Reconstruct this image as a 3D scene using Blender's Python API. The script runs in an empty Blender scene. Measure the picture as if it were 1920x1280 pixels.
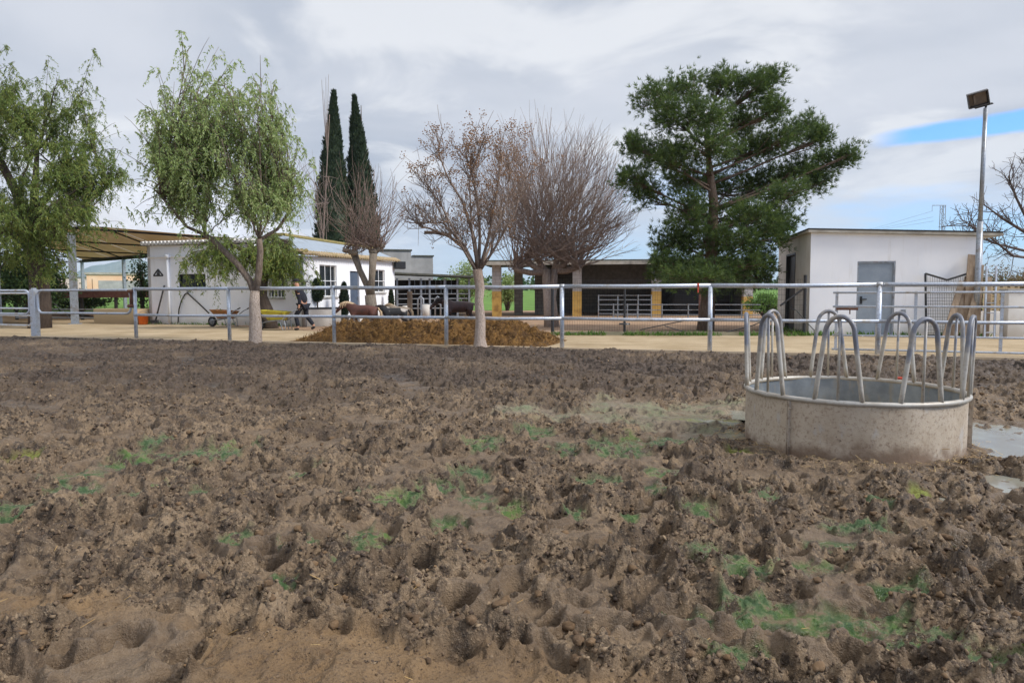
import bpy, math, random
import numpy as np
from mathutils import Vector, Matrix, noise as mnoise

R = math.radians
random.seed(7)
scene = bpy.context.scene
col = scene.collection

# ------------------------------------------------------------------ camera
FPX, CX, CY = 1330.0, 960.0, 640.0
CAM = Vector((0.0, 0.0, 1.3))
PITCH, ROLL = R(3.96), -0.0032
_f = Vector((0, math.cos(PITCH), -math.sin(PITCH)))
_r0 = Vector((1, 0, 0)); _u0 = Vector((0, math.sin(PITCH), math.cos(PITCH)))
_r = _r0 * math.cos(ROLL) + _u0 * math.sin(ROLL)
_u = _u0 * math.cos(ROLL) - _r0 * math.sin(ROLL)

def ray(x, y):
    return _f + _r * ((x - CX) / FPX) + _u * ((CY - y) / FPX)

def G(x, y, z=0.0):                      # photo measurement -> point on the level z
    d = ray(x, y)
    return CAM + d * ((z - CAM.z) / d.z)

def P(x, y, d):                          # photo measurement -> point at distance d
    v = ray(x, y)
    return CAM + v * (d / v.y)

class Wall:
    """a vertical plane through ground points a, b; reads photo measurements as (metres along, height)"""
    def __init__(s, a, b):
        s.a = Vector((a[0], a[1], 0)); s.b = Vector((b[0], b[1], 0))
        s.u = (s.b - s.a).normalized(); s.L = (s.b - s.a).length
        s.n = Vector((s.u.y, -s.u.x, 0))             # towards the camera side
        if s.n.dot(CAM - s.a) < 0: s.n = -s.n
    def tz(s, x, y):
        v = ray(x, y); k = (s.a - CAM).dot(s.n) / v.dot(s.n)
        p = CAM + v * k
        return (p - s.a).dot(s.u), p.z
    def pt(s, t, z, out=0.0):
        p = s.a + s.u * t + s.n * out
        return Vector((p.x, p.y, z))

cam_data = bpy.data.cameras.new('camera')
cam_data.sensor_width = 36.0
cam_data.lens = FPX / 1920.0 * 36.0
cam_data.clip_start = 0.05; cam_data.clip_end = 20000.0
cam = bpy.data.objects.new('camera', cam_data); col.objects.link(cam)
M = Matrix.Identity(4)
for i in range(3):
    M[i][0], M[i][1], M[i][2], M[i][3] = _r[i], _u[i], -_f[i], CAM[i]
cam.matrix_world = M
scene.camera = cam

# ------------------------------------------------------------------ materials
def lin(c):
    c = c / 255.0
    return c / 12.92 if c <= 0.04045 else ((c + 0.055) / 1.055) ** 2.4
def S(r, g, b, k=1.0):
    return (min(1, lin(r) * k), min(1, lin(g) * k), min(1, lin(b) * k), 1.0)

class NT:
    def __init__(s, name):
        s.m = bpy.data.materials.new(name); s.m.use_nodes = True
        s.t = s.m.node_tree; s.t.nodes.clear()
        s.out = s.t.nodes.new('ShaderNodeOutputMaterial')
        s.geo = None
    def n(s, ty, **kw):
        nd = s.t.nodes.new(ty)
        for k, v in kw.items(): setattr(nd, k, v)
        return nd
    def l(s, a, b): s.t.links.new(a, b)
    def pos(s):
        if not s.geo: s.geo = s.n('ShaderNodeNewGeometry')
        return s.geo.outputs['Position']
    def objco(s):
        return s.n('ShaderNodeTexCoord').outputs['Object']
    def noise(s, scale, detail=4, rough=0.55, vec=None, stretch=None, dist=0.0):
        v = vec or s.pos()
        if stretch:
            mp = s.n('ShaderNodeMapping'); mp.inputs['Scale'].default_value = stretch
            s.l(v, mp.inputs['Vector']); v = mp.outputs['Vector']
        t = s.n('ShaderNodeTexNoise'); t.inputs['Scale'].default_value = scale
        t.inputs['Detail'].default_value = detail; t.inputs['Roughness'].default_value = rough
        t.inputs['Distortion'].default_value = dist
        s.l(v, t.inputs['Vector'])
        return t.outputs['Fac']
    def ramp(s, fac, stops):
        r = s.n('ShaderNodeValToRGB')
        e = r.color_ramp.elements
        while len(e) < len(stops): e.new(0.5)
        for el, (p, c) in zip(e, stops):
            el.position = p; el.color = c if len(c) == 4 else (*c, 1)
        s.l(fac, r.inputs['Fac']); return r.outputs['Color']
    def step(s, fac, a, b):
        r = s.n('ShaderNodeMapRange'); r.interpolation_type = 'SMOOTHSTEP'
        r.inputs['From Min'].default_value = a; r.inputs['From Max'].default_value = b
        s.l(fac, r.inputs['Value']); return r.outputs['Result']
    def math(s, op, a, b=None):
        m = s.n('ShaderNodeMath', operation=op)
        for i, v in enumerate((a, b)):
            if v is None: continue
            if isinstance(v, (int, float)): m.inputs[i].default_value = v
            else: s.l(v, m.inputs[i])
        return m.outputs[0]
    def mix(s, fac, a, b, mode='MIX'):
        m = s.n('ShaderNodeMix', data_type='RGBA', blend_type=mode)
        for sock, v in ((m.inputs['Factor'], fac), (m.inputs['A'], a), (m.inputs['B'], b)):
            if isinstance(v, (int, float)): sock.default_value = v
            elif isinstance(v, tuple): sock.default_value = v
            else: s.l(v, sock)
        return m.outputs['Result']
    def bump(s, h, strength=0.4, dist=0.02):
        b = s.n('ShaderNodeBump'); b.inputs['Strength'].default_value = strength
        b.inputs['Distance'].default_value = dist
        s.l(h, b.inputs['Height']); return b.outputs['Normal']
    def bsdf(s, colr, rough=0.8, metal=0.0, normal=None, spec=None):
        b = s.n('ShaderNodeBsdfPrincipled')
        for sock, v in ((b.inputs['Base Color'], colr), (b.inputs['Roughness'], rough), (b.inputs['Metallic'], metal)):
            if isinstance(v, (int, float, tuple)): sock.default_value = v
            else: s.l(v, sock)
        if spec is not None: b.inputs['Specular IOR Level'].default_value = spec
        if normal is not None: s.l(normal, b.inputs['Normal'])
        return b
    def done(s, sh):
        s.l(sh.outputs[0], s.out.inputs['Surface']); return s.m

def simple(name, c1, c2, scale=6.0, rough=0.8, metal=0.0, bump=None, stretch=None, c3=None, big=0.8, spec=None, lo=0.3, hi=0.7):
    """two-colour weathered surface, optional third colour in large stains and fine relief"""
    t = NT(name)
    f = t.noise(scale, 6, 0.65, stretch=stretch)
    c = t.mix(t.step(f, lo, hi), c1, c2)
    if c3:
        g = t.noise(big, 5, 0.6)
        c = t.mix(t.step(g, 0.52, 0.72), c, c3)
    nrm = t.bump(t.noise(bump[0], 4, 0.6, stretch=stretch), bump[1], bump[2]) if bump else None
    return t.done(t.bsdf(c, rough, metal, nrm, spec))

MT = {}
# galvanised tube: zinc spangle, whitish bloom, a little dirt
def galv(name, a, b, c):
    t = NT(name)
    n1 = t.noise(38, 3, 0.6); n2 = t.noise(5, 5, 0.6)
    k = t.mix(t.step(n1, 0.3, 0.7), a, b)
    k = t.mix(t.step(n2, 0.5, 0.75), k, c)
    n3 = t.noise(2.3, 6, 0.7)
    k = t.mix(t.math('MULTIPLY', t.step(n3, 0.60, 0.70), 0.55), k, S(140, 108, 84))
    r = t.math('MULTIPLY_ADD', n1, 0.25); t.t.nodes[-1].inputs[2].default_value = 0.32
    return t.done(t.bsdf(k, r, 0.55, t.bump(n1, 0.08, 0.004)))
MT['galv'] = galv('galvanised_steel', S(176, 182, 192), S(205, 210, 218), S(168, 158, 142))
MT['galv_far'] = galv('weathered_galvanised', S(132, 136, 142), S(165, 170, 176), S(120, 112, 100))
MT['rust'] = simple('rusted_iron', S(96, 62, 48), S(130, 86, 62), 30, 0.85, 0.1, (60, .3, .004))
MT['black_metal'] = simple('black_painted_steel', S(30, 31, 34), S(48, 48, 50), 20, 0.5)
MT['white_wall'] = None
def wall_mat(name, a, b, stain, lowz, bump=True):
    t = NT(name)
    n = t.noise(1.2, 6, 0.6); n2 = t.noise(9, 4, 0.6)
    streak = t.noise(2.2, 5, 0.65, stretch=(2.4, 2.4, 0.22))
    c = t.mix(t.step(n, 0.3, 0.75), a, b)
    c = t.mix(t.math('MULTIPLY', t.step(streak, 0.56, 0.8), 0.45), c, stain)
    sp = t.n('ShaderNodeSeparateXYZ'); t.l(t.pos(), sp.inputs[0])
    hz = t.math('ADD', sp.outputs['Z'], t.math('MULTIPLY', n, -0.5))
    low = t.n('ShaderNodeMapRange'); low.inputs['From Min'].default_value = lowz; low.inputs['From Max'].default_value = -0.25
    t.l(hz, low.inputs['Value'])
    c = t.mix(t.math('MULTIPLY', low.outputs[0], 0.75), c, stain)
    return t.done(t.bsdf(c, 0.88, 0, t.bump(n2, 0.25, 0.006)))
MT['white_wall'] = wall_mat('whitewashed_render', S(234, 235, 239), S(242, 242, 244), S(186, 176, 160), 0.25)
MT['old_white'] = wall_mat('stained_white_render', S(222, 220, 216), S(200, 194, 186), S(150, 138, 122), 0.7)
MT['concrete'] = wall_mat('grey_concrete', S(150, 148, 144), S(176, 173, 168), S(110, 104, 98), 0.3)
MT['tan_concrete'] = wall_mat('tan_concrete', S(182, 160, 124), S(196, 176, 142), S(132, 112, 86), 0.35)
MT['grey_paint'] = simple('blue_grey_door_paint', S(134, 144, 154), S(148, 157, 166), 3, 0.55, 0.2, (40, .06, .003))
MT['dark_void'] = simple('dark_board_and_shade', S(42, 40, 40), S(60, 56, 52), 4, 0.9)  # dark parts, and the interior shade painted on the stables' back sheets
MT['blue_door'] = simple('dark_blue_door_paint', S(70, 82, 100), S(84, 96, 112), 3, 0.5)
MT['fabric'] = simple('white_pvc_membrane', S(214, 216, 221), S(202, 205, 211), 0.7, 0.6, 0, (1.3, .4, .08))
MT['wood'] = simple('weathered_timber', S(128, 108, 88), S(160, 140, 118), 5, 0.85, 0, (26, .5, .006), stretch=(3, 3, .35), c3=S(100, 82, 66))
MT['red_wood'] = simple('red_brown_board', S(92, 58, 50), S(116, 78, 66), 8, 0.8)
MT['yellow'] = simple('ochre_paint', S(192, 150, 72), S(204, 166, 92), 3, 0.75, 0, None, c3=S(150, 112, 58), big=2.2)
MT['yellow_barrow'] = simple('yellow_barrow_paint', S(176, 162, 40), S(192, 178, 58), 8, 0.5, 0, None, c3=S(126, 110, 58), big=5)
MT['rust_barrow'] = simple('rusty_barrow_tray', S(176, 118, 62), S(150, 100, 58), 12, 0.7, 0.1, None, c3=S(92, 70, 52), big=6)
MT['rubber'] = simple('black_rubber', S(34, 33, 32), S(52, 49, 46), 20, 0.8)
MT['orange'] = simple('orange_plastic', S(226, 106, 34), S(234, 124, 48), 10, 0.5)
MT['slate'] = simple('grey_roof_sheet', S(138, 148, 158), S(160, 170, 180), 3, 0.6, 0, (9, .3, .01), stretch=(1, 6, 1), c3=S(118, 122, 118), big=1.2)
MT['moss'] = simple('mossy_tile', S(116, 106, 58), S(146, 130, 80), 14, 0.9, 0, (20, .5, .02), c3=S(92, 92, 50), big=3)
MT['clay_tile'] = simple('clay_tile', S(188, 168, 134), S(168, 144, 110), 12, 0.85, 0, (20, .4, .01), c3=S(142, 128, 74), big=2)
MT['roof_sheet'] = simple('grey_brown_fascia', S(150, 142, 128), S(178, 172, 160), 3, 0.8, 0, None, c3=S(96, 92, 88))
MT['roof_dark'] = simple('dark_roof_edge', S(70, 72, 66), S(96, 96, 84), 5, 0.85)
def membrane(name, a, b, tr):
    t = NT(name); c = t.mix(t.step(t.noise(0.7, 4), .35, .65), a, b)
    d = t.n('ShaderNodeBsdfDiffuse'); e = t.n('ShaderNodeBsdfTranslucent'); m = t.n('ShaderNodeMixShader'); m.inputs[0].default_value = tr
    t.l(c, d.inputs[0]); t.l(c, e.inputs[0]); t.l(d.outputs[0], m.inputs[1]); t.l(e.outputs[0], m.inputs[2]); t.l(m.outputs[0], t.out.inputs['Surface']); return t.m
MT['brown_under'] = membrane('tan_roof_lining', S(186, 156, 116), S(198, 170, 130), 0.4)
MT['roof_pvc'] = membrane('white_roof_membrane', S(232, 232, 232), S(224, 224, 226), 0.5)
MT['peach'] = simple('peach_render', S(224, 178, 142), S(232, 196, 164), 0.6, 0.9)
MT['glass_dark'] = simple('window_glass', S(34, 38, 42), S(52, 58, 62), 1.5, 0.12)
MT['black_cloth'] = simple('navy_work_clothes', S(20, 21, 29), S(34, 36, 46), 12, 0.95, 0, (30, .3, .01))
MT['black_cap'] = simple('black_cap', S(22, 22, 24), S(34, 34, 38), 20, 0.9)
MT['skin'] = simple('skin', S(178, 130, 104), S(190, 142, 116), 20, 0.6)
MT['block'] = None
def block_mat(name, a, b, mortar, sx=0.4, sz=0.2):
    t = NT(name)
    br = t.n('ShaderNodeTexBrick'); br.inputs['Scale'].default_value = 1.0
    br.inputs['Brick Width'].default_value = sx; br.inputs['Row Height'].default_value = sz
    br.inputs['Mortar Size'].default_value = 0.012
    br.inputs['Color1'].default_value = a; br.inputs['Color2'].default_value = b; br.inputs['Mortar'].default_value = mortar
    sp = t.n('ShaderNodeSeparateXYZ'); t.l(t.pos(), sp.inputs[0])
    cb = t.n('ShaderNodeCombineXYZ')
    t.l(t.math('ADD', sp.outputs['X'], sp.outputs['Y']), cb.inputs[0]); t.l(sp.outputs['Z'], cb.inputs[1])
    t.l(cb.outputs[0], br.inputs['Vector'])
    n = t.noise(2.0, 5, 0.6)
    c = t.mix(t.math('MULTIPLY', t.step(n, 0.4, 0.75), 0.45), br.outputs['Color'], mortar)
    return t.done(t.bsdf(c, 0.92, 0, t.bump(t.noise(18, 4), 0.3, 0.01)))
MT['block'] = block_mat('concrete_block_wall', S(122, 116, 106), S(134, 128, 116), S(92, 86, 80))
MT['pale_block'] = block_mat('pale_concrete_block', S(182, 178, 174), S(196, 190, 184), S(158, 152, 146))

def bark_mat(name, a, b, c=None, white=None):
    t = NT(name)
    n = t.noise(9, 6, 0.7, stretch=(2.2, 2.2, .5)); n2 = t.noise(40, 4, 0.65, stretch=(1.6, 1.6, .5))
    k = t.mix(t.step(n, 0.35, 0.68), a, b)
    if c: k = t.mix(t.step(n2, 0.55, 0.7), k, c)
    if white:                                     # limewash on the lower trunk
        sp = t.n('ShaderNodeSeparateXYZ'); t.l(t.pos(), sp.inputs[0])
        e = t.math('ADD', sp.outputs['Z'], t.math('MULTIPLY', t.math('SUBTRACT', n, 0.5), 1.2))
        w = t.math('MULTIPLY', t.step(e, white[1] + 0.1, white[1] - 0.1), t.step(n2, 0.36, 0.52))
        k = t.mix(t.math('MULTIPLY', w, white[2]), k, white[0])
    return t.done(t.bsdf(k, 0.92, 0, t.bump(t.math('ADD', n, n2), 0.9, 0.035)))
MT['bark_pepper'] = bark_mat('pepper_tree_bark', S(108, 92, 78), S(146, 128, 112), S(84, 70, 58), (S(196, 178, 164), 1.35, .75))
MT['bark_melia'] = bark_mat('melia_bark', S(128, 108, 94), S(160, 140, 124), S(98, 80, 68), (S(196, 178, 164), 1.5, .7))
MT['bark_dark'] = bark_mat('dark_bark', S(66, 54, 46), S(92, 78, 66), S(46, 38, 34))
MT['bark_plane'] = bark_mat('mottled_grey_bark', S(118, 106, 92), S(148, 136, 120), S(92, 82, 70))
MT['twig_red'] = bark_mat('red_brown_shoots', S(118, 98, 88), S(154, 134, 122))
MT['twig_mix'] = bark_mat('mixed_brown_shoots', S(134, 112, 98), S(168, 150, 138))
MT['twig_grey'] = bark_mat('grey_brown_twigs', S(120, 102, 92), S(150, 132, 120))
MT['twig_dark'] = bark_mat('dark_twigs', S(82, 68, 60), S(110, 94, 84))
MT['bark_pine'] = bark_mat('pine_bark', S(104, 82, 66), S(138, 118, 100), S(78, 60, 48))

def leaf_mat(name, cols, trans=0.35, rough=0.6):
    t = NT(name)
    g = t.n('ShaderNodeNewGeometry')
    c = t.ramp(g.outputs['Random Per Island'], [(i / max(1, len(cols) - 1), k) for i, k in enumerate(cols)])
    n = t.noise(1.3, 3, 0.5)
    c = t.mix(t.math('MULTIPLY', t.step(n, 0.35, 0.7), 0.35), c, cols[0])
    b = t.bsdf(c, rough, 0, None, 0.25)
    tr = t.n('ShaderNodeBsdfTranslucent'); t.l(c, tr.inputs['Color'])
    mx = t.n('ShaderNodeMixShader'); mx.inputs[0].default_value = trans
    t.l(b.outputs[0], mx.inputs[1]); t.l(tr.outputs[0], mx.inputs[2])
    t.l(mx.outputs[0], t.out.inputs['Surface'])
    return t.m
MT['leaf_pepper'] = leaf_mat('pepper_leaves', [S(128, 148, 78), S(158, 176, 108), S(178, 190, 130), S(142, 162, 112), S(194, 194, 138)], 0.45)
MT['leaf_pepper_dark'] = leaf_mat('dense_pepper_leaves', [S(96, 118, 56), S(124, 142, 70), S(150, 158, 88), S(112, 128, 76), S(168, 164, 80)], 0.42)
MT['leaf_left'] = leaf_mat('darker_pepper_leaves', [S(88, 110, 52), S(116, 136, 66), S(144, 154, 84), S(104, 122, 70), S(158, 156, 76)], 0.42)  # darker greens for the big left tree and the one behind
MT['leaf_shade'] = leaf_mat('dark_evergreen_leaves', [S(48, 68, 38), S(62, 84, 46), S(78, 98, 54)], 0.3)
MT['leaf_cypress'] = leaf_mat('cypress_scales', [S(38, 50, 36), S(50, 64, 42), S(62, 74, 48), S(44, 56, 42)], 0.12)
MT['needle'] = leaf_mat('pine_needles', [S(72, 92, 48), S(92, 114, 56), S(116, 134, 70), S(80, 98, 62), S(102, 120, 76)], 0.3)
MT['leaf_dry'] = leaf_mat('dry_scrub_leaves', [S(112, 96, 68), S(136, 118, 84), S(96, 94, 58), S(150, 132, 98)], 0.3)
MT['berry'] = leaf_mat('dried_berries', [S(140, 104, 72), S(164, 124, 88), S(120, 88, 66), S(176, 136, 92)], 0.1)
MT['weed'] = leaf_mat('green_weeds', [S(70, 104, 40), S(98, 132, 56), S(112, 138, 70)], 0.35)

# ------------------------------------------------------------------ mesh helpers
class MB:
    def __init__(s): s.v = []; s.f = []; s.mi = []; s.cur = 0
    def add(s, vs, fs):
        o = len(s.v); s.v.extend(tuple(p) for p in vs)
        for f in fs: s.f.append(tuple(i + o for i in f)); s.mi.append(s.cur)
        return s
    def box(s, c, size, rz=0.0, mat=None):
        hx, hy, hz = size[0] / 2, size[1] / 2, size[2] / 2
        vs = []
        for dz in (-hz, hz):
            for dx, dy in ((-hx, -hy), (hx, -hy), (hx, hy), (-hx, hy)):
                p = Vector((dx, dy, dz))
                if mat: p = mat @ p
                elif rz: p = Matrix.Rotation(rz, 3, 'Z') @ p
                vs.append(Vector(c) + p)
        return s.add(vs, [(0, 3, 2, 1), (4, 5, 6, 7), (0, 1, 5, 4), (1, 2, 6, 5), (2, 3, 7, 6), (3, 0, 4, 7)])
    def wbox(s, w, t0, t1, z0, z1, o0, o1):          # a box on a Wall: along, height, outwards
        vs = [w.pt(t, z, o) for z in (z0, z1) for t, o in ((t0, o1), (t1, o1), (t1, o0), (t0, o0))]
        return s.add(vs, [(0, 3, 2, 1), (4, 5, 6, 7), (0, 1, 5, 4), (1, 2, 6, 5), (2, 3, 7, 6), (3, 0, 4, 7)])
    def prism(s, poly, off):                          # polygon (3-D points) extruded by a vector
        n = len(poly); off = Vector(off)
        vs = [Vector(p) for p in poly] + [Vector(p) + off for p in poly]
        fs = [tuple(range(n))[::-1], tuple(range(n, 2 * n))]
        fs += [(i, (i + 1) % n, (i + 1) % n + n, i + n) for i in range(n)]
        return s.add(vs, fs)
    def tube(s, pts, rad, n=6, cap=True):
        pts = [Vector(p) for p in pts]; m = len(pts)
        if not isinstance(rad, (list, tuple)): rad = [rad] * m
        t0 = (pts[1] - pts[0]).normalized()
        ref = Vector((0, 0, 1)) if abs(t0.z) < 0.9 else Vector((1, 0, 0))
        nx = t0.cross(ref).normalized()
        vs = []
        for i in range(m):
            t = (pts[min(i + 1, m - 1)] - pts[max(i - 1, 0)])
            t = t.normalized() if t.length > 1e-9 else t0
            nx = (nx - t * nx.dot(t))
            nx = nx.normalized() if nx.length > 1e-6 else t.orthogonal().normalized()
            ny = t.cross(nx)
            for k in range(n):
                a = 2 * math.pi * k / n
                vs.append(pts[i] + (nx * math.cos(a) + ny * math.sin(a)) * rad[i])
        fs = [(i * n + k, i * n + (k + 1) % n, (i + 1) * n + (k + 1) % n, (i + 1) * n + k) for i in range(m - 1) for k in range(n)]
        if cap: fs += [tuple(range(n))[::-1], tuple(range((m - 1) * n, m * n))]
        return s.add(vs, fs)
    def lathe(s, c, prof, n=24, axis='Z'):            # profile of (radius, height)
        vs = []
        for r, h in prof:
            for k in range(n):
                a = 2 * math.pi * k / n
                p = (r * math.cos(a), r * math.sin(a), h)
                if axis == 'Y': p = (p[0], p[2], p[1])
                if axis == 'X': p = (p[2], p[0], p[1])
                vs.append((c[0] + p[0], c[1] + p[1], c[2] + p[2]))
        m = len(prof)
        fs = [(i * n + k, i * n + (k + 1) % n, (i + 1) * n + (k + 1) % n, (i + 1) * n + k) for i in range(m - 1) for k in range(n)]
        return s.add(vs, fs)
    def torus(s, c, R0, r0, n=48, m=8):
        vs = [(c[0] + (R0 + r0 * math.cos(b)) * math.cos(a), c[1] + (R0 + r0 * math.cos(b)) * math.sin(a), c[2] + r0 * math.sin(b))
              for a in (2 * math.pi * i / n for i in range(n)) for b in (2 * math.pi * j / m for j in range(m))]
        fs = [(i * m + j, ((i + 1) % n) * m + j, ((i + 1) % n) * m + (j + 1) % m, i * m + (j + 1) % m) for i in range(n) for j in range(m)]
        return s.add(vs, fs)
    def build(s, name, mats, parent=None, smooth=False, bevel=0.0):
        me = bpy.data.meshes.new(name)
        top = parent
        while top is not None and '_base' not in top: top = top.parent
        off = Vector(top['_base']) if top is not None else Vector((0, 0, 0))
        me.from_pydata([(p[0] - off[0], p[1] - off[1], p[2] - off[2]) for p in s.v], [], s.f)
        if not isinstance(mats, (list, tuple)): mats = [mats]
        for m in mats: me.materials.append(m)
        if len(mats) > 1: me.polygons.foreach_set('material_index', s.mi)
        if smooth: me.polygons.foreach_set('use_smooth', [True] * len(me.polygons))
        me.update()
        o = bpy.data.objects.new(name, me); col.objects.link(o)
        if parent is not None: o.parent = parent
        if bevel:
            b = o.modifiers.new('bevel', 'BEVEL'); b.width = bevel; b.segments = 2; b.limit_method = 'ANGLE'
        return o

def tag(o, label=None, cat=None, group=None, kind=None):
    if label: o['label'] = label
    if cat: o['category'] = cat
    if group: o['group'] = group
    if kind: o['kind'] = kind
    return o
def thing(name, loc, label, cat, group=None):
    o = bpy.data.objects.new(name, None); col.objects.link(o)
    o.location = loc; o.empty_display_size = 0.2
    o['_base'] = tuple(loc)
    return tag(o, label, cat, group)
def solo(o):                                          # put a top-level mesh's origin at its base
    co = np.empty(len(o.data.vertices) * 3, 'f'); o.data.vertices.foreach_get('co', co)
    co = co.reshape(-1, 3)
    b = np.array([(co[:, 0].min() + co[:, 0].max()) / 2, (co[:, 1].min() + co[:, 1].max()) / 2, co[:, 2].min()], 'f')
    o.data.vertices.foreach_set('co', (co - b).ravel()); o.location = [float(q) for q in b]
    o.data.update(); return o
def copy_tree(o, parent=None):
    c = o.copy(); col.objects.link(c)
    if parent is not None: c.parent = parent
    for ch in [k for k in bpy.data.objects if k.parent == o]: copy_tree(ch, c)
    return c
def link_mesh(name, V, F, mats, parent=None, smooth=False):
    """fast numpy path: V (n,3), F (m,k) all the same face size"""
    me = bpy.data.meshes.new(name)
    V = np.asarray(V, 'f'); F = np.asarray(F, 'i')
    if parent is not None and '_base' in parent: V = V - np.array(parent['_base'], 'f')
    k = F.shape[1]
    me.vertices.add(len(V)); me.vertices.foreach_set('co', V.ravel())
    me.loops.add(F.size); me.loops.foreach_set('vertex_index', F.ravel())
    me.polygons.add(len(F)); me.polygons.foreach_set('loop_start', np.arange(0, F.size, k, dtype='i'))
    me.polygons.foreach_set('loop_total', np.full(len(F), k, 'i'))
    if smooth: me.polygons.foreach_set('use_smooth', np.ones(len(F), bool))
    for m in (mats if isinstance(mats, (list, tuple)) else [mats]): me.materials.append(m)
    me.update(calc_edges=True)
    o = bpy.data.objects.new(name, me); col.objects.link(o)
    if parent is not None: o.parent = parent
    return o

# numpy gradient noise (2-D)
_rng = np.random.default_rng(11)
_perm = np.concatenate([_rng.permutation(512)] * 3)
_ga = _rng.uniform(0, 2 * np.pi, 512); _gx, _gy = np.cos(_ga).astype('f'), np.sin(_ga).astype('f')
def perlin(x, y):
    xi = np.floor(x).astype('i'); yi = np.floor(y).astype('i')
    xf = (x - xi).astype('f'); yf = (y - yi).astype('f')
    u = xf * xf * xf * (xf * (xf * 6 - 15) + 10); v = yf * yf * yf * (yf * (yf * 6 - 15) + 10)
    def g(ix, iy, dx, dy):
        h = _perm[(_perm[ix & 511] + iy) & 511] & 511
        return _gx[h] * dx + _gy[h] * dy
    a = g(xi, yi, xf, yf); b = g(xi + 1, yi, xf - 1, yf)
    c = g(xi, yi + 1, xf, yf - 1); d = g(xi + 1, yi + 1, xf - 1, yf - 1)
    return (a + u * (b - a)) * (1 - v) + (c + u * (d - c)) * v
def fbm(x, y, oct=4, gain=0.5):
    s = 0; a = 1.0
    for i in range(oct):
        s = s + a * perlin(x * 2 ** i + 17.3 * i, y * 2 ** i - 9.1 * i); a *= gain
    return s
def sst(x, a, b):
    t = np.clip((x - a) / (b - a), 0, 1); return t * t * (3 - 2 * t)
ZENITH, CLOUD, SUN, EXPO, HAZE = 0.45, 0.74, 2.6, 0.50, 0.00013
MUD_ROWS, MUD_COLS = 1050, 1500
# ------------------------------------------------------------------ sky and light
SUN_EL, SUN_AZ = R(40), R(112)        # azimuth from north (+Y) clockwise: high on the right
w = bpy.data.worlds.new('World'); scene.world = w; w.use_nodes = True
t = w.node_tree; t.nodes.clear()
def wn(ty, **kw):
    nd = t.nodes.new(ty)
    for k, v in kw.items(): setattr(nd, k, v)
    return nd
def wm(op, a, b=None, c=None):
    m = wn('ShaderNodeMath', operation=op)
    for i, v in enumerate((a, b, c)):
        if v is None: continue
        if isinstance(v, (int, float)): m.inputs[i].default_value = v
        else: t.links.new(v, m.inputs[i])
    return m.outputs[0]
def wstep(f, a, b):
    r = wn('ShaderNodeMapRange'); r.interpolation_type = 'SMOOTHSTEP'
    r.inputs['From Min'].default_value = a; r.inputs['From Max'].default_value = b
    t.links.new(f, r.inputs['Value']); return r.outputs['Result']
def wmix(f, a, b):
    m = wn('ShaderNodeMix', data_type='RGBA')
    for sock, v in ((m.inputs['Factor'], f), (m.inputs['A'], a), (m.inputs['B'], b)):
        if isinstance(v, (int, float, tuple)): sock.default_value = v
        else: t.links.new(v, sock)
    return m.outputs['Result']
sky = wn('ShaderNodeTexSky', sky_type='NISHITA')
sky.sun_disc = False; sky.sun_elevation = SUN_EL; sky.sun_rotation = SUN_AZ
sky.air_density = 1.0; sky.dust_density = 0.6; sky.ozone_density = 1.5
tc = wn('ShaderNodeTexCoord'); sp = wn('ShaderNodeSeparateXYZ'); t.links.new(tc.outputs['Generated'], sp.inputs[0])
X, Y, Z = sp.outputs[0], sp.outputs[1], sp.outputs[2]
zz = wm('ADD', wm('MAXIMUM', Z, 0.0), 0.16)
cb = wn('ShaderNodeCombineXYZ'); t.links.new(wm('DIVIDE', X, zz), cb.inputs[0]); t.links.new(wm('DIVIDE', Y, zz), cb.inputs[1])
def wnoise(scale, det, rough, off, dist=0.0):
    mp = wn('ShaderNodeMapping'); mp.inputs['Location'].default_value = off
    t.links.new(cb.outputs[0], mp.inputs[0])
    n = wn('ShaderNodeTexNoise'); n.inputs['Scale'].default_value = scale; n.inputs['Detail'].default_value = det
    n.inputs['Roughness'].default_value = rough; n.inputs['Distortion'].default_value = dist
    t.links.new(mp.outputs[0], n.inputs['Vector']); return n.outputs['Fac']
n1 = wnoise(0.55, 6, 0.5, (3.1, 7.7, 0), 0.3)
n2 = wnoise(1.5, 7, 0.55, (11.2, 2.4, 0), 0.4)
n3 = wnoise(0.9, 5, 0.5, (5.0, 1.3, 2.0), 0.2)
cl = wmix(wstep(n1, 0.41, 0.585), S(184, 192, 206), S(216, 220, 229))
cl = wmix(wm('MULTIPLY', wstep(n2, 0.48, 0.63), 0.8), cl, S(238, 240, 244))
# azimuth (0 ahead, + right) and elevation of the direction
az = wm('ARCTAN2', X, Y); el = wm('ARCSINE', Z)
# brighter bank of cloud low over the horizon, blue air between the low clouds on the right
low = wstep(el, 0.20, 0.02)
cl = wmix(wm('MULTIPLY', low, 0.6), cl, S(232, 238, 245))
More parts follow.
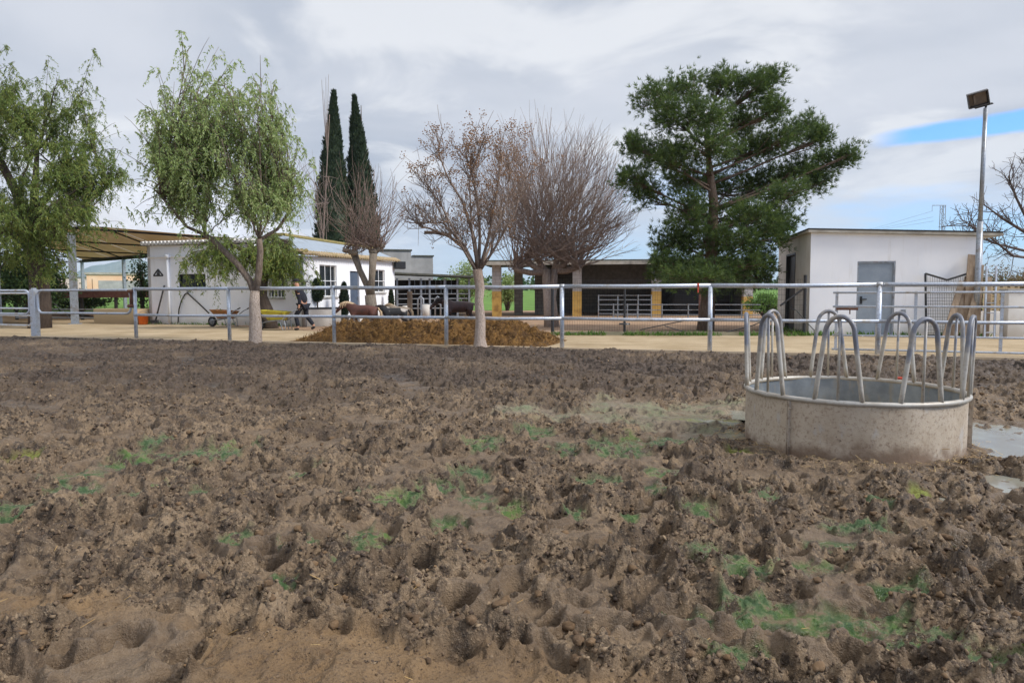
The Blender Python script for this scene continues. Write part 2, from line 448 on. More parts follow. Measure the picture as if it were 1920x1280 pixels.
# the long blue rift and the thinner cloud under it
wob = wm('MULTIPLY', wm('SUBTRACT', n2, 0.5), 0.05)
mid = wm('ADD', wm('ADD', wm('MULTIPLY', wm('SUBTRACT', az, 0.50), 0.06), 0.183), wm('MULTIPLY', wob, 0.5))
rift = wm('MULTIPLY', wstep(wm('SUBTRACT', wm('ABSOLUTE', wm('SUBTRACT', el, mid)), wm('MULTIPLY', wm('SUBTRACT', az, 0.5), 0.05)), 0.012, 0.004), wstep(az, 0.45, 0.51))
thin = wm('MULTIPLY', wm('MULTIPLY', wstep(n3, 0.44, 0.60), wstep(el, 0.21, 0.14)), wm('MULTIPLY', wstep(az, 0.02, 0.35), 0.75))
lowblue = wm('MULTIPLY', wstep(el, 0.12, 0.04), wm('MULTIPLY', wstep(az, -0.25, 0.1), 0.38))
gap = wm('MINIMUM', wm('ADD', wm('ADD', rift, wm('MULTIPLY', thin, 0.6)), lowblue), 1.0)
# an overcast sky is about three times brighter overhead than low down
zen = wm('ADD', 1.0, wm('MULTIPLY', wstep(Z, 0.40, 0.95), ZENITH))
bgc = wn('ShaderNodeBackground'); t.links.new(cl, bgc.inputs['Color']); t.links.new(wm('MULTIPLY', zen, CLOUD), bgc.inputs['Strength'])
tint = wn('ShaderNodeMix', data_type='RGBA', blend_type='MULTIPLY'); tint.inputs['Factor'].default_value = 1.0
t.links.new(sky.outputs[0], tint.inputs['A']); tint.inputs['B'].default_value = (0.48, 0.80, 1.22, 1)
bgs = wn('ShaderNodeBackground'); t.links.new(tint.outputs['Result'], bgs.inputs['Color']); bgs.inputs['Strength'].default_value = 0.15
mx = wn('ShaderNodeMixShader'); t.links.new(gap, mx.inputs[0]); t.links.new(bgc.outputs[0], mx.inputs[1]); t.links.new(bgs.outputs[0], mx.inputs[2])
wo = wn('ShaderNodeOutputWorld'); t.links.new(mx.outputs[0], wo.inputs['Surface'])

sd = bpy.data.lights.new('sun', 'SUN'); sd.energy = SUN; sd.angle = R(14); sd.color = (1.0, 0.97, 0.93)
so = bpy.data.objects.new('sun', sd); col.objects.link(so)
sv = Vector((math.sin(SUN_AZ) * math.cos(SUN_EL), math.cos(SUN_AZ) * math.cos(SUN_EL), math.sin(SUN_EL)))
so.rotation_euler = (-sv).to_track_quat('-Z', 'Y').to_euler()
scene.view_settings.view_transform = 'Standard'; scene.view_settings.look = 'None'
scene.view_settings.exposure = EXPO; scene.view_settings.gamma = 1.0

# ------------------------------------------------------------------ fence line (edge of the paddock)
FA, FB = G(255, 636.5), G(1330, 660.5)
FL = Wall(FB, FA)                        # runs away to the left
fu, fn_ = FL.u, FL.n
def fence_x(px):                         # where a post seen at px stands on the line
    v = ray(px, 640); k = (FL.a - CAM).dot(FL.n) / v.dot(FL.n)
    p = CAM + v * k; return Vector((p.x, p.y, 0))
def before(px, dist):                    # a spot seen at px, a little nearer than the fence line
    p = fence_x(px); return p * (1 - dist / p.length)
def behind(x, y):                        # signed distance behind the fence line (numpy)
    return -((x - FL.a.x) * FL.n.x + (y - FL.a.y) * FL.n.y)

# ------------------------------------------------------------------ the ground
def ground_mat(name, a, b, c, sc=1.5, grit=60, bumpd=0.01):
    t = NT(name)
    n = t.noise(sc, 6, 0.6); g = t.noise(grit, 4, 0.7); bg = t.noise(0.25, 4, 0.55)
    k = t.mix(t.step(n, 0.32, 0.68), a, b)
    k = t.mix(t.math('MULTIPLY', t.step(g, 0.5, 0.75), 0.6), k, c)
    k = t.mix(t.math('MULTIPLY', t.step(bg, 0.45, 0.7), 0.4), k, c)
    return t.done(t.bsdf(k, 0.95, 0, t.bump(t.math('ADD', g, n), 0.5, bumpd), 0.2))
MT['ground'] = ground_mat('bare_earth', S(122, 100, 80), S(140, 116, 92), S(100, 92, 66))
t = NT('trodden_sand')
mp = t.n('ShaderNodeMapping'); mp.inputs['Rotation'].default_value = (0, 0, -math.atan2(fu.y, fu.x)); mp.inputs['Scale'].default_value = (0.16, 1.7, 1); t.l(t.pos(), mp.inputs[0])
n = t.noise(0.9, 6, 0.62); g = t.noise(45, 4, 0.7); tr = t.noise(1.0, 5, 0.6, vec=mp.outputs[0]); bg = t.noise(0.22, 4, 0.6)
k = t.mix(t.step(n, 0.32, 0.68), S(162, 142, 112), S(186, 166, 136))
k = t.mix(t.math('MULTIPLY', t.step(tr, 0.50, 0.64), 0.55), k, S(140, 120, 92))                    # wheel tracks run along the path
k = t.mix(t.math('MULTIPLY', t.step(bg, 0.48, 0.68), 0.45), k, S(196, 178, 148))
k = t.mix(t.math('MULTIPLY', t.step(g, 0.52, 0.72), 0.6), k, S(132, 112, 86))
MT['sand'] = t.done(t.bsdf(k, 0.95, 0, t.bump(t.math('ADD', g, t.math('ADD', n, tr)), 0.6, 0.02), 0.2))
MT['yard'] = ground_mat('reddish_yard_earth', S(150, 122, 98), S(170, 142, 116), S(128, 104, 82), 1.2, 40)
MT['field'] = ground_mat('green_crop', S(90, 122, 54), S(108, 140, 66), S(78, 104, 48), 0.7, 9, 0.05)
MT['kerb'] = ground_mat('pale_sandy_kerb', S(196, 172, 140), S(210, 188, 158), S(164, 142, 112), 1.5, 50)
MT['kerb_grey'] = ground_mat('mossy_concrete_kerb', S(136, 128, 104), S(150, 144, 122), S(104, 106, 74), 1.3, 30)

def sheet(name, pts, z, mat, kind='structure'):
    mb = MB(); n = len(pts)
    mb.add([(p[0], p[1], z if len(p) < 3 else p[2]) for p in pts], [tuple(range(n))])
    return tag(mb.build(name, mat), kind=kind)
# one sheet to the horizon
mb = MB(); rr = [0, 30, 80, 200, 600, 2000, 9000]
vs = [(0, 0, -0.16)]; fs = []
for i, r_ in enumerate(rr[1:]):
    for k in range(48): vs.append((r_ * math.cos(k * math.pi / 24), r_ * math.sin(k * math.pi / 24), -0.16))
for k in range(48): fs.append((0, 1 + k, 1 + (k + 1) % 48))
for i in range(len(rr) - 2):
    o = 1 + i * 48
    fs += [(o + k, o + 48 + k, o + 48 + (k + 1) % 48, o + (k + 1) % 48) for k in range(48)]
tag(mb.add(vs, fs).build('ground', MT['ground']), kind='structure')

def fl(t, out):                           # point on the fence line frame
    p = FL.a + fu * t + FL.n * out; return (p.x, p.y)
# sand path between the paddock and the buildings
sheet('sand_path', [fl(-14, -0.06), fl(-14, -9.0), fl(0, -9.0), fl(14, -14.5), fl(40, -14.5), fl(40, -0.06)], 0.0, MT['sand'])
# yard earth in front of the open stables
ya, yb_ = P(700, 600, 26), P(1560, 600, 24)
sheet('yard', [(-6.5, 24.0), (1.0, 22.2), (6.5, 21.6), (9.0, 22.5), (16, 24), (16, 60), (-40, 60), (-20, 36)], 0.006, MT['yard'])
# fields rising very gently behind the buildings
sheet('field', [(-400, 50, 0.0), (400, 50, 0.0), (600, 170, 1.9), (-600, 170, 1.9)], 0, MT['field'])
# kerb at the foot of the fence
mb = MB()
for (ta, tb) in ((-13, 19.6), (22.2, 38)):
    a, b = Vector((*fl(ta, 0.10), 0)), Vector((*fl(tb, 0.10), 0))
    c, d = Vector((*fl(tb, -0.07), 0)), Vector((*fl(ta, -0.07), 0))
    mb.prism([v + Vector((0, 0, -0.15)) for v in (a, b, c, d)], (0, 0, 0.19))
tag(mb.build('kerb', MT['kerb']), kind='structure')

# ------------------------------------------------------------------ churned mud of the paddock
SPOTS = [  # measured patches: x, y, half width, half height, kind (0 green slime, 1 yellow slime, 2 pale grey-green silt, 3 pool)
 (415,850,55,20,0),(345,846,50,9,0),(295,828,22,8,0),(380,925,28,11,0),(275,918,32,10,0),(140,915,38,11,0),(150,882,44,9,0),
 (195,945,22,9,0),(30,950,34,13,0),(100,895,40,9,0),(45,862,24,8,1),(690,1005,36,22,0),(708,1034,26,10,0),(660,1052,30,7,0),
 (822,914,40,9,0),(752,938,36,11,0),(712,942,22,8,0),(885,890,30,11,0),(892,928,26,11,0),(846,978,32,9,0),(665,915,26,8,0),
 (690,858,18,8,0),(530,1078,26,10,0),(440,1005,26,8,0),(985,772,55,10,2),(1004,806,30,10,0),(1056,840,28,11,0),(1160,760,46,13,2),
 (1150,836,44,14,0),(1185,822,22,8,0),(1255,825,42,11,0),(1340,786,64,5,1),(1350,764,70,12,2),(1260,790,90,14,2),(1090,780,70,12,2),
 (1230,915,32,9,0),(1310,958,27,13,0),(1165,905,26,7,0),(1180,960,20,7,0),(1076,960,17,7,0),(1340,1036,48,11,0),(1632,940,38,10,0),
 (1620,980,58,11,0),(1742,930,27,9,1),(1395,845,26,8,1),(1400,1066,44,18,0),(1432,1130,74,20,0),(1505,1060,64,12,0),(1582,1150,104,22,0),
 (1690,1186,84,22,0),(1382,1216,52,11,0),(1562,1010,44,9,0),(1840,1240,50,20,0),(1800,1016,50,9,0),(1440,930,40,8,0),(1250,880,40,8,0),
 (1335,810,60,9,2),(1210,770,60,10,2),(900,830,30,8,0),(560,1010,30,7,0),(240,860,40,8,0),(1700,1090,50,10,0),(1290,1150,40,9,0),
 (1895,820,95,36,3),(1872,896,54,15,3),(1700,745,20,4,2),(1405,775,30,12,3),(60,905,30,8,0),(580,880,26,7,0),(1120,905,40,8,0),(960,950,30,7,0)]
FEED = Vector((2.975, 6.18, 0)); FR = 0.875

nr, nc = MUD_ROWS, MUD_COLS
yr = 1.15 * (23.5 / 1.15) ** np.linspace(0, 1, nr)
us = np.linspace(-1, 1, nc); us = 0.62 * us + 0.38 * us ** 3
yy, uu = np.meshgrid(yr, us, indexing='ij')
xx = (uu * (2.6 + 0.92 * yy)).astype('f'); yy = yy.astype('f')
xx += 0; bh = behind(xx, yy)
# warped coordinates: everything in mud is smeared
wx = xx + 0.16 * perlin(xx * 1.7, yy * 1.7) + 0.05 * perlin(xx * 6.1 + 5, yy * 6.1)
wy = yy + 0.16 * perlin(xx * 1.7 + 40, yy * 1.7 + 11) + 0.05 * perlin(xx * 6.1, yy * 6.1 + 9)
wx, wy = 0.80 * (wx * 0.94 + wy * 0.34), 1.25 * (-wx * 0.34 + wy * 0.94)      # dragged along one way by the hooves
h = 0.030 * fbm(xx * 0.55, yy * 0.55, 3) + 0.030 * fbm(wx * 2.1, wy * 2.1, 2)
cm = fbm(wx * 1.55 + 5, wy * 1.55, 6, 0.60)
clump = sst(cm, -0.10, 0.26)
h = h + 0.078 * clump - 0.030
def clods(x, y, k=5.0): return 1 - np.exp(-k * np.abs(perlin(x, y)))       # flat-topped lumps parted by sharp cracks
lump = clods(wx * 3.6, wy * 3.6, 3.2) * 0.075 + clods(wx * 7.6 + 3, wy * 7.6, 3.6) * 0.046 + clods(wx * 16 + 8, wy * 16 + 2, 4) * 0.022
fine = clods(xx * 29 + 2, yy * 29, 3.5) * 0.015 + clods(xx * 60, yy * 60 + 5, 3.5) * 0.008 + perlin(xx * 140, yy * 140) * 0.004
rough_mask = 0.20 + 0.80 * sst(cm, -0.30, 0.02)
# trodden, drier band along the near edge (bare in the photo from lower left to the middle of the bottom edge)
bpx = [(-700, 1075), (0, 1092), (250, 1125), (560, 1165), (800, 1190), (1030, 1200), (1200, 1260), (1330, 1330), (1600, 1500)]
bw = [G(*q) for q in bpx]
Yb = np.interp(xx, [q.x for q in bw], [q.y for q in bw]) + 0.16 * perlin(xx * 2.3, yy * 2.3) + 0.10 * perlin(xx * 6, yy * 6) + 0.06 * perlin(xx * 15, yy * 15)
smooth = sst(Yb - yy, -0.06, 0.14)
lc = G(40, 1262)
smooth *= 1 - sst(0.62 - np.sqrt((xx - lc.x) ** 2 + ((yy - lc.y) * 1.3) ** 2) + 0.15 * perlin(xx * 5, yy * 5), -0.08, 0.12)
lc = G(1120, 1250)
smooth *= 1 - 0.8 * sst(0.10 - np.sqrt((xx - lc.x) ** 2 + ((yy - lc.y) * 1.3) ** 2) + 0.12 * perlin(xx * 6, yy * 6), -0.05, 0.08)

# hoof prints: rasterised on a 1 cm map, then read back by the mesh
HX0, HY0, HS = -24.0, 1.0, 0.01
hw, hh = 4800, 2300
hm = np.zeros((hh, hw), 'f')
rg = np.random.default_rng(5)
def stamp(cx, cy, ra, rb, ang, dep, rim):
    ext = 2.2 * max(ra, rb); i0 = int((cy - ext - HY0) / HS); i1 = int((cy + ext - HY0) / HS)
    j0 = int((cx - ext - HX0) / HS); j1 = int((cx + ext - HX0) / HS)
    if i0 < 0 or j0 < 0 or i1 >= hh or j1 >= hw: return
    gy, gx = np.mgrid[i0:i1, j0:j1].astype('f')
    gx = gx * HS + HX0; gy = gy * HS + HY0
    wob = 0.22 * perlin(gx * 9, gy * 9)
    dx, dy = gx - cx, gy - cy; c, s_ = math.cos(ang), math.sin(ang)
    a = (dx * c + dy * s_) / ra; b = (-dx * s_ + dy * c) / rb
    rho = np.sqrt(a * a + b * b) + wob
    pit = -dep * (1 - sst(rho, 0.55, 1.02))
    rm = rim * np.exp(-((rho - 1.28) / 0.26) ** 2) * (0.55 + 1.6 * np.clip(b * 0.4 + 0.3 + perlin(gx * 13, gy * 13), -0.3, 1))
    sub = hm[i0:i1, j0:j1]
    sub *= (1 - 0.7 * (rho < 1.05)); sub += pit + rm
for i in range(3300):
    cy = 1.6 * (20.5 / 1.6) ** rg.random() if i % 2 else rg.uniform(1.6, 21); cx = rg.uniform(-1, 1) * (2.6 + 0.92 * cy)
    big = rg.random()
    if big < 0.16: stamp(cx, cy, rg.uniform(.05, .08), rg.uniform(.14, .30), rg.uniform(0, 6.28), rg.uniform(.03, .06), rg.uniform(.01, .025))
    else: stamp(cx, cy, rg.uniform(.055, .09), rg.uniform(.07, .115), rg.uniform(0, 6.28), rg.uniform(.035, .085), rg.uniform(.006, .024))
for (px, py, w_, d_) in ((793,858,.075,.17),(30,905,.10,.08),(1650,675,.1,.08),(885,752,.08,.1),(975,955,.11,.10),(505,1040,.11,.10),(790,1065,.10,.08),(860,1112,.085,.15),
                         (640,884,.13,.08),(375,972,.13,.09),(850,980,.09,.09),(1335,970,.09,.10),(1450,905,.10,.10),(1590,925,.1,.09),(1730,1130,.1,.12),(1500,1075,.1,.1),
                         (1320,905,.08,.08),(1440,1000,.12,.08),(1700,1010,.15,.08),(1420,1225,.10,.09),(560,1160,.12,.10),(200,1040,.09,.09),(1780,1010,.12,.08)):
    g = G(px, py); stamp(g.x, g.y, w_, w_ * 0.95, rg.uniform(0, 6.28), d_, 0.03)
def sample(x, y):
    fx = np.clip((x - HX0) / HS, 0, hw - 2.01); fy = np.clip((y - HY0) / HS, 0, hh - 2.01)
    ix = fx.astype('i'); iy = fy.astype('i'); fx = fx - ix; fy = fy - iy
    return ((hm[iy, ix] * (1 - fx) + hm[iy, ix + 1] * fx) * (1 - fy) + (hm[iy + 1, ix] * (1 - fx) + hm[iy + 1, ix + 1] * fx) * fy)
hoof = 1.1 * np.clip(sample(xx + 0.02 * perlin(xx * 14, yy * 14), yy + 0.02 * perlin(xx * 14 + 7, yy * 14)), -0.15, 0.045)

masks = [np.zeros_like(xx) for _ in range(4)]
for (px, py, rx, ry, k) in SPOTS:
    g = G(px, py); d = g.y
    ax, ay = max(rx / FPX * d, 0.04) * 1.15, max(ry * d * d / (1.3 * FPX), 0.06) * 1.15
    sel = (np.abs(xx - g.x) < ax * 2.6) & (np.abs(yy - g.y) < ay * 2.6)
    q = ((xx[sel] - g.x) / ax) ** 2 + ((yy[sel] - g.y) / ay) ** 2
    masks[k][sel] = np.maximum(masks[k][sel], np.exp(-q * 0.55))
for k in range(4):
    masks[k] = masks[k] + 0.30 * perlin(xx * 6, yy * 6) * (masks[k] > 0.02) + 0.18 * perlin(xx * 19, yy * 19) * (masks[k] > 0.02)
m_green, m_yel, m_silt, m_pool = [sst(m, 0.38, 0.72) for m in masks]
flat = np.clip(0.80 * m_green + 0.8 * m_yel + 0.72 * m_silt + m_pool, 0, 1)
base = h + (lump - 0.075) * rough_mask + hoof
base = base * (1 - 0.86 * smooth) + smooth * (-0.004 + 0.02 * fbm(xx * 1.5, yy * 1.5, 3) + hoof * 0.12)
# drying cracks in the trodden band
cr = np.abs(perlin(wx * 2.6 + 31, wy * 4.2)) + 0.10 * np.abs(perlin(xx * 15, yy * 15))
base -= smooth * 0.012 * (1 - sst(cr, 0.0, 0.035))
H = base * (1 - 0.82 * flat) + flat * (-0.026 + 0.3 * h) + fine * (0.10 + 0.90 * rough_mask) * (1 - 0.72 * flat) * (1 - 0.66 * smooth)
H = np.where(m_pool > 0, H * (1 - m_pool) + m_pool * (-0.07 + 0.35 * lump), H)
# dung and mud banked up against the feeder; nothing comes up inside it
rf = np.sqrt((xx - FEED.x) ** 2 + (yy - FEED.y) ** 2)
front = sst(-(yy - FEED.y) + 0.2, -0.4, 0.6)
near_f = np.exp(-((rf - FR) / 0.28) ** 2) * (rf > FR - 0.1)
H = H * (1 - 0.75 * near_f) - 0.030 * near_f
H += 0.028 * np.exp(-((rf - FR - 0.02) / 0.13) ** 2) * (0.5 + 0.9 * front) * (0.7 + 1.2 * perlin(xx * 4, yy * 4))
H = np.where(rf < FR - 0.05, -0.1, H)
# run out under the kerb and the path
edge = sst(-bh, 0.0, 0.45)
H = H * (0.25 + 0.75 * edge) - 0.30 * sst(bh, -0.02, 0.12)
V = np.stack([xx, yy, H], -1).reshape(-1, 3)
idx = np.arange(nr * nc).reshape(nr, nc)
F = np.stack([idx[:-1, :-1], idx[:-1, 1:], idx[1:, 1:], idx[1:, :-1]], -1).reshape(-1, 4)
keep = (bh[:-1, :-1] < 0.3).ravel()
F = F[keep]
used = np.zeros(nr * nc, bool); used[F.ravel()] = True
remap = np.cumsum(used) - 1
V2 = V[used]; F = remap[F]

t = NT('churned_mud')
at = t.n('ShaderNodeAttribute', attribute_name='patch'); ss = t.n('ShaderNodeSeparateColor'); t.l(at.outputs['Color'], ss.inputs[0])
at2 = t.n('ShaderNodeAttribute', attribute_name='soil'); s2 = t.n('ShaderNodeSeparateColor'); t.l(at2.outputs['Color'], s2.inputs[0])
na = t.noise(2.2, 7, 0.62); nb = t.noise(14, 6, 0.65); ncx = t.noise(70, 4, 0.7); nd = t.noise(0.45, 4, 0.5); ne = t.noise(160, 3, 0.7)
nf = t.noise(34, 5, 0.7)
k = t.mix(t.step(na, 0.34, 0.66), S(102, 84, 65), S(146, 124, 98))
k = t.mix(t.math('MULTIPLY', t.step(nb, 0.46, 0.62), 0.85), k, S(58, 45, 34))
k = t.mix(t.math('MULTIPLY', t.step(nf, 0.52, 0.64), 0.75), k, S(46, 36, 28))
k = t.mix(t.math('MULTIPLY', t.step(ncx, 0.54, 0.68), 0.6), k, S(180, 157, 128))
k = t.mix(t.math('MULTIPLY', s2.outputs[2], 0.75), k, t.mix(t.step(nb, 0.35, 0.65), S(92, 75, 58), S(138, 117, 93)))
k = t.mix(t.math('MULTIPLY', s2.outputs[1], t.step(nd, 0.2, 0.6)), k, t.mix(t.step(nb, 0.38, 0.66), S(44, 35, 29), S(92, 75, 61)))      # dark wet mud by the far edge
k = t.mix(s2.outputs[0], k, t.mix(t.step(na, 0.3, 0.7), S(116, 92, 64), S(142, 115, 82)))                                    # dry trodden earth
k = t.mix(t.math('MULTIPLY', s2.outputs[0], t.step(ncx, 0.52, 0.68)), k, S(84, 64, 46))
sl = t.mix(t.step(nb, 0.36, 0.64), S(54, 78, 40), S(112, 138, 88))
sl = t.mix(t.math('MULTIPLY', t.step(na, 0.5, 0.68), 0.6), sl, S(98, 126, 48))
k = t.mix(t.math('MULTIPLY', ss.outputs[0], t.step(nb, 0.60, 0.42)), k, sl)
k = t.mix(ss.outputs[1], k, t.mix(t.step(nb, 0.4, 0.6), S(96, 94, 36), S(128, 134, 52)))
k = t.mix(t.math('MULTIPLY', ss.outputs[2], t.step(nb, 0.70, 0.38)), k, t.mix(t.step(na, 0.4, 0.62), S(142, 128, 108), S(124, 128, 100)))
k = t.mix(t.math('MULTIPLY', t.step(ne, 0.70, 0.76), 0.7), k, S(188, 170, 142))                                               # chaff and grit
wetn = t.math('MULTIPLY', t.step(nb, 0.40, 0.60), 0.50)
ro = t.math('SUBTRACT', 0.92, t.math('ADD', t.math('MAXIMUM', wetn, t.math('MULTIPLY', s2.outputs[2], 0.58)), t.math('MULTIPLY', ss.outputs[0], 0.25)))
bh_ = t.math('ADD', t.math('MULTIPLY', nb, 0.6), t.math('ADD', ncx, t.math('MULTIPLY', ne, 0.4)))
MT['mud'] = t.done(t.bsdf(k, ro, 0, t.bump(bh_, 0.9, 0.02), 0.45))
mud = link_mesh('mud_ground', V2, F, MT['mud'], smooth=True)
tag(mud, kind='structure')
darkm = sst(yy + 1.6 * fbm(xx * 0.35, yy * 0.35, 3) + 0.8 * perlin(xx * 1.3, yy * 1.3) - 0.12 * xx, 7.0, 11.0)
darkm = np.maximum(darkm * 0.95, 0.5 * sst(fbm(xx * 0.9 + 4, yy * 0.9, 4), 0.15, 0.5))
darkm *= (1 - 0.9 * flat)
one = np.ones_like(xx)
slick = (1 - sst(cm, -0.34, -0.10)) * (1 - smooth)          # smeared wet mud between the churned clods
for nm, ch in (('patch', (m_green, m_yel, m_silt, one)), ('soil', (smooth, darkm, slick, one))):
    A = mud.data.attributes.new(nm, 'FLOAT_COLOR', 'POINT')
    A.data.foreach_set('color', np.stack(ch, -1).reshape(-1, 4)[used].astype('f').ravel())

# standing water where the mud dips lowest
def mud_z(x, y):
    i = int(np.searchsorted(yr, y)); i = min(max(i, 0), nr - 1); j = int(np.argmin(np.abs(xx[i] - x))); return float(H[i, j])
t = NT('muddy_water')
wb = t.bsdf(t.mix(t.step(t.noise(3, 4), 0.4, 0.65), S(134, 130, 118), S(146, 146, 134)), 0.16, 0, t.bump(t.noise(25, 3), 0.05, 0.003), 0.6)  # murky water, its pale colour also stands in for reflected cloud
MT['water'] = t.done(wb)
mb = MB()
for (px, py, rx, ry) in ((1900,820,110,46),(1872,896,64,18),(1405,775,36,14),(1345,788,70,10),(1750,930,44,10)):
    g = G(px, py); d = g.y; ax, ay = rx / FPX * d * 1.2, ry * d * d / (1.3 * FPX) * 1.2
    zz_ = -0.040 if rx < 80 else -0.034
    mb.add([(g.x + ax * math.cos(a), g.y + ay * math.sin(a), zz_) for a in (2 * math.pi * q / 28 for q in range(28))], [tuple(range(28))])
tag(mb.build('puddle_water', MT['water']), kind='structure')

# loose clods thrown up by hooves
ico = bpy.data.meshes.new('tmp'); import bmesh
bm = bmesh.new(); bmesh.ops.create_icosphere(bm, subdivisions=2, radius=1.0); bm.to_mesh(ico); bm.free()
iv = np.empty(len(ico.vertices) * 3, 'f'); ico.vertices.foreach_get('co', iv); iv = iv.reshape(-1, 3)
iff = np.array([tuple(p.vertices) for p in ico.polygons], 'i'); bpy.data.meshes.remove(ico)
VV, FF = [], []; o = 0
for i in range(6000):
    cy = 1.9 * (19 / 1.9) ** rg.random(); cx = rg.uniform(-1, 1) * (2.2 + 0.85 * cy)
    if behind(np.float32(cx), np.float32(cy)) > -0.3 or (cx - FEED.x) ** 2 + (cy - FEED.y) ** 2 < 0.95: continue
    dens = float(perlin(np.array([cx * 0.9]), np.array([cy * 0.9]))[0]) + 0.5 * float(perlin(np.array([cx * 3.]), np.array([cy * 3.]))[0])
    i_ = min(int(np.searchsorted(yr, cy)), nr - 1); j_ = int(np.argmin(np.abs(xx[i_] - cx)))
    if dens + 0.8 * (rough_mask[i_, j_] - 0.7) < (-0.02 if smooth[i_, j_] < 0.5 else 0.45) or flat[i_, j_] > 0.3: continue
    r_ = 0.007 + 0.017 * rg.random() ** 2.5
    if smooth[i_, j_] > 0.5: r_ *= 0.7
    q = iv * (1 + 0.55 * perlin(iv[:, 0] * 1.6 + i, iv[:, 1] * 1.6 + iv[:, 2] * 2.1)[:, None] + 0.45 * perlin(iv[:, 0] * 3.1 + i, iv[:, 1] * 3.3 + iv[:, 2] * 3.7)[:, None])
    a = rg.uniform(0, 6.28); c, s_ = math.cos(a), math.sin(a)
    q = q * np.array([rg.uniform(.8, 1.5), rg.uniform(.7, 1.1), rg.uniform(.5, .9)])
    q = np.stack([q[:, 0] * c - q[:, 1] * s_, q[:, 0] * s_ + q[:, 1] * c, q[:, 2]], -1) * r_
    VV.append(q + np.array([cx, cy, H[i_, j_] + r_ * 0.02])); FF.append(iff + o); o += len(iv)
t = NT('mud_clods')
na = t.noise(6, 5, 0.6); nb = t.noise(60, 4, 0.7)
k = t.mix(t.step(na, 0.35, 0.65), S(78, 61, 45), S(120, 96, 70)); k = t.mix(t.math('MULTIPLY', t.step(nb, 0.5, 0.72), 0.6), k, S(132, 110, 88))
MT['clod'] = t.done(t.bsdf(k, 0.9, 0, t.bump(nb, 0.6, 0.01), 0.3))
cl_ = link_mesh('mud_clods', np.concatenate(VV), np.concatenate(FF), MT['clod'])
tag(cl_, 'loose brown clods of mud scattered over the churned paddock', 'mud', kind='stuff')
# crumbs: the mud is broken down to grains of a centimetre or two
bm = bmesh.new(); bmesh.ops.create_icosphere(bm, subdivisions=1, radius=1.0); bm.verts.ensure_lookup_table()
jv_ = np.array([tuple(q.co) for q in bm.verts], 'f'); jf_ = np.array([tuple(q.index for q in p.verts) for p in bm.faces], 'i'); bm.free()
N = 130000
cy = (1.75 * (14 / 1.75) ** rg.random(N)).astype('f'); cx = (rg.uniform(-1, 1, N) * (1.6 + 0.80 * cy)).astype('f')
iy = np.clip(np.searchsorted(yr, cy), 0, nr - 1); jx = np.clip(np.round(np.interp(cx / (2.6 + 0.92 * cy), us, np.arange(nc))).astype('i'), 0, nc - 1)
dn = perlin(cx * 2.7 + 7, cy * 2.7) + 0.6 * perlin(cx * 9, cy * 9 + 4) + 1.5 * (rough_mask[iy, jx] - 0.62)
ok = (dn > rg.uniform(0.0, 0.75, N)) & (flat[iy, jx] < rg.uniform(0, 0.6, N)) & (smooth[iy, jx] < rg.uniform(0, 1.4, N)) & (behind(cx, cy) < -0.3) & ((cx - FEED.x) ** 2 + (cy - FEED.y) ** 2 > 0.83)
cx, cy, iy, jx = cx[ok], cy[ok], iy[ok], jx[ok]; N = len(cx)
sz = (0.004 + 0.0125 * rg.random(N) ** 2.4) * np.clip(0.62 + 0.07 * cy, 0.6, 1.15) * (1 - 0.45 * smooth[iy, jx])
q = jv_[None] * (1 + rg.uniform(-0.55, 0.5, (N, 12, 1))) * rg.uniform(.65, 1.35, (N, 1, 3)) * sz[:, None, None]
a = rg.uniform(0, 6.28, N)[:, None]; q = np.stack([q[..., 0] * np.cos(a) - q[..., 1] * np.sin(a), q[..., 0] * np.sin(a) + q[..., 1] * np.cos(a), q[..., 2] * .85], -1)
q = q + np.stack([cx, cy, H[iy, jx] - sz * 0.05], -1)[:, None]
t = NT('mud_crumbs'); g_ = t.n('ShaderNodeNewGeometry'); na = t.noise(5, 4, 0.6)
k = t.ramp(g_.outputs['Random Per Island'], [(0, S(46, 37, 30)), (0.35, S(78, 63, 50)), (0.75, S(116, 96, 74)), (1, S(144, 123, 97))])
k = t.mix(t.math('MULTIPLY', t.step(na, 0.4, 0.65), 0.5), k, S(84, 66, 50))
MT['crumb'] = t.done(t.bsdf(k, 0.8, 0, None, 0.4))
tag(link_mesh('mud_crumbs', q.reshape(-1, 3), (jf_[None] + (np.arange(N) * 12)[:, None, None]).reshape(-1, 3), MT['crumb']), 'fine crumbs of mud strewn over the churned paddock', 'mud', kind='stuff')
print('CRUMBS', N)
# short mossy slime standing in the green hollows
N = 110000
cy = (1.75 * (11 / 1.75) ** rg.random(N)).astype('f'); cx = (rg.uniform(-1, 1, N) * (1.6 + 0.80 * cy)).astype('f')
iy = np.clip(np.searchsorted(yr, cy), 0, nr - 1); jx = np.clip(np.round(np.interp(cx / (2.6 + 0.92 * cy), us, np.arange(nc))).astype('i'), 0, nc - 1)
ok = (m_green[iy, jx] > rg.uniform(0.12, 0.9, N)) & (perlin(cx * 11, cy * 11) > -0.12)
cx, cy, iy, jx = cx[ok], cy[ok], iy[ok], jx[ok]; N = len(cx)
u_ = lambda v: v / (np.linalg.norm(v, axis=-1, keepdims=True) + 1e-9)
c = np.stack([cx, cy, H[iy, jx] - 0.001], -1); d = u_(rg.normal(0, 1, (N, 3)) * np.array([1, 1, .2]) + np.array([0, 0, .15])); n_ = u_(np.cross(d, rg.normal(0, 1, (N, 3))))
L = rg.uniform(.004, .010, N)[:, None]; W = rg.uniform(.003, .008, N)[:, None]
q = np.stack([c - n_ * W * .5, c + n_ * W * .5, c + d * L + n_ * W * .3, c + d * L - n_ * W * .3], 1)
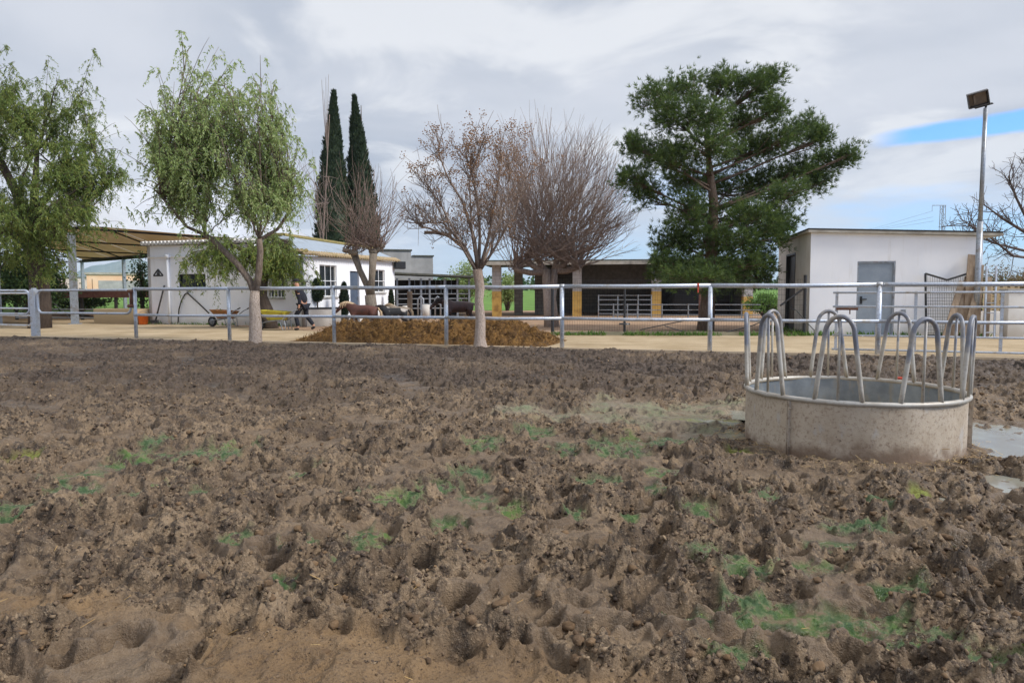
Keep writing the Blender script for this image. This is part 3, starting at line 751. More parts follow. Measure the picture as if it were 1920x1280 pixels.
MT['moss_slime'] = leaf_mat('green_slime_moss', [S(58, 80, 40), S(92, 118, 54), S(118, 140, 82), S(106, 126, 48), S(78, 104, 64)], 0.2, 0.5)
tag(link_mesh('moss', q.reshape(-1, 3), np.arange(N * 4).reshape(-1, 4), MT['moss_slime']), 'thin green moss and algae in the hollows of the mud', 'moss', kind='stuff')
# bits of straw trodden into the mud
VV, FF = [], []; o = 0
for i in range(800):
    cy = 1.9 * (16 / 1.9) ** rg.random(); cx = rg.uniform(-1, 1) * (2.0 + 0.8 * cy)
    if i < 500:
        a = rg.uniform(0, 6.28); rr_ = FR + 0.03 + abs(rg.normal(0, 0.16)); cx, cy = FEED.x + rr_ * math.cos(a), FEED.y + rr_ * math.sin(a)
    i_ = min(int(np.searchsorted(yr, cy)), nr - 1); j_ = int(np.argmin(np.abs(xx[i_] - cx)))
    a = rg.uniform(0, 6.28); L = rg.uniform(.02, .06); wd = 0.0013
    z0 = H[i_, j_] + 0.006
    d_ = np.array([math.cos(a), math.sin(a), rg.uniform(-.1, .5)]) * L / 2; n_ = np.array([-math.sin(a), math.cos(a), 0]) * wd; up = np.array([0, 0, wd])
    c_ = np.array([cx, cy, z0 + abs(d_[2])])
    VV.append(np.array([c_ - d_ - n_, c_ + d_ - n_, c_ + d_ + n_, c_ - d_ + n_, c_ - d_ + up, c_ + d_ + up]))
    FF.append(np.array([(0, 1, 5, 4), (1, 2, 5, 5), (2, 3, 4, 5), (3, 0, 4, 4)][0:1] + [(2, 3, 4, 5)], 'i') + o); o += 6
MT['straw'] = leaf_mat('straw', [S(196, 164, 108), S(166, 132, 84), S(214, 190, 140), S(140, 108, 70)], 0.1, 0.8)
st = link_mesh('straw_litter', np.concatenate(VV), np.concatenate(FF), MT['straw'])
tag(st, 'scraps of pale straw trodden into the mud', 'straw', kind='stuff')
# ------------------------------------------------------------------ round hay feeder
def feeder_mats():
    t = NT('mud_splashed_sheet')
    n = t.noise(3.5, 6, 0.6); g = t.noise(34, 5, 0.75); st_ = t.noise(6, 5, 0.6, stretch=(1.4, 1.4, .6)); sp_ = t.noise(15, 5, 0.72)
    k = t.mix(t.step(n, 0.3, 0.7), S(166, 150, 130), S(184, 170, 152))
    k = t.mix(t.math('MULTIPLY', t.step(g, 0.50, 0.66), 0.75), k, S(128, 108, 90))
    k = t.mix(t.math('MULTIPLY', t.step(st_, 0.58, 0.74), 0.6), k, S(170, 168, 166))
    k = t.mix(t.math('MULTIPLY', t.step(sp_, 0.63, 0.70), 0.9), k, S(96, 80, 68))
    k = t.mix(t.math('MULTIPLY', t.step(g, 0.36, 0.27), 0.7), k, S(208, 192, 168))
    sp = t.n('ShaderNodeSeparateXYZ'); t.l(t.pos(), sp.inputs[0])
    lw = t.step(t.math('ADD', sp.outputs['Z'], t.math('MULTIPLY', t.math('SUBTRACT', n, .5), .5)), 0.13, -0.02)
    k = t.mix(t.math('MULTIPLY', lw, 0.85), k, S(112, 90, 72))
    a = t.done(t.bsdf(k, 0.9, 0, t.bump(t.math('ADD', g, sp_), 0.5, 0.006)))
    t = NT('dull_zinc_inside')
    n = t.noise(4, 6, 0.6); g = t.noise(14, 4, 0.6, stretch=(1, 1, .3))
    k = t.mix(t.step(n, 0.35, 0.7), S(112, 120, 128), S(146, 154, 160)); k = t.mix(t.math('MULTIPLY', t.step(g, .5, .72), .6), k, S(150, 142, 126))
    b = t.done(t.bsdf(k, 0.5, 0.35, None))
    t = NT('worn_feeder_tube')
    n = t.noise(7, 6, 0.65); g = t.noise(45, 4, 0.7); sd_ = t.noise(3.1, 4, 0.6)
    sp = t.n('ShaderNodeSeparateXYZ'); t.l(t.pos(), sp.inputs[0])
    k = t.mix(t.step(n, 0.3, 0.7), S(186, 182, 174), S(160, 152, 140))
    k = t.mix(t.math('MULTIPLY', t.step(g, 0.54, 0.7), 0.6), k, S(140, 122, 104))
    # tops rubbed down to bare blue-grey steel by necks
    top = t.math('MULTIPLY', t.step(t.math('ADD', sp.outputs['Z'], t.math('MULTIPLY', t.math('SUBTRACT', sd_, .5), 1.1)), 0.80, 1.0), t.step(n, .75, .45))
    k = t.mix(t.math('MULTIPLY', top, 0.85), k, S(92, 98, 114))
    c = t.done(t.bsdf(k, 0.5, 0.25, t.bump(g, 0.15, 0.003)))
    return a, b, c
m_out, m_in, m_tube = feeder_mats()
fd = thing('hay_feeder', (FEED.x, FEED.y, 0), 'round galvanised hay feeder with tombstone hoops, caked in dried mud, standing in the paddock', 'hay feeder')
RIMZ, TOPZ = 0.44, 1.10
mb = MB(); n = 96
dent = lambda a: 0.009 * math.sin(3 * a + 1) + 0.005 * math.sin(7 * a) + 0.003 * math.sin(17 * a + 2)
def ring(r, z): return [(FEED.x + (r + dent(2 * math.pi * k / n)) * math.cos(2 * math.pi * k / n), FEED.y + (r + dent(2 * math.pi * k / n)) * math.sin(2 * math.pi * k / n), z) for k in range(n)]
quadring = lambda o: [(k, (k + 1) % n, n + (k + 1) % n, n + k) for k in range(n)]
mb.cur = 0; mb.add(ring(FR, -0.14) + ring(FR, RIMZ), quadring(0))
mb.cur = 1; mb.add(ring(FR - 0.008, RIMZ) + ring(FR - 0.008, -0.14), quadring(0))
mb.build('tub', [m_out, m_in], fd, True)
mb = MB(); mb.torus((FEED.x, FEED.y, RIMZ), FR + 0.002, 0.021, 96, 10); mb.build('rim', m_tube, fd, True)
mb = MB()
mb.lathe((FEED.x, FEED.y, 0.02), [(0.001, 0.05), (0.3, 0.055), (0.6, 0.03), (FR - 0.01, 0.0)], 40)
for i in range(260):
    a = random.uniform(0, 6.28); r_ = random.uniform(0, FR - .06); L = random.uniform(.05, .14); b = random.uniform(0, 6.28)
    c = Vector((FEED.x + r_ * math.cos(a), FEED.y + r_ * math.sin(a), 0.075)); d = Vector((math.cos(b), math.sin(b), random.uniform(-.1, .3))) * L
    mb.tube([c, c + d], 0.0025, 3, False)
mb.build('trampled_hay', MT['straw'], fd)
seam_a = math.atan2(G(1497, 843).y - FEED.y, G(1497, 843).x - FEED.x)
for a in (seam_a, seam_a + math.pi * 2 / 3, seam_a - math.pi * 2 / 3 - 0.08):
    e = Vector((math.cos(a), math.sin(a), 0)); tt = Vector((-e.y, e.x, 0)); c = Vector((FEED.x, FEED.y, 0)) + e * (FR + 0.016)
    mb = MB()
    for off in (-0.006, 0.006):
        mb.box(c + tt * off + Vector((0, 0, 0.155)), (0.034, 0.006, 0.53), math.atan2(e.y, e.x))
    for z in (0.05, 0.2, 0.36): mb.tube([c + tt * -.02 + Vector((0, 0, z)), c + tt * .02 + Vector((0, 0, z))], 0.008, 6)
    mb.build('seam_flange', m_out, fd)
camang = math.atan2(-FEED.y, -FEED.x)
def on_cyl(phi, u, z, r=FR): a = phi + u / FR; return Vector((FEED.x + r * math.cos(a), FEED.y + r * math.sin(a), z))
for i in range(9):
    phi = camang + R(-6 + 40 * i)          # to the right of the camera-facing point
    lean = random.uniform(-.012, .012); tall = TOPZ + random.uniform(-.012, .012)
    prof = [(-.172, RIMZ)]; hw_ = 0.104; zc = tall - 0.14
    for k in range(1, 5): prof.append((-.172 + (.172 - hw_) * k / 5, RIMZ + (zc - RIMZ) * k / 5))
    for k in range(13): prof.append((-hw_ * math.cos(math.pi * k / 12), zc + 0.14 * math.sin(math.pi * k / 12)))
    for k in range(4, 0, -1): prof.append((.172 - (.172 - hw_) * k / 5, RIMZ + (zc - RIMZ) * k / 5))
    prof.append((.172, RIMZ))
    rr_ = lambda z: FR + (z - RIMZ) * 0.02
    mb = MB(); mb.tube([on_cyl(phi, u + lean * (z - RIMZ), z, rr_(z)) for u, z in prof], 0.0185, 10)
    hp = mb.build('hoop', m_tube, fd, True)
    mb = MB(); mb.tube([on_cyl(phi, 0, RIMZ), on_cyl(phi, lean * .6, tall - .01, rr_(tall))], 0.011, 8)
    b_ = mb.build('centre_bar', m_tube, fd, True)
rt = P(1690, 715, 6.98); mb = MB()
mb.torus((rt.x, rt.y, RIMZ), 0.03, 0.012, 14, 6)
mb.box((rt.x + .02, rt.y - .02, RIMZ - .02), (.05, .02, .04), .4)
mt_red = simple('red_twine', S(176, 62, 44), S(196, 84, 60), 40, 0.8)
mb.build('twine_knot', mt_red, fd)

# ------------------------------------------------------------------ paddock fence
ZT, ZL = 1.40, 0.735
zs = [fence_x(x) for x in (255, 1054, 1645)]
def rail_h(px, y):
    v = ray(px, y); k = (FL.a - CAM).dot(FL.n) / v.dot(FL.n); return (CAM + v * k).z
hT = [(p, rail_h(p, y)) for p, y in ((260, 541.5), (628, 539.5), (1054, 537), (1331, 535), (1900, 531.5))]
hL = [(p, rail_h(p, y)) for p, y in ((260, 589.5), (628, 592), (1054, 597), (1331, 598.5), (1900, 606))]
ZT = sum(h for _, h in hT) / 5; ZL = sum(h for _, h in hL) / 5
print('RAIL', [round(h, 3) for _, h in hT], [round(h, 3) for _, h in hL])
fence = thing('paddock_fence', fence_x(1000), 'long galvanised tube fence with two rails along the far edge of the mud paddock', 'fence')
posts = [fence_x(p) for p in (256, 431, 627, 837, 1054, 1331, 1646)]
d_ = posts[-1] - posts[-2]
for k in range(1, 5): posts.append(posts[6] + d_ * k)
for i, p in enumerate(posts):
    mb = MB(); lx = random.uniform(-.008, .008)
    mb.tube([p + Vector((0, 0, -.12)), p + Vector((lx, 0, ZT - 0.02))], 0.05, 12)
    for z in (0.25, ZL + .14, ZT - .14): mb.tube([p + FL.n * .045 + Vector((.01, 0, z)), p + FL.n * .058 + Vector((.01, 0, z))], .011, 6)
    mb.build('post', MT['galv'], fence, True)
for i in range(len(posts) - 1):
    a, b = posts[i], posts[i + 1]
    for z, r_, nm in ((ZT, .046, 'top_rail'), (ZL, .036, 'lower_rail')):
        mb = MB(); o = FL.n * (0.0 if nm == 'top_rail' else 0.045)
        m_ = (a + b) / 2 + Vector((0, 0, z - random.uniform(.004, .022)))
        ext = 0.0
        mb.tube([a + o + Vector((0, 0, z)), m_ + o, b + o + Vector((0, 0, z))], r_, 12)
        if nm == 'top_rail' and i % 2 == 0: mb.tube([a + fu * -.05 + Vector((0, 0, z)), a + fu * .05 + Vector((0, 0, z))], r_ + .006, 12)
        mb.build(nm, MT['galv'], fence, True)
# red tape tied on the top rail
tp = fence_x(1308); mb = MB()
mb.tube([tp + fu * .02 + Vector((0, 0, ZT)), tp - fu * .02 + Vector((0, 0, ZT))], .052, 10); mb.box(tp + FL.n * .056 + Vector((0, 0, ZT - .09)), (.03, .004, .12), .1)
solo(tag(mb.build('tape', mt_red), 'scrap of red tape tied round the top fence rail near the pine trunk', 'tape'))

# gate in the fence on its left end, with rounded corners and rusty hinges
gp = fence_x(68)
gate_post = MB(); gate_post.box(gp + Vector((0, 0, .62)), (.20, .16, 1.62), math.atan2(fu.y, fu.x))
gate_post.box(gp + Vector((0, 0, ZT + .02)), (.12, .1, .04), math.atan2(fu.y, fu.x))
solo(tag(gate_post.build('gate_post', MT['galv'], None, False, .01), 'thick square steel gate post between the two gates at the fence end', 'post'))
def ring_gate(name, a, b, z0, z1, label, mids=(), r_=.036, mat='galv', verts=()):
    """a welded tube gate from a to b (ground points)"""
    g = thing(name, (a + b) / 2, label, 'gate')
    u = (b - a).normalized(); L = (b - a).length; q = 0.16
    def p(t_, z): return a + u * t_ + Vector((0, 0, z))
    loop = [p(q, z0), p(L - q, z0)] + [p(L - q + q * math.sin(k * .3927), z0 + q - q * math.cos(k * .3927)) for k in range(1, 5)]
    loop += [p(L - q + q * math.cos(k * .3927), z1 - q + q * math.sin(k * .3927)) for k in range(0, 5)]
    loop += [p(q, z1)] + [p(q - q * math.sin(k * .3927), z1 - q + q * math.cos(k * .3927)) for k in range(1, 5)]
    loop += [p(q - q * math.cos(k * .3927), z0 + q - q * math.sin(k * .3927)) for k in range(0, 5)]
    mb = MB(); mb.tube(loop, r_, 10, False); mb.build('frame', MT[mat], g, True)
    for z in mids:
        mb = MB(); mb.tube([p(.01, z), p(L - .01, z)], r_ * .85, 8); mb.build('rail', MT[mat], g, True)
    for t_ in verts:
        mb = MB(); mb.tube([p(t_, z0), p(t_, z1)], r_ * .85, 8); mb.build('upright', MT[mat], g, True)
    return g
ga = fence_x(76) + FL.n * .02; gb = fence_x(249) + FL.n * .02
g = ring_gate('tube_gate', ga, gb, 0.735, 1.40, 'two-rail tube gate with rounded corners and rusty hinge left of the long fence')
mb = MB(); hb = fence_x(251)
for z in (1.36, 0.95): mb.tube([hb + FL.n * .05 + fu * -.09 + Vector((0, 0, z)), hb + FL.n * .05 + fu * .09 + Vector((0, 0, z))], .05, 10)
mb.tube([hb + FL.n * .03 + Vector((0, 0, 1.0)), hb + FL.n * .03 + Vector((0, 0, 1.36))], .045, 8)
mb.build('hinge', MT['rust'], g, True)
ga = fence_x(60) + FL.n * .02; gb = ga + fu * 3.4
ring_gate('tube_gate', gb, ga, 0.70, 1.40, 'two-rail tube gate cut off by the photo edge, left of the square gate post')
# the open farm gate standing behind it, left
ga, gb = P(60, 608, 22.9), P(-90, 608, 24.6); ga.z = gb.z = 0
ring_gate('swing_gate', gb, ga, 0.28, 1.32, 'open four-rail swing gate standing behind the left end of the fence', (0.60, 0.83), .034, 'galv', (0.9,))
# galvanised panel on the right, in the gateway
pa, pb = fence_x(1568) - FL.n * .75, fence_x(2330) - FL.n * .45
def zat(px, y, a, b):
    return Wall(a, b).tz(px, y)[1]
zz5 = [zat(1580, y, pa, pb) for y in (548.5, 574.5, 601, 628.5, 654.5)]
panel = thing('farm_gate', (pa + pb) / 2, 'galvanised five-rail farm gate panel behind the hay feeder on the right', 'gate')
u = (pb - pa).normalized(); L = (pb - pa).length
for i, z in enumerate(zz5):
    mb = MB(); mb.tube([pa + Vector((0, 0, z)), pb + Vector((0, 0, z))], .024, 10); mb.build('rail', MT['galv'], panel, True)
pw = Wall(pa, pb)
for px in (1568, 1716, 1878, 2040, 2200, 2330):
    t_ = pw.tz(px, 600)[0]
    mb = MB(); mb.box(pa + u * t_ + Vector((0, 0, (zz5[0] + zz5[4]) / 2)), (.055, .03, zz5[0] - zz5[4] + .05), math.atan2(u.y, u.x)); mb.build('upright', MT['galv'], panel)
lk = pw.tz(1588, 577)[0]; mb = MB(); mb.box(pa + u * lk + Vector((0, 0, zz5[1] - .05)) + FL.n * .03, (.42, .03, .05), math.atan2(u.y, u.x)); mb.tube([pa + u * lk + Vector((.06, 0, zz5[1] - .07)) + FL.n * .03, pa + u * lk + Vector((.06, 0, zz5[1] - .16)) + FL.n * .03], .012, 6)
mb.build('latch', MT['rust'], panel)

# ------------------------------------------------------------------ white shed on the right
s0, s1, sb = P(1516, 628, 21.0), P(1836, 631, 20.1), P(1457, 610, 26.2)
for q in (s0, s1, sb): q.z = 0
W1 = Wall(s0, s1); W2 = Wall(sb, s0)
zl = W1.tz(1516, 436)[1]; zr_ = W1.tz(1836, 443)[1]; zb = W2.tz(1458, 459)[1]
shed = thing('white_shed', (s0 + s1) / 2, 'small white rendered shed with flat roof and grey metal door on the right', 'shed')
back = (sb - s0)
s2 = s1 + back
def wall_with_holes(mb, w, L, ztop0, ztop1, holes, th=0.16):
    """front face of a wall split round its openings (t0,t1,z0,z1), with real reveals"""
    ts = sorted({0, L, *[h[0] for h in holes], *[h[1] for h in holes]})
    zt = lambda t_: ztop0 + (ztop1 - ztop0) * t_ / L
    for a, b in zip(ts[:-1], ts[1:]):
        hs = sorted([h for h in holes if h[0] < (a + b) / 2 < h[1]], key=lambda h: h[2])
        z = -0.2
        for h_ in hs + [None]:
            z1 = h_[2] if h_ else None
            if h_: lo, hi0, hi1 = z, z1, z1
            else: lo, hi0, hi1 = z, zt(a), zt(b)
            if hi0 > lo + 0.001:
                mb.add([w.pt(a, lo), w.pt(b, lo), w.pt(b, hi1), w.pt(a, hi0), w.pt(a, lo, -th), w.pt(b, lo, -th), w.pt(b, hi1, -th), w.pt(a, hi0, -th)],
                       [(0, 1, 2, 3), (7, 6, 5, 4), (0, 4, 5, 1), (3, 2, 6, 7), (0, 3, 7, 4), (1, 5, 6, 2)])
            if h_: z = h_[3]
d0, d1 = W1.tz(1608, 490), W1.tz(1675, 628)
hole = (d0[0], d1[0], 0.02, d0[1])
mb = MB(); wall_with_holes(mb, W1, W1.L, zl, zr_, [hole]); mb.build('front_wall', MT['white_wall'], shed)
e0, e1 = W2.tz(1475, 478), W2.tz(1489, 600)
hole2 = (min(e0[0], e1[0]), max(e0[0], e1[0]), 0.02, e0[1])
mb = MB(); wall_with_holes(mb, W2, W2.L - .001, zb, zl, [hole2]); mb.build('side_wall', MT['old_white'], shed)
W3, W4 = Wall(s1, s2), Wall(s2, sb)
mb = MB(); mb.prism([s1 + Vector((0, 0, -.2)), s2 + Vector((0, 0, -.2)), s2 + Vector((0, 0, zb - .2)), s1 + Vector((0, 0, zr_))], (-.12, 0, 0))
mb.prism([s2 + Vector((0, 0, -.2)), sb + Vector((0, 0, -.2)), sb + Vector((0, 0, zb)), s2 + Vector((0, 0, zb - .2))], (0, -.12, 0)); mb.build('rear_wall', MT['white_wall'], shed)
fo = W1.n * .14; ro_ = W1.u * .45; lo_ = -W1.u * .10; bo = -W1.n * .2
c0 = s0 + fo + lo_ + Vector((0, 0, zl)); c1 = s1 + fo + ro_ + Vector((0, 0, zr_ - .004)); c2 = s2 + bo + ro_ + Vector((0, 0, zb - .2)); c3 = sb + bo + lo_ + Vector((0, 0, zb))
mb = MB(); mb.prism([c0, c1, c2, c3], (0, 0, .07)); mb.build('roof', MT['roof_sheet'], shed)
mb = MB(); up = Vector((0, 0, .072)); mb.prism([c0 + up - W1.n * .03, c1 + up - W1.n * .03, c2 + up, c3 + up], (0, 0, .05)); mb.build('roof_felt', MT['dark_void'], shed)
tc_ = P(1610, 430, 22.6); mb = MB(); mb.lathe((tc_.x, tc_.y, zl + .05), [(.001, .16), (.28, .14), (.5, .08), (.56, .0)], 20); mb.build('roof_hatch', MT['black_metal'], shed, True)
mb = MB(); th = .05
mb.wbox(W1, hole[0] + .05, hole[1] - .05, .03, hole[3] - .05, -.09, -.05)
dr = mb.build('door', MT['grey_paint'], shed)
mb = MB()
for a, b, z0, z1 in ((hole[0] + .002, hole[0] + .05, .02, hole[3] - .002), (hole[1] - .05, hole[1] - .002, .02, hole[3] - .002), (hole[0] + .05, hole[1] - .05, hole[3] - .05, hole[3] - .002)):
    mb.wbox(W1, a, b, z0, z1, -.10, -.01)
mb.build('door_frame', MT['galv_far'], shed)
mb = MB(); hx, hz = W1.tz(1611, 562); mb.wbox(W1, hx - .03 + .06, hx + .03 + .06, hz - .12, hz + .10, -.048, -.03); mb.wbox(W1, hx + .05, hx + .20, hz, hz + .03, -.03, .02); mb.build('handle', MT['black_metal'], dr)
hb = bpy.data.objects['handle']
mb = MB(); mb.wbox(W2, hole2[0] + .04, hole2[1] - .04, .02, hole2[3] - .04, -.13, -.10); d2 = mb.build('door', MT['black_metal'], shed); d2['label'] = 'dark narrow side door'
mb = MB()
for a, b, z0, z1 in ((hole2[0] + .002, hole2[0] + .06, .02, hole2[3] - .002), (hole2[1] - .06, hole2[1] - .002, .02, hole2[3] - .002), (hole2[0] + .06, hole2[1] - .06, hole2[3] - .06, hole2[3] - .002)):
    mb.wbox(W2, a, b, z0, z1, -.10, .015)
mb.build('door_frame', MT['black_metal'], shed)
mb = MB(); sx, sz = W1.tz(1693, 584); mb.wbox(W1, sx - .06, sx + .06, sz - .06, sz + .06, -.002, .05); mb.build('socket_box', MT['galv_far'], shed)

# flood light on its pole at the right corner
lp = P(1828, 632, 19.7); lp.z = 0
top = P(1841, 203, 19.7)
lamp = thing('floodlight_pole', lp, 'tall grey steel pole with a tilted square floodlight beside the white shed', 'floodlight')
lx = Vector((lp.x + .03, lp.y, top.z))
mb = MB(); mb.tube([lp, Vector((lp.x + .012, lp.y, 3.2))], .075, 12); mb.tube([Vector((lp.x + .012, lp.y, 3.0)), lx], .055, 12); mb.build('pole', MT['galv_far'], lamp, True)
hc = P(1834, 186, 19.5)
Rm = Matrix.Rotation(R(-13), 3, 'Y') @ Matrix.Rotation(R(-28), 3, 'Z') @ Matrix.Rotation(R(14), 3, 'X')
def LB(mb, c, size): mb.box(hc + Rm @ (Vector(c) * .8), [q * .8 for q in size], 0, Rm)
mb = MB()
for c, sz_ in (((0, .10, 0), (.60, .05, .48)), ((0, -.03, .225), (.60, .22, .03)), ((0, -.03, -.225), (.60, .22, .03)), ((-.285, -.03, 0), (.03, .22, .42)), ((.285, -.03, 0), (.03, .22, .42))): LB(mb, c, sz_)
hd = mb.build('lamp_housing', simple('dark_grey_casting', S(66, 64, 64), S(88, 84, 82), 12, .6), lamp)
mb = MB(); LB(mb, (0, .06, 0), (.50, .01, .38)); LB(mb, (-.10, .0, .02), (.06, .1, .30)); mb.build('reflector', simple('dull_reflector', S(140, 130, 120), S(116, 108, 100), 6, .35, .5), hd)
mb = MB(); mb.tube([lx + Vector((0, 0, -.12)), lx + Vector((.02, .02, .08)), hc + Rm @ Vector((.10, .10, -.18))], .03, 8); LB(mb, (.12, -.02, -.26), (.52, .26, .03)); mb.build('bracket', MT['black_metal'], lamp)

# planks, ladder, black mesh gate leaning at the shed's right end
def lean(name, foot, head, w_, th_, mat, label, cat, group=None):
    foot, head = Vector(foot), Vector(head); ax = (head - foot); L = ax.length; ax.normalize()
    sd_ = W1.u; nn = ax.cross(sd_).normalized(); sd_ = nn.cross(ax).normalized()
    mb = MB(); c = (foot + head) / 2
    mb.box(c, (w_, th_, L), 0, Matrix((sd_, nn, ax)).transposed())
    return solo(tag(mb.build(name, mat, None, False, .006), label, cat, group))
def wpt(px, y, out):
    t_, z = W1.tz(px, y); return W1.pt(t_, z, out)
spec = [(1795, 628, 1822, 478, .26, 'wide grey-brown plank, tallest of those leaning on the shed corner'), (1770, 630, 1812, 520, .20, 'plank leaning second from the mesh gate against the white shed'),
        (1808, 632, 1832, 497, .18, 'plank leaning beneath the floodlight pole, close to the aluminium ladder'), (1752, 631, 1797, 528, .16, 'short weathered plank leaning nearest the black mesh gate'),
        (1823, 634, 1845, 520, .15, 'narrow plank leaning past the shed corner by the block wall'), (1785, 634, 1822, 540, .14, 'brown plank in front of the wider leaning planks')]
for i, (x0, y0, x1, y1, w_, lab) in enumerate(spec):
    f0 = wpt(x0, y0, .62 + .05 * i); f0.z = 0.02; lean('plank', f0, wpt(x1, y1, .10 + .05 * i), w_, .045, MT['wood'], lab, 'plank', 'planks leaning on the white shed')
la, lb_ = wpt(1826, 634, .95), wpt(1846, 500, .42); la.z = 0.01
lad = thing('ladder', la, 'narrow aluminium ladder leaning among the planks by the shed corner', 'ladder')
for o in (-.12, .12):
    mb = MB(); mb.tube([la + W1.u * o, lb_ + W1.u * o], .028, 6); mb.build('stile', MT['galv'], lad)
for k in range(7):
    mb = MB(); c = la.lerp(lb_, (k + .6) / 7.4); mb.tube([c - W1.u * .12, c + W1.u * .12], .014, 6); mb.build('rung', MT['galv'], lad)
mg = thing('mesh_gate', wpt(1765, 626, .3), 'black framed wire mesh gate with V-shaped top leaning on the white shed wall', 'gate')
t0 = W1.tz(1731, 512)[0]; t1 = W1.tz(1812, 516)[0]; zt = W1.tz(1731, 513)[1]; zv = W1.tz(1770, 525)[1]; tm = (t0 + t1) / 2
lp_ = lambda t_, z: W1.pt(t_, z, .42 - .14 * z)
mb = MB()
for a, b in (((t0, .05), (t0, zt)), ((t1, .05), (t1, zt)), ((t0, zt), (tm, zv)), ((tm, zv), (t1, zt)), ((t0, .05), (t1, .05))): mb.tube([lp_(*a), lp_(*b)], .030, 6)
mb.build('frame', MT['black_metal'], mg)
mb = MB()
k = t0 + .06
while k < t1: mb.tube([lp_(k, .05), lp_(k, zv + abs(k - tm) / (t1 - tm) * (zt - zv))], .0045, 3, False); k += .06
z = .12
while z < zv: mb.tube([lp_(t0, z), lp_(t1, z)], .0045, 3, False); z += .09
mb.build('wire_mesh', MT['black_metal'], mg)

# breeze-block screen, white pillar, low white block on the far right
b0, b1 = P(1842, 600, 21.6), P(1876, 600, 21.2); BW = Wall((b0.x, b0.y), (b1.x + .5, b1.y - .05))
z_hi = BW.tz(1855, 534)[1]; z_lo = BW.tz(1855, 586)[1]
scr = thing('block_screen', (BW.a + BW.b) / 2, 'cream pierced concrete block screen wall between the ladder and the white pillar', 'wall')
mb = MB(); cs = BW.L / 5; rows = 4; rh = (z_hi - z_lo) / rows
mb.wbox(BW, 0, BW.L, -.1, z_lo, -.16, 0)
for r_ in range(rows):
    for c_ in range(5):
        a, b, zl0, zh0 = c_ * cs, (c_ + 1) * cs, z_lo + r_ * rh, z_lo + (r_ + 1) * rh; q = .05
        mb.wbox(BW, a, b, zl0, zl0 + q, -.12, -.004); mb.wbox(BW, a, b, zh0 - q, zh0 - .002, -.12, -.004); mb.wbox(BW, a, a + q, zl0 + q, zh0 - q, -.12, -.004); mb.wbox(BW, b - q, b - .002, zl0 + q, zh0 - q, -.12, -.004)
        m_ = (a + b) / 2; zm = (zl0 + zh0) / 2; mb.wbox(BW, m_ - .07, m_ + .07, zm - .02, zm + .02, -.10, -.02)
mb.build('pierced_blocks', MT['tan_concrete'], scr)
lw = P(1857, 630, 20.6); mb = MB(); mb.box((lw.x, lw.y, .33), (.42, .35, .76), .1); solo(tag(mb.build('masonry_block', MT['old_white'], None, False, .01), 'low white masonry block at the foot of the pierced screen wall', 'block'))
pp = P(1896, 640, 19.2); pp.z = 0; zt = P(1896, 546, 19.2).z
pil = thing('gate_pillar', pp, 'white square pillar with brown stained base near the photo\'s right edge', 'pillar')
mb = MB(); mb.box((pp.x, pp.y, zt / 2 - .1), (.42, .40, zt + .2), -.15); mb.build('shaft', MT['old_white'], pil, False, .012)
mb = MB(); mb.box((pp.x, pp.y, zt + .03), (.5, .48, .06), -.15); mb.build('cap', MT['concrete'], pil, False, .01)

# ------------------------------------------------------------------ wire mesh fence and its gate between path and yard
m0, m1 = P(1036, 627, 21.6), P(1512, 626, 20.9)
for q in (m0, m1): q.z = 0
MW = Wall(m0, m1); zt = 1.66
mf = thing('mesh_fence', (m0 + m1) / 2, 'dark welded wire mesh fence on a low mossy kerb in front of the open stables', 'fence')
mb = MB(); mb.wbox(MW, 0, MW.L - 0.9, -.1, .10, -.09, .09); mb.build('kerb_base', MT['kerb_grey'], mf)
for px in (1036, 1171, 1508):
    t_ = MW.tz(px, 600)[0]; mb = MB(); r_ = .05 if px == 1171 else .065
    mb.tube([MW.pt(t_, -.1), MW.pt(t_, zt + (.12 if px == 1508 else -.25))], r_ * .75, 8); mb.build('post', MT['black_metal'], mf)
mb = MB(); k = 0.0
while k < MW.L: mb.tube([MW.pt(k, .12), MW.pt(k, zt)], .0028, 3, False); k += .075
z = .15
while z < zt: mb.tube([MW.pt(0, z), MW.pt(MW.L, z)], .0028, 3, False); z += .15
mb.build('wire_mesh', MT['black_metal'], mf)
def mpt(px, y, o=.04): t_, z = MW.tz(px, y); return MW.pt(t_, z, o)
mb = MB()
for pl in (((1200, 618), (1252, 607), (1300, 598)), ((1246, 611), (1297, 626)), ((1297, 627), (1345, 627)), ((1345, 627), (1410, 610), (1440, 598))): mb.tube([mpt(*q) for q in pl], .016, 6)
mb.build('lower_brace', MT['black_metal'], mf)
mb = MB(); mb.tube([mpt(1462, 573), mpt(1506, 541)], .028, 8); mb.build('diagonal_brace', MT['black_metal'], mf)
dk = MW.tz(1171, 607)[0]; mb = MB(); mb.lathe(MW.pt(dk, MW.tz(1171, 607)[1]), [(.001, .03), (.16, .02), (.18, -.02), (.001, -.03)], 14); mb.build('foot_disc', MT['black_metal'], mf)
cb_ = MB(); cb_.tube([mpt(1478, 577, .1), mpt(1492, 582, .1), mpt(1510, 604, .12), mpt(1530, 625, .16), mpt(1548, 630, .2)], .014, 6)
solo(tag(cb_.build('cable', MT['black_metal'], None, True), 'black cable drooping from the mesh fence to the shed wall foot', 'cable'))
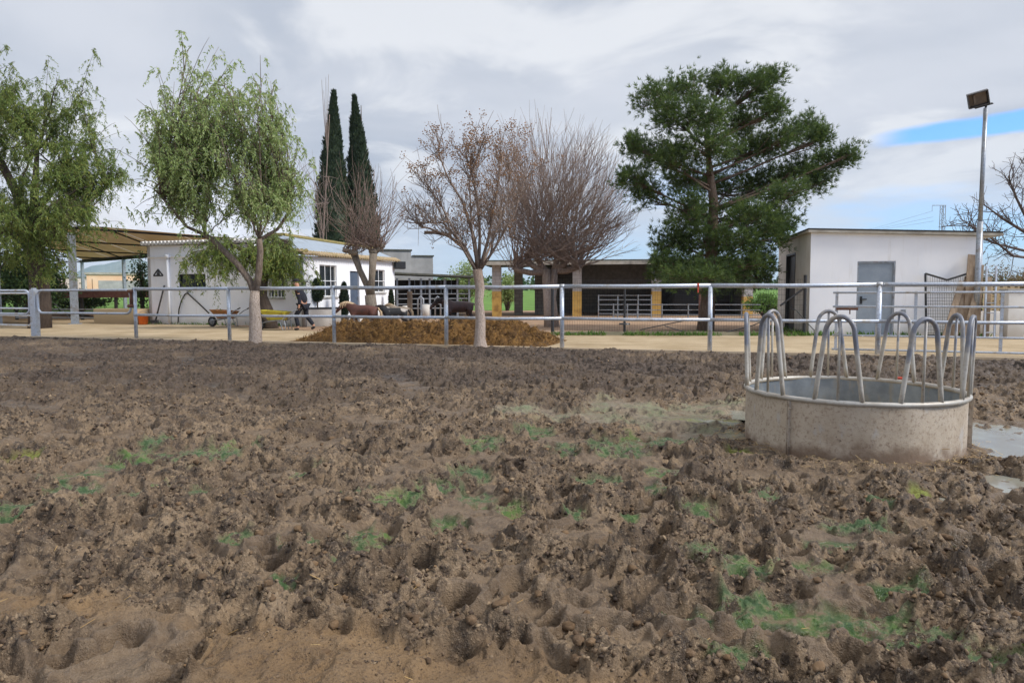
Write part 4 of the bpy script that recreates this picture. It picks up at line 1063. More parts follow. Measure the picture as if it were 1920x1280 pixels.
# ------------------------------------------------------------------ white stable cottage on the left
h0, h1, h2 = P(281, 607, 30.3), P(571, 611.5, 27.6), P(741, 598, 35.0)
for q in (h0, h1, h2): q.z = 0
A = Wall(h0, h1); B = Wall(h1, h2)
h3 = h0 + (h2 - h1)
house = thing('white_cottage', (h0 + h1) / 2, 'low whitewashed stable cottage with barred windows and sheet roof behind the left of the fence', 'house')
tA, zA0 = A.tz(281, 461); zA1 = A.tz(470, 446)[1]; tS = A.tz(478, 500)[0]; zF = A.tz(520, 473)[1]; zE = A.tz(572, 479)[1]; zE2 = B.tz(738, 491)[1]
def opening(w, x0, y0, x1, y1):
    a, b = w.tz(x0, y0), w.tz(x1, y1); return (a[0], b[0], b[1], a[1])
wA1 = opening(A, 334, 514, 386, 538); wA2 = opening(A, 500, 494, 533, 558)
mb = MB(); wall_with_holes(mb, A, tS, zA0, zA1 - .25, [wA1]); mb.build('gable_wall', MT['white_wall'], house)
mb = MB(); W_ = Wall((A.pt(tS, 0).x, A.pt(tS, 0).y), (h1.x, h1.y)); W_.n = A.n
wl = W_.tz(500, 494), W_.tz(533, 558); wA2 = (wl[0][0], wl[1][0], wl[1][1], wl[0][1])
wall_with_holes(mb, W_, W_.L, zF, zE, [wA2]); mb.build('front_wall', MT['white_wall'], house)
wB1 = opening(B, 599, 496, 632, 556); wB2 = opening(B, 699, 505, 722, 548); dB = opening(B, 656, 508, 675, 601); dB = (dB[0], dB[1], 0.02, dB[3])
mb = MB(); wall_with_holes(mb, B, B.L, zE, zE2, [wB1, dB, wB2]); mb.build('side_wall', MT['white_wall'], house)
mb = MB(); mb.prism([h0 + Vector((0, 0, -.2)), h3 + Vector((0, 0, -.2)), h3 + Vector((0, 0, zA0)), h0 + Vector((0, 0, zA0))], A.u * .16)
mb.prism([h3 + Vector((0, 0, -.2)), h2 + Vector((0, 0, -.2)), h2 + Vector((0, 0, zE2)), h3 + Vector((0, 0, zA0))], A.n * .16); mb.build('rear_wall', MT['old_white'], house)
# roofs: a shallow slab over the gable end, a sheet roof with mossy ridge over the right part
rb = (h2 - h1)
g0, g1 = A.pt(-.12, zA0, .14), A.pt(tS, zA1 - .20, .14)
mb = MB(); mb.prism([g0, g1, g1 + rb, g0 + rb], (0, 0, .09)); mb.build('roof_slab', MT['concrete'], house)
mb = MB()
k = -.10
while k < tS:                                            # rounded tiles along the verge
    z = zA0 + (zA1 - .20 - zA0) * k / tS + .10; mb.tube([A.pt(k, z, .18), A.pt(k, z + .02, -.5)], .085, 7); k += .2
mb.build('verge_tiles', MT['old_white'], house)
Rz = zE + .86
r0 = A.pt(A.L - 1.75, Rz, -1.1); r1 = r0 + rb * .96; r1.z = Rz - .12
ea, eb, ec = A.pt(tS - .15, zF + .04, .22), A.pt(A.L + .22, zE + .02, .22), h2 + B.n * .24 + Vector((0, 0, zE2 + .02))
eb = Vector((eb.x, eb.y, zE + .02)); r00 = A.pt(tS - .15, Rz, -1.1)
mb = MB()
mb.prism([ea, eb, r0, r00], (0, 0, .05)); mb.prism([eb, ec, r1, r0], (0, 0, .05)); mb.prism([r00 + Vector((0, 0, .003)), r0 + Vector((0, 0, .003)), r1 + Vector((0, 0, .003)), r00 + rb * .96], (0, 0, .05))
mb.build('roof', MT['slate'], house)
mb = MB(); u_ = (ec - eb).normalized(); L_ = (ec - eb).length; k = 0.0
sl_ = (r0 - eb); 
while k < L_:
    z0 = eb + u_ * k + Vector((0, 0, .05)); mb.tube([z0 - B.n * -.06 + Vector((0, 0, -.03)), z0 - B.n * .22 + Vector((0, 0, .10))], .06, 6); k += .19
mb.build('eave_tiles', MT['clay_tile'], house)
mb = MB(); k = 0.0; u_ = (eb - ea).normalized(); L_ = (eb - ea).length
while k < L_:
    z0 = ea + u_ * k + Vector((0, 0, .06)); mb.tube([z0 + A.n * .05, z0 - A.n * .25 + Vector((0, 0, .12))], .075, 6); k += .2
mb.tube([r00 + Vector((0, 0, .06)), r0 + Vector((0, 0, .06))], .10, 7); mb.tube([r0 + Vector((0, 0, .06)), r1 + Vector((0, 0, .06))], .10, 7)
mb.build('mossy_ridge', MT['moss'], house)
def barred(w, o, nb, rows, lab=None, dark=MT['glass_dark'], barm=MT['white_wall']):
    mb = MB(); mb.wbox(w, o[0] + .02, o[1] - .02, o[2] + .02, o[3] - .02, -.145, -.12); g_ = mb.build('window', dark, house)
    if lab: g_['label'] = lab
    mb = MB()
    for a, b, z0, z1 in ((o[0], o[0] + .05, o[2], o[3]), (o[1] - .05, o[1], o[2], o[3]), (o[0] + .05, o[1] - .05, o[3] - .05, o[3]), (o[0] + .05, o[1] - .05, o[2], o[2] + .05)):
        mb.wbox(w, a + .002, b - .002, z0 + .002, z1 - .002, -.118, -.06)
    mb.build('frame', MT['old_white'] if barm == MT['white_wall'] else barm, g_)
    mb = MB()
    for k in range(1, nb): x = o[0] + (o[1] - o[0]) * k / nb; mb.tube([w.pt(x, o[2], -.03), w.pt(x, o[3], -.03)], .016, 6)
    for k in range(1, rows): z = o[2] + (o[3] - o[2]) * k / rows; mb.tube([w.pt(o[0], z, -.03), w.pt(o[1], z, -.03)], .016, 6)
    mb.build('bars', barm, g_)
    mb = MB(); mb.wbox(w, o[0] - .06, o[1] + .06, o[2] - .07, o[2] - .002, -.02, .06); mb.build('sill', MT['concrete'], g_)
barred(A, wA1, 5, 1, 'wide low dark window', MT['glass_dark'], MT['black_metal'])
barred(W_, wA2, 5, 3, 'tall window with white bars')
barred(B, wB1, 3, 2, 'two-light window beside the door'); barred(B, wB2, 2, 2, 'far window at the house end')
mb = MB(); mb.wbox(B, dB[0] + .03, dB[1] - .03, .02, dB[3] - .03, -.12, -.07); d3 = mb.build('door', MT['blue_door'], house)
mb = MB(); mb.wbox(B, dB[1] - .12, dB[1] - .08, 1.0, 1.12, -.068, -.02); mb.build('handle', MT['galv_far'], d3)
gb_ = opening(A, 550, 490, 570, 522); mb = MB(); mb.wbox(A, gb_[0], gb_[1], gb_[2], gb_[3], .004, .03); mb.build('meter_panel', simple('pale_grey_panel', S(176, 180, 190), S(188, 192, 200), 3, .6), house, False, .005)
mb = MB(); tp, _ = A.tz(317, 500); zp = A.tz(317, 482)[1]
mb.tube([A.pt(tp, .0, .06), A.pt(tp, zp, .06)], .055, 10); mb.tube([A.pt(.05, zp, .05), A.pt(tS - .1, zp, .05)], .025, 6); mb.box(A.pt(tp, zp + .02, .07), (.2, .12, .16), math.atan2(A.u.y, A.u.x)); mb.build('drain_pipe', MT['white_wall'], house, True)
bx = B.tz(747, 498); bp = B.pt(B.L + .1, bx[1], .25); mb = MB(); mb.box(bp, (.5, .5, .36), .3); solo(tag(mb.build('air_unit', MT['black_metal'], None, False, .02), 'small dark box unit mounted under the eave at the cottage\'s far corner', 'air unit'))
# black triangular emblem
tt0, tz0 = A.tz(288, 517); tt1 = A.tz(306, 517)[0]; tz1 = A.tz(297, 505)[1]; tm = (tt0 + tt1) / 2; hgt = tz1 - tz0
mb = MB(); o_ = .012
def tri(a, b, c): mb.prism([A.pt(*a, .002), A.pt(*b, .002), A.pt(*c, .002)], A.n * o_)
def strip(a, b, w_):
    a2, b2 = Vector((a[0], a[1], 0)), Vector((b[0], b[1], 0)); d = (b2 - a2).normalized(); nn = Vector((-d.y, d.x, 0)) * w_
    mb.prism([A.pt(p.x, p.y, .002) for p in (a2 - nn, b2 - nn, b2 + nn, a2 + nn)], A.n * o_)
strip((tt0, tz0), (tt1, tz0), .028); strip((tt0, tz0), (tm, tz1), .030); strip((tt1, tz0), (tm, tz1), .030)
tri((tm - .05, tz0 + hgt * .45), (tm + .05, tz0 + hgt * .45), (tm, tz1 - .02))
strip((tm - .07, tz0), (tm - .05, tz0 + hgt * .5), .022); strip((tm + .07, tz0), (tm + .05, tz0 + hgt * .5), .022); strip((tm, tz0 + .02), (tm, tz0 + hgt * .4), .02)
mb.build('wall_emblem', MT['black_metal'], house)

# things along the cottage wall
def on(w, px, y, out): t_, z = w.tz(px, y); p = w.pt(t_, z, out); return p
hose = MB(); hose.tube([on(A, 338, 605, .12), on(A, 339, 580, .10), on(A, 343, 563, .08), on(A, 349, 552, .07), on(A, 353, 549, .06), on(A, 358, 553, .07), on(A, 375, 568, .09), on(A, 396, 587, .12)], .028, 8)
solo(tag(hose.build('hose', MT['rubber'], None, True), 'dark hose bent over a wall tap on the whitewashed cottage', 'hose'))
tp_ = MB(); tp_.tube([on(A, 353, 538, .04), on(A, 353, 551, .05)], .03, 8); tp_.tube([on(A, 353, 549, .0), on(A, 353, 549, .09)], .02, 6)
solo(tag(tp_.build('wall_tap', MT['galv_far'], None, True), 'short grey tap pipe above the bent hose on the cottage wall', 'tap'))
br = thing('broom', on(A, 305, 604, .4), 'long dark broom leaning upright against the cottage wall beside the drain pipe', 'broom')
mb = MB(); mb.tube([on(A, 306, 601, .4), on(A, 311, 535, .08)], .035, 8); mb.build('handle', MT['dark_void'], br, True)
mb = MB(); mb.box(on(A, 305, 602, .42) , (.38, .10, .14), math.atan2(A.u.y, A.u.x)); mb.build('brush_head', MT['black_metal'], br, False, .01)
pk = P(269, 607, 29.8); pk.z = 0
bk = thing('bucket', pk, 'orange plastic bucket standing by the left corner of the white cottage', 'bucket')
mb = MB(); mb.lathe(pk, [(.001, .01), (.17, .01), (.205, .40), (.22, .40), (.22, .43), (.19, .43), (.16, .04), (.001, .04)], 20); mb.build('pail', MT['orange'], bk, True)
mb = MB(); mb.tube([pk + Vector((.21 * math.cos(a), .05, .42 + .14 * math.sin(a))) for a in (math.pi * k / 8 for k in range(9))], .008, 5); mb.build('handle', MT['galv_far'], bk)
ta, tb = P(176, 608, 30.5), P(258, 607, 29.8); ta.z = tb.z = 0; TW = Wall(ta, tb); zt = TW.tz(215, 579)[1]
mb = MB(); mb.wbox(TW, 0, TW.L, -.1, zt, -.12, 0); mb.wbox(TW, 0, TW.L, -.1, zt, -1.0, -.88); mb.wbox(TW, 0, .12, -.1, zt - .003, -.88, -.12); mb.wbox(TW, TW.L - .12, TW.L, -.1, zt - .003, -.88, -.12); mb.wbox(TW, .12, TW.L - .12, .1, .2, -.88, -.12)
solo(tag(mb.build('water_trough', MT['tan_concrete'], None, False, .015), 'long tan concrete trough standing left of the orange bucket', 'trough'))
ta, tb = P(574, 606, 27.2), P(640, 606, 28.0); ta.z = tb.z = 0; TW = Wall(ta, tb); zt = TW.tz(600, 579.5)[1]
wt = thing('wash_trough', ta, 'white masonry trough with black lip between the man and the brown pony', 'trough')
mb = MB(); mb.wbox(TW, 0, TW.L, -.1, zt, -.12, 0); mb.wbox(TW, 0, TW.L, -.1, zt, -.9, -.78); mb.wbox(TW, 0, .1, -.1, zt - .002, -.78, -.12); mb.wbox(TW, TW.L - .1, TW.L, -.1, zt - .002, -.78, -.12); mb.build('basin', MT['old_white'], wt)
mb = MB(); mb.wbox(TW, -.02, TW.L + .02, zt + .002, zt + .07, -.14, .02); mb.build('lip', MT['black_metal'], wt)
ta, tb = P(598, 592, 28.6), P(628, 592, 29.6); TW = Wall(ta, tb); z1 = TW.tz(612, 561)[1]
mb = MB(); mb.wbox(TW, 0, TW.L, -.05, z1, -.5, 0); solo(tag(mb.build('feed_bin', MT['white_wall'], None, False, .02), 'white feed bin behind the wash trough under the cottage window', 'bin'))
vp = P(571, 600, 27.0); vp.z = 0; zt = P(571, 525, 27.0).z
mb = MB(); mb.tube([vp, vp + Vector((0, 0, zt - .04))], .09, 10); mb.lathe((vp.x, vp.y, zt - .10), [(.001, .12), (.17, .08), (.18, .02), (.09, .0)], 16)
solo(tag(mb.build('vent_pipe', MT['galv_far'], None, True), 'grey capped vent pipe standing behind the man with the wheelbarrow', 'pipe'))

# ------------------------------------------------------------------ grey block building behind the cottage
mb = MB()
kb = thing('block_building', P(760, 560, 44), 'unrendered grey concrete building with stepped flat roof behind the cottage', 'building')
a, b, c = P(672, 500, 43.5), P(771, 500, 44.5), P(812, 500, 44.8)
z1, z2 = P(740, 470, 44).z, P(790, 481, 44.6).z
W5 = Wall(a, b); W6 = Wall(b, c)
mb = MB(); mb.wbox(W5, 0, W5.L, -.1, z1, -5, 0); mb.build('tall_block', MT['concrete'], kb)
mb = MB(); mb.wbox(W6, .002, W6.L, -.1, z2, -4, -.03); mb.build('low_block', MT['concrete'], kb)
mb = MB(); mb.wbox(W5, -.1, W5.L + .06, z1 + .002, z1 + .1, -5, .06); mb.wbox(W6, .1, W6.L + .06, z2 + .002, z2 + .09, -4, .03); mb.build('parapet', MT['roof_dark'], kb)

# ------------------------------------------------------------------ riding arena tent far left
SC = 0.80
t0v, t1v = Vector((-22.9 * SC, 40 * SC, 0)), Vector((-13.9 * SC, 51 * SC, 0))
tu = (t1v - t0v)
def TP(t_, z, back=0.0):
    p = t0v + tu * t_ + Vector((-.774, .633, 0)) * back; return Vector((p.x, p.y, z))
eave, apex = 1.3 + (5.05 - 1.3) * SC, 1.3 + (8.35 - 1.3) * SC
tL, tA_, tR = -.35, .33, 1.0; depth = 34.0
tent = thing('arena_tent', TP(.3, 0), 'large white membrane roofed riding arena with steel columns at the far left', 'riding hall')
mb = MB(); low0, low1 = eave - .18, eave - .30
pl = [TP(tL, low0 - .1), TP(-.0, eave - .02), TP(.35, eave - .12), TP(.7, eave - .18), TP(tR, low1), TP(tR, eave), TP(tA_, apex), TP(tL, eave + .5)]
mb.prism(pl, (-.05, .04, 0)); mb.build('gable_membrane', MT['fabric'], tent)
mb = MB()
for k in range(6):
    b0_, b1_ = depth * k / 6 + .06, depth * (k + 1) / 6
    mb.add([TP(tL - .02, eave + .5, b0_), TP(tA_, apex, b0_), TP(tA_, apex, b1_), TP(tL - .02, eave + .5, b1_), TP(tR + .01, eave, b0_), TP(tR + .01, eave, b1_)], [(0, 1, 2, 3), (1, 4, 5, 2)])
rf_ = mb.build('roof_membrane', MT['roof_pvc'], tent)
mb = MB()
for k in range(6):
    b0_, b1_ = depth * k / 6 + .06, depth * (k + 1) / 6
    mb.add([TP(tL - .02, eave + .42, b0_), TP(tA_, apex - .08, b0_), TP(tA_, apex - .08, b1_), TP(tL - .02, eave + .42, b1_), TP(tR + .01, eave - .08, b0_), TP(tR + .01, eave - .08, b1_)], [(3, 2, 1, 0), (2, 5, 4, 1)])
mb.build('roof_lining', MT['brown_under'], tent)
for k in range(5):
    bk_ = depth * k / 4 + .3
    mb = MB(); mb.tube([TP(tL, eave + .28, bk_), TP(tA_, apex - .22, bk_)], .05, 6); mb.tube([TP(tA_, apex - .22, bk_), TP(tR, eave - .2, bk_)], .05, 6); mb.tube([TP(tL, eave - .1, bk_), TP(tR, eave - .25, bk_)], .05, 6); mb.build('truss', MT['dark_void'], tent)
    for tt_, nm in ((tL, 'column'), (tR, 'column')):
        if tt_ == tR and k == 0: continue
        mb = MB(); p = TP(tt_, 0, bk_); mb.box(p + Vector((0, 0, eave / 2 - .1)), (.22, .22, eave + .1), .88); mb.build(nm, MT['galv_far'], tent)
mb = MB(); mb.tube([TP(tR, eave - .15, 0), TP(tR, eave - .15, depth)], .16, 6); mb.build('eave_beam', MT['dark_void'], tent)
cp = P(141, 604, 30.6); cp.z = 0; ct = P(137, 438, 30.6)
mb = MB(); mb.box((cp.x, cp.y, ct.z / 2), (.30, .26, ct.z + .1), .5); mb.box((cp.x + .02, cp.y - .02, .01), (.5, .45, .04), .5); mb.build('column', MT['galv_far'], tent)
mb = MB(); c_ = P(20, 497, 33); c2_ = P(137, 600, 30.7); mb.tube([c_, c2_], .018, 5); mb.tube([P(-20, 590, 31.5), P(95, 462, 33)], .018, 5); mb.build('brace_cable', MT['galv_far'], tent)
# arena boards and low rails beneath it
ar = thing('arena_rail', P(180, 580, 36), 'red-brown board rail with grey lower bars round the covered arena', 'railing')
a, b = P(30, 600, 36), P(282, 600, 34.5); a.z = b.z = 0; AW = Wall(a, b)
mb = MB(); zz1, zz2 = AW.tz(180, 546)[1], AW.tz(180, 558)[1]; mb.wbox(AW, 2.2, AW.L, zz2, zz1, -.04, 0); mb.build('board', MT['red_wood'], ar)
for y in (580, 600): 
    mb = MB(); z = AW.tz(150, y)[1]; mb.tube([AW.pt(0, max(z, .1)), AW.pt(AW.L, max(z, .1))], .04, 6); mb.build('bar', MT['galv_far'], ar)
for k in range(5):
    mb = MB(); mb.box(AW.pt(AW.L * k / 4, .6, -.06), (.12, .1, 1.3), 0); mb.build('post', MT['dark_void'], ar)
# distant low houses seen under it
fh = thing('distant_house', P(215, 540, 120), 'far peach rendered flat house seen under the arena roof', 'house')
a, b = P(163, 540, 118), P(268, 540, 122); W7 = Wall(a, b); zt = W7.tz(215, 515)[1]
mb = MB(); o1 = W7.tz(164, 523); o2 = W7.tz(174, 541); wall_with_holes(mb, W7, W7.L, zt, zt, [(o1[0] + .6, o2[0], 0, o1[1])], .3); mb.wbox(W7, 0, W7.L, -.2, zt - .3, -8, -2); mb.build('wall', MT['peach'], fh)
mb = MB(); mb.wbox(W7, -.3, W7.L + .3, zt + .01, zt + .35, -8, .2); mb.build('roof', MT['roof_sheet'], fh)
gw = W7.tz(185, 540)[0]; mb = MB(); mb.wbox(W7, gw, W7.L, .2, W7.tz(200, 526)[1], -.1, .05); mb.build('shutter', MT['concrete'], fh)
fh = thing('distant_house', P(130, 540, 128), 'far pale house with grey flat roof, left of the peach rendered one', 'house')
a, b = P(100, 540, 126), P(160, 540, 128); W8 = Wall(a, b); zt = W8.tz(130, 519)[1]
mb = MB(); mb.wbox(W8, 0, W8.L, -.2, zt, -8, 0); mb.build('wall', simple('pale_pink_render', S(222, 206, 194), S(208, 190, 178), .5, .9), fh)
mb = MB(); mb.wbox(W8, -.5, W8.L + .4, zt + .01, zt + .5, -8, .3); mb.build('roof', MT['slate'], fh)
for x in (110, 118): 
    mb = MB(); q = W8.tz(x, 540)[0]; mb.wbox(W8, q, q + .4, 0, zt - .1, .01, .1); mb.build('shutter', MT['red_wood'], fh)

# ------------------------------------------------------------------ open stables in the middle
st0, st1 = P(915, 592, 38.5), P(1415, 593, 37.5)
for q in (st0, st1): q.z = 0
SW = Wall(st0, st1); zt = SW.tz(1130, 491)[1]
sta = thing('open_stable', (st0 + st1) / 2, 'long open fronted block stable with yellow painted pillars behind the pine', 'stable')
mb = MB(); mb.wbox(SW, -.6, SW.L + .2, zt, zt + .10, -7.5, .7); mb.build('roof', MT['roof_dark'], sta)
mb = MB(); mb.wbox(SW, -.62, SW.L + .22, zt - .16, zt + .02, .702, .75); mb.build('fascia', MT['roof_sheet'], sta)
for px in (931, 1082, 1231, 1403):
    t_ = SW.tz(px, 570)[0]; wd = .24; yz = SW.tz(px, 546 if px < 1400 else 556)[1]
    mb = MB(); mb.wbox(SW, t_ - wd, t_ + wd, -.1, zt - .003, -.45, 0); pl_ = mb.build('pillar', MT['pale_block'], sta)
    mb = MB(); mb.wbox(SW, t_ - wd - .004, t_ + wd + .004, 0, yz, -.454, .004); mb.build('yellow_base', MT['yellow'], pl_)
ta_, tb_ = SW.tz(985, 560)[0], SW.L
mb = MB(); mb.wbox(SW, SW.tz(1005, 560)[0], tb_, -.1, zt - .01, -7.0, -6.8); mb.wbox(SW, tb_ - .2, tb_, -.1, zt - .012, -6.8, -.5)
mb.wbox(SW, ta_ + .4, SW.tz(1025, 560)[0], -.1, zt - .4, -3.0, -2.8); mb.build('block_wall', MT['block'], sta)
t1_, t2_ = SW.tz(1093, 500)[0], SW.tz(1222, 500)[0]; zl_ = SW.tz(1150, 538)[1]
mb = MB(); mb.wbox(SW, t1_, t2_, zl_, zt - .02, -1.6, -1.45); mb.build('upper_panel', simple('dark_netting_panel', S(74, 70, 66), S(92, 88, 82), 6, .9), sta)
tpn = SW.tz(968, 560)[0]; mb = MB(); mb.wbox(SW, tpn - .22, tpn + .25, -.1, zt - .015, -2.0, -1.6); mb.build('inner_pillar', MT['block'], sta)
t3_ = SW.tz(1240, 560)[0]; t4_ = SW.tz(1396, 560)[0]
mb = MB(); mb.wbox(SW, t3_, t4_, 0, zt - .016, -3.4, -3.3); mb.build('rear_shade_sheet', MT['dark_void'], sta)  # dark sheet, its colour stands in for the shade inside
# penning in front of it
def rails(name, x0, x1, yb, d, ys, posts_, label, r_=.022):
    a, b = P(x0, yb, d), P(x1, yb, d - .8); a.z = b.z = 0; w_ = Wall(a, b); g = thing(name, (a + b) / 2, label, 'gate' if 'gate' in name else 'railing')
    zz = [w_.tz(x0, y)[1] for y in ys]
    for z in zz:
        mb = MB(); mb.tube([w_.pt(0, z), w_.pt(w_.L, z)], r_, 6); mb.build('rail', MT['galv_far'], g)
    for px in posts_:
        t_ = w_.tz(px, yb)[0]; mb = MB(); mb.tube([w_.pt(t_, -.02), w_.pt(t_, zz[0] + .04)], r_ * 1.4, 6); mb.build('post', MT['galv_far'], g)
    return g
rails('pen_gate', 1121, 1222, 592, 36.5, (554, 562, 571, 581, 588), (1122, 1158, 1196, 1221), 'galvanised five-bar pen gate between two yellow pillars of the stable')
rails('pen_railing', 1150, 1292, 604, 31.5, (571, 581, 590), (1150, 1176, 1195, 1241, 1290), 'low three-bar yard railing standing in front of the pen gate')
rails('pen_railing', 1292, 1425, 603, 32, (571, 581, 590), (1336, 1390), 'low three-bar yard railing right of the pine trunk')
# wrapped bale in the shade of the stable
bp = SW.pt(SW.tz(1292, 560)[0], 0, -1.6); mb = MB(); mb.lathe((bp.x, bp.y, .78), [(.001, -.6), (.7, -.6), (.78, -.5), (.78, .5), (.7, .6), (.001, .6)], 28, 'Y')
solo(tag(mb.build('hay_bale', MT['rubber'], None, True), 'dark wrapped round bale in the shade of the open stable', 'bale'))
rp = P(1312, 598, 31); mb = MB(); mb.box((rp.x, rp.y, .62), (.10, .10, 1.9), .2); solo(tag(mb.build('timber_post', MT['red_wood'], None, False, .01), 'reddish timber post standing just left of the pine trunk', 'post'))

# left range of loose boxes with steel fronts
q0, q1 = P(742, 590, 37.5), P(905, 592, 38.5)
for q in (q0, q1): q.z = 0
QW = Wall(q0, q1); z0_ = QW.tz(742, 514)[1]; z1_ = QW.tz(890, 521)[1]
box_ = thing('stable_range', (q0 + q1) / 2, 'low dark stable range with steel mesh fronts between the cottage and the block stable', 'stable')
mb = MB(); r4 = [QW.pt(-.2, z0_, .5), QW.pt(QW.L, z1_, .5), QW.pt(QW.L, z1_ + .1, -6), QW.pt(-.2, z0_ + .1, -6)]; mb.prism(r4, (0, 0, .09)); mb.build('roof', MT['roof_dark'], box_)
mb = MB(); mb.wbox(QW, 0, QW.tz(880, 560)[0], -.1, z1_ - .05, -4.2, -4.0); mb.build('rear_wall', MT['dark_void'], box_)  # back wall coloured dark to paint in the interior shade
for x in (745, 768, 790, 806, 834, 858, 880):
    t_ = QW.tz(x, 560)[0]; mb = MB(); mb.wbox(QW, t_ - .05, t_ + .05, -.05, z1_ - .02, -.1, 0); mb.build('post', MT['galv_far'], box_)
for i, y in enumerate((551, 560, 570, 578)):
    mb = MB(); z = QW.tz(800, y)[1]; t_ = QW.tz(880, 560)[0]; mb.tube([QW.pt(.1, z, -.05), QW.pt(t_, z, -.05)], .028, 6); mb.build('bar', MT['galv_far'], box_)
mb = MB(); t5, t6 = QW.tz(768, 560)[0], QW.tz(858, 560)[0]
k = t5
while k < t6: mb.tube([QW.pt(k, 1.2, -.06), QW.pt(k, z1_ - .1, -.06)], .012, 4, False); k += .28
mb.build('upper_grille', MT['galv_far'], box_)
wp = P(769, 606, 28.5); wp.z = 0; zt = P(769, 546, 28.5).z; mb = MB(); mb.box((wp.x, wp.y, zt / 2 - .05), (.20, .18, zt + .1), .1)
solo(tag(mb.build('timber_post', MT['wood'], None, False, .015), 'stout weathered timber post among the ponies in front of the stable range', 'post'))
for i, (x0, x1, y0, y1, d, lab) in enumerate(((792, 806, 571, 588, 33, 'white feed tub standing beside the dark brown pony\'s head'), (755, 764, 573, 592, 32, 'narrow white feed tub left of the stout timber post'))):
    a = P((x0 + x1) / 2, 590, d); a.z = 0; zt = P(x0, y0, d).z; mb = MB(); w_ = (x1 - x0) / FPX * d / 2
    mb.lathe(a, [(.001, .02), (w_ * .85, 0), (w_, zt), (w_ * .9, zt), (w_ * .8, .06), (.001, .06)], 16); solo(tag(mb.build('feed_tub', MT['old_white'], None, True), lab, 'tub', 'white feed tubs'))
for x, lab in ((784, 'grey pipe standard left of the white feed tub'), (816, 'grey pipe standard right of the white feed tub')):
    a = P(x, 592, 34); a.z = 0; mb = MB(); zt = P(x, 556, 34).z
    mb.tube([a, a + Vector((0, 0, zt - .1)), a + Vector((.12, 0, zt)), a + Vector((.26, 0, zt - .1)), a + Vector((.26, 0, 0))], .04, 8); solo(tag(mb.build('pipe_hoop', MT['galv_far'], None, True), lab, 'post', 'pipe hoops by the stable range'))

# ------------------------------------------------------------------ pylon, hills, distant wood
py = P(1762, 545, 330); py.z = -.1; zt = P(1762, 385, 330).z
pyl = thing('pylon', py, 'distant grey lattice power pylon rising behind the white shed roof', 'pylon')
mb = MB(); wv = .9
for sx in (-1, 1):
    for sy in (-1, 1): mb.tube([py + Vector((sx * wv, sy * wv, 0)), Vector((py.x + sx * wv * .85, py.y + sy * wv * .85, zt))], .17, 4)
nseg = 16
for k in range(nseg):
    z0, z1 = zt * k / nseg, zt * (k + 1) / nseg; s_ = 1 if k % 2 else -1
    for sy in (-1, 1): mb.tube([(py.x - s_ * wv * .9, py.y + sy * wv * .9, z0), (py.x + s_ * wv * .9, py.y + sy * wv * .9, z1)], .11, 4)
mb.build('mast', MT['slate'], pyl)
mb = MB(); xr = P(1748, 386, 330).x; mb.tube([(py.x + 1, py.y, zt), (xr, py.y, zt)], .16, 4); mb.tube([(xr, py.y, zt), (xr, py.y, P(1748, 396, 330).z)], .10, 4); mb.build('cross_arm', MT['slate'], pyl)
mb = MB()
for dz in (0, -2.6, -4.5): mb.tube([(xr + (20 * dz / -100), py.y, P(1748, 396, 330).z + dz), P(1640, 428 - dz, 420), P(1480, 452 - dz, 620)], .06, 3, False)
mb.build('power_line', MT['slate'], pyl)

# blue hill on the left horizon and low ridges
def ridge(prof, d, thick, mat, name, kind='structure'):
    mb = MB(); n = len(prof); V_ = []
    for x, y in prof: p = P(x, y, d); V_ += [(p.x, p.y, p.z), (p.x * .72, p.y * .72, -2.0), (p.x * 1.3, p.y * 1.3, -2.0)]
    F_ = []
    for i in range(n - 1): a, b = 3 * i, 3 * (i + 1); F_ += [(a + 1, b + 1, b, a), (a, b, b + 2, a + 2)]
    mb.add(V_, F_); return tag(mb.build(name, mat), kind=kind)
t = NT('wooded_hillside'); n = t.noise(.004, 6, .6); MT['hill'] = t.done(t.bsdf(t.mix(t.step(n, .35, .65), S(96, 112, 92), S(128, 136, 116)), 1.0))
hp = []
for x in range(-500, 2500, 12):
    y = 527 - 3.0 * perlin(np.array([x * .013]), np.array([3.3]))[0]
    y -= 40 * math.exp(-((x - 250) / 95.0) ** 2) + 33 * math.exp(-((x - 170) / 30.0) ** 2) * .25 + 9 * math.exp(-((x - 830) / 110.) ** 2)
    y -= 4 * perlin(np.array([x * .05]), np.array([7.7]))[0]
    hp.append((x, y))
ridge(hp, 4200, 0, MT['hill'], 'hills')
# ------------------------------------------------------------------ vegetation
rv = np.random.default_rng(21)
def unit(v): return v / (np.linalg.norm(v, axis=-1, keepdims=True) + 1e-9)
def leaf_quads(c, d, n, L, W):
    """kite shaped leaves: centre base c, direction d, side n, length L, width W -> V, F"""
    L = np.asarray(L)[:, None]; W = np.asarray(W)[:, None]
    a = c; b = c + d * L * .45 + n * W * .5; e = c + d * L; f = c + d * L * .45 - n * W * .5
    V_ = np.stack([a, b, e, f], 1).reshape(-1, 3)
    F_ = np.arange(len(V_)).reshape(-1, 4); return V_, F_
def bez(a, b, c, n):
    return [a * (1 - t) ** 2 + b * 2 * t * (1 - t) + c * t * t for t in (i / (n - 1) for i in range(n))]
def taper(r0, r1, n, p=1.0): return [r0 + (r1 - r0) * (i / (n - 1)) ** p for i in range(n)]
def rvec(s=1.0): return Vector(rv.normal(0, s, 3))
def inell(e, lo=0.3):
    c, rx, ry, rz = e; v = Vector(rv.normal(0, 1, 3)).normalized() * (lo + (1 - lo) * rv.random() ** .6)
    return Vector((c.x + v.x * rx, c.y + v.y * ry, c.z + v.z * rz))
def ell(px, py, rx, ry, d, dy=None):
    p = P(px, py, d); k = d / FPX; return (p, rx * k, (dy if dy is not None else rx * k), ry * k)

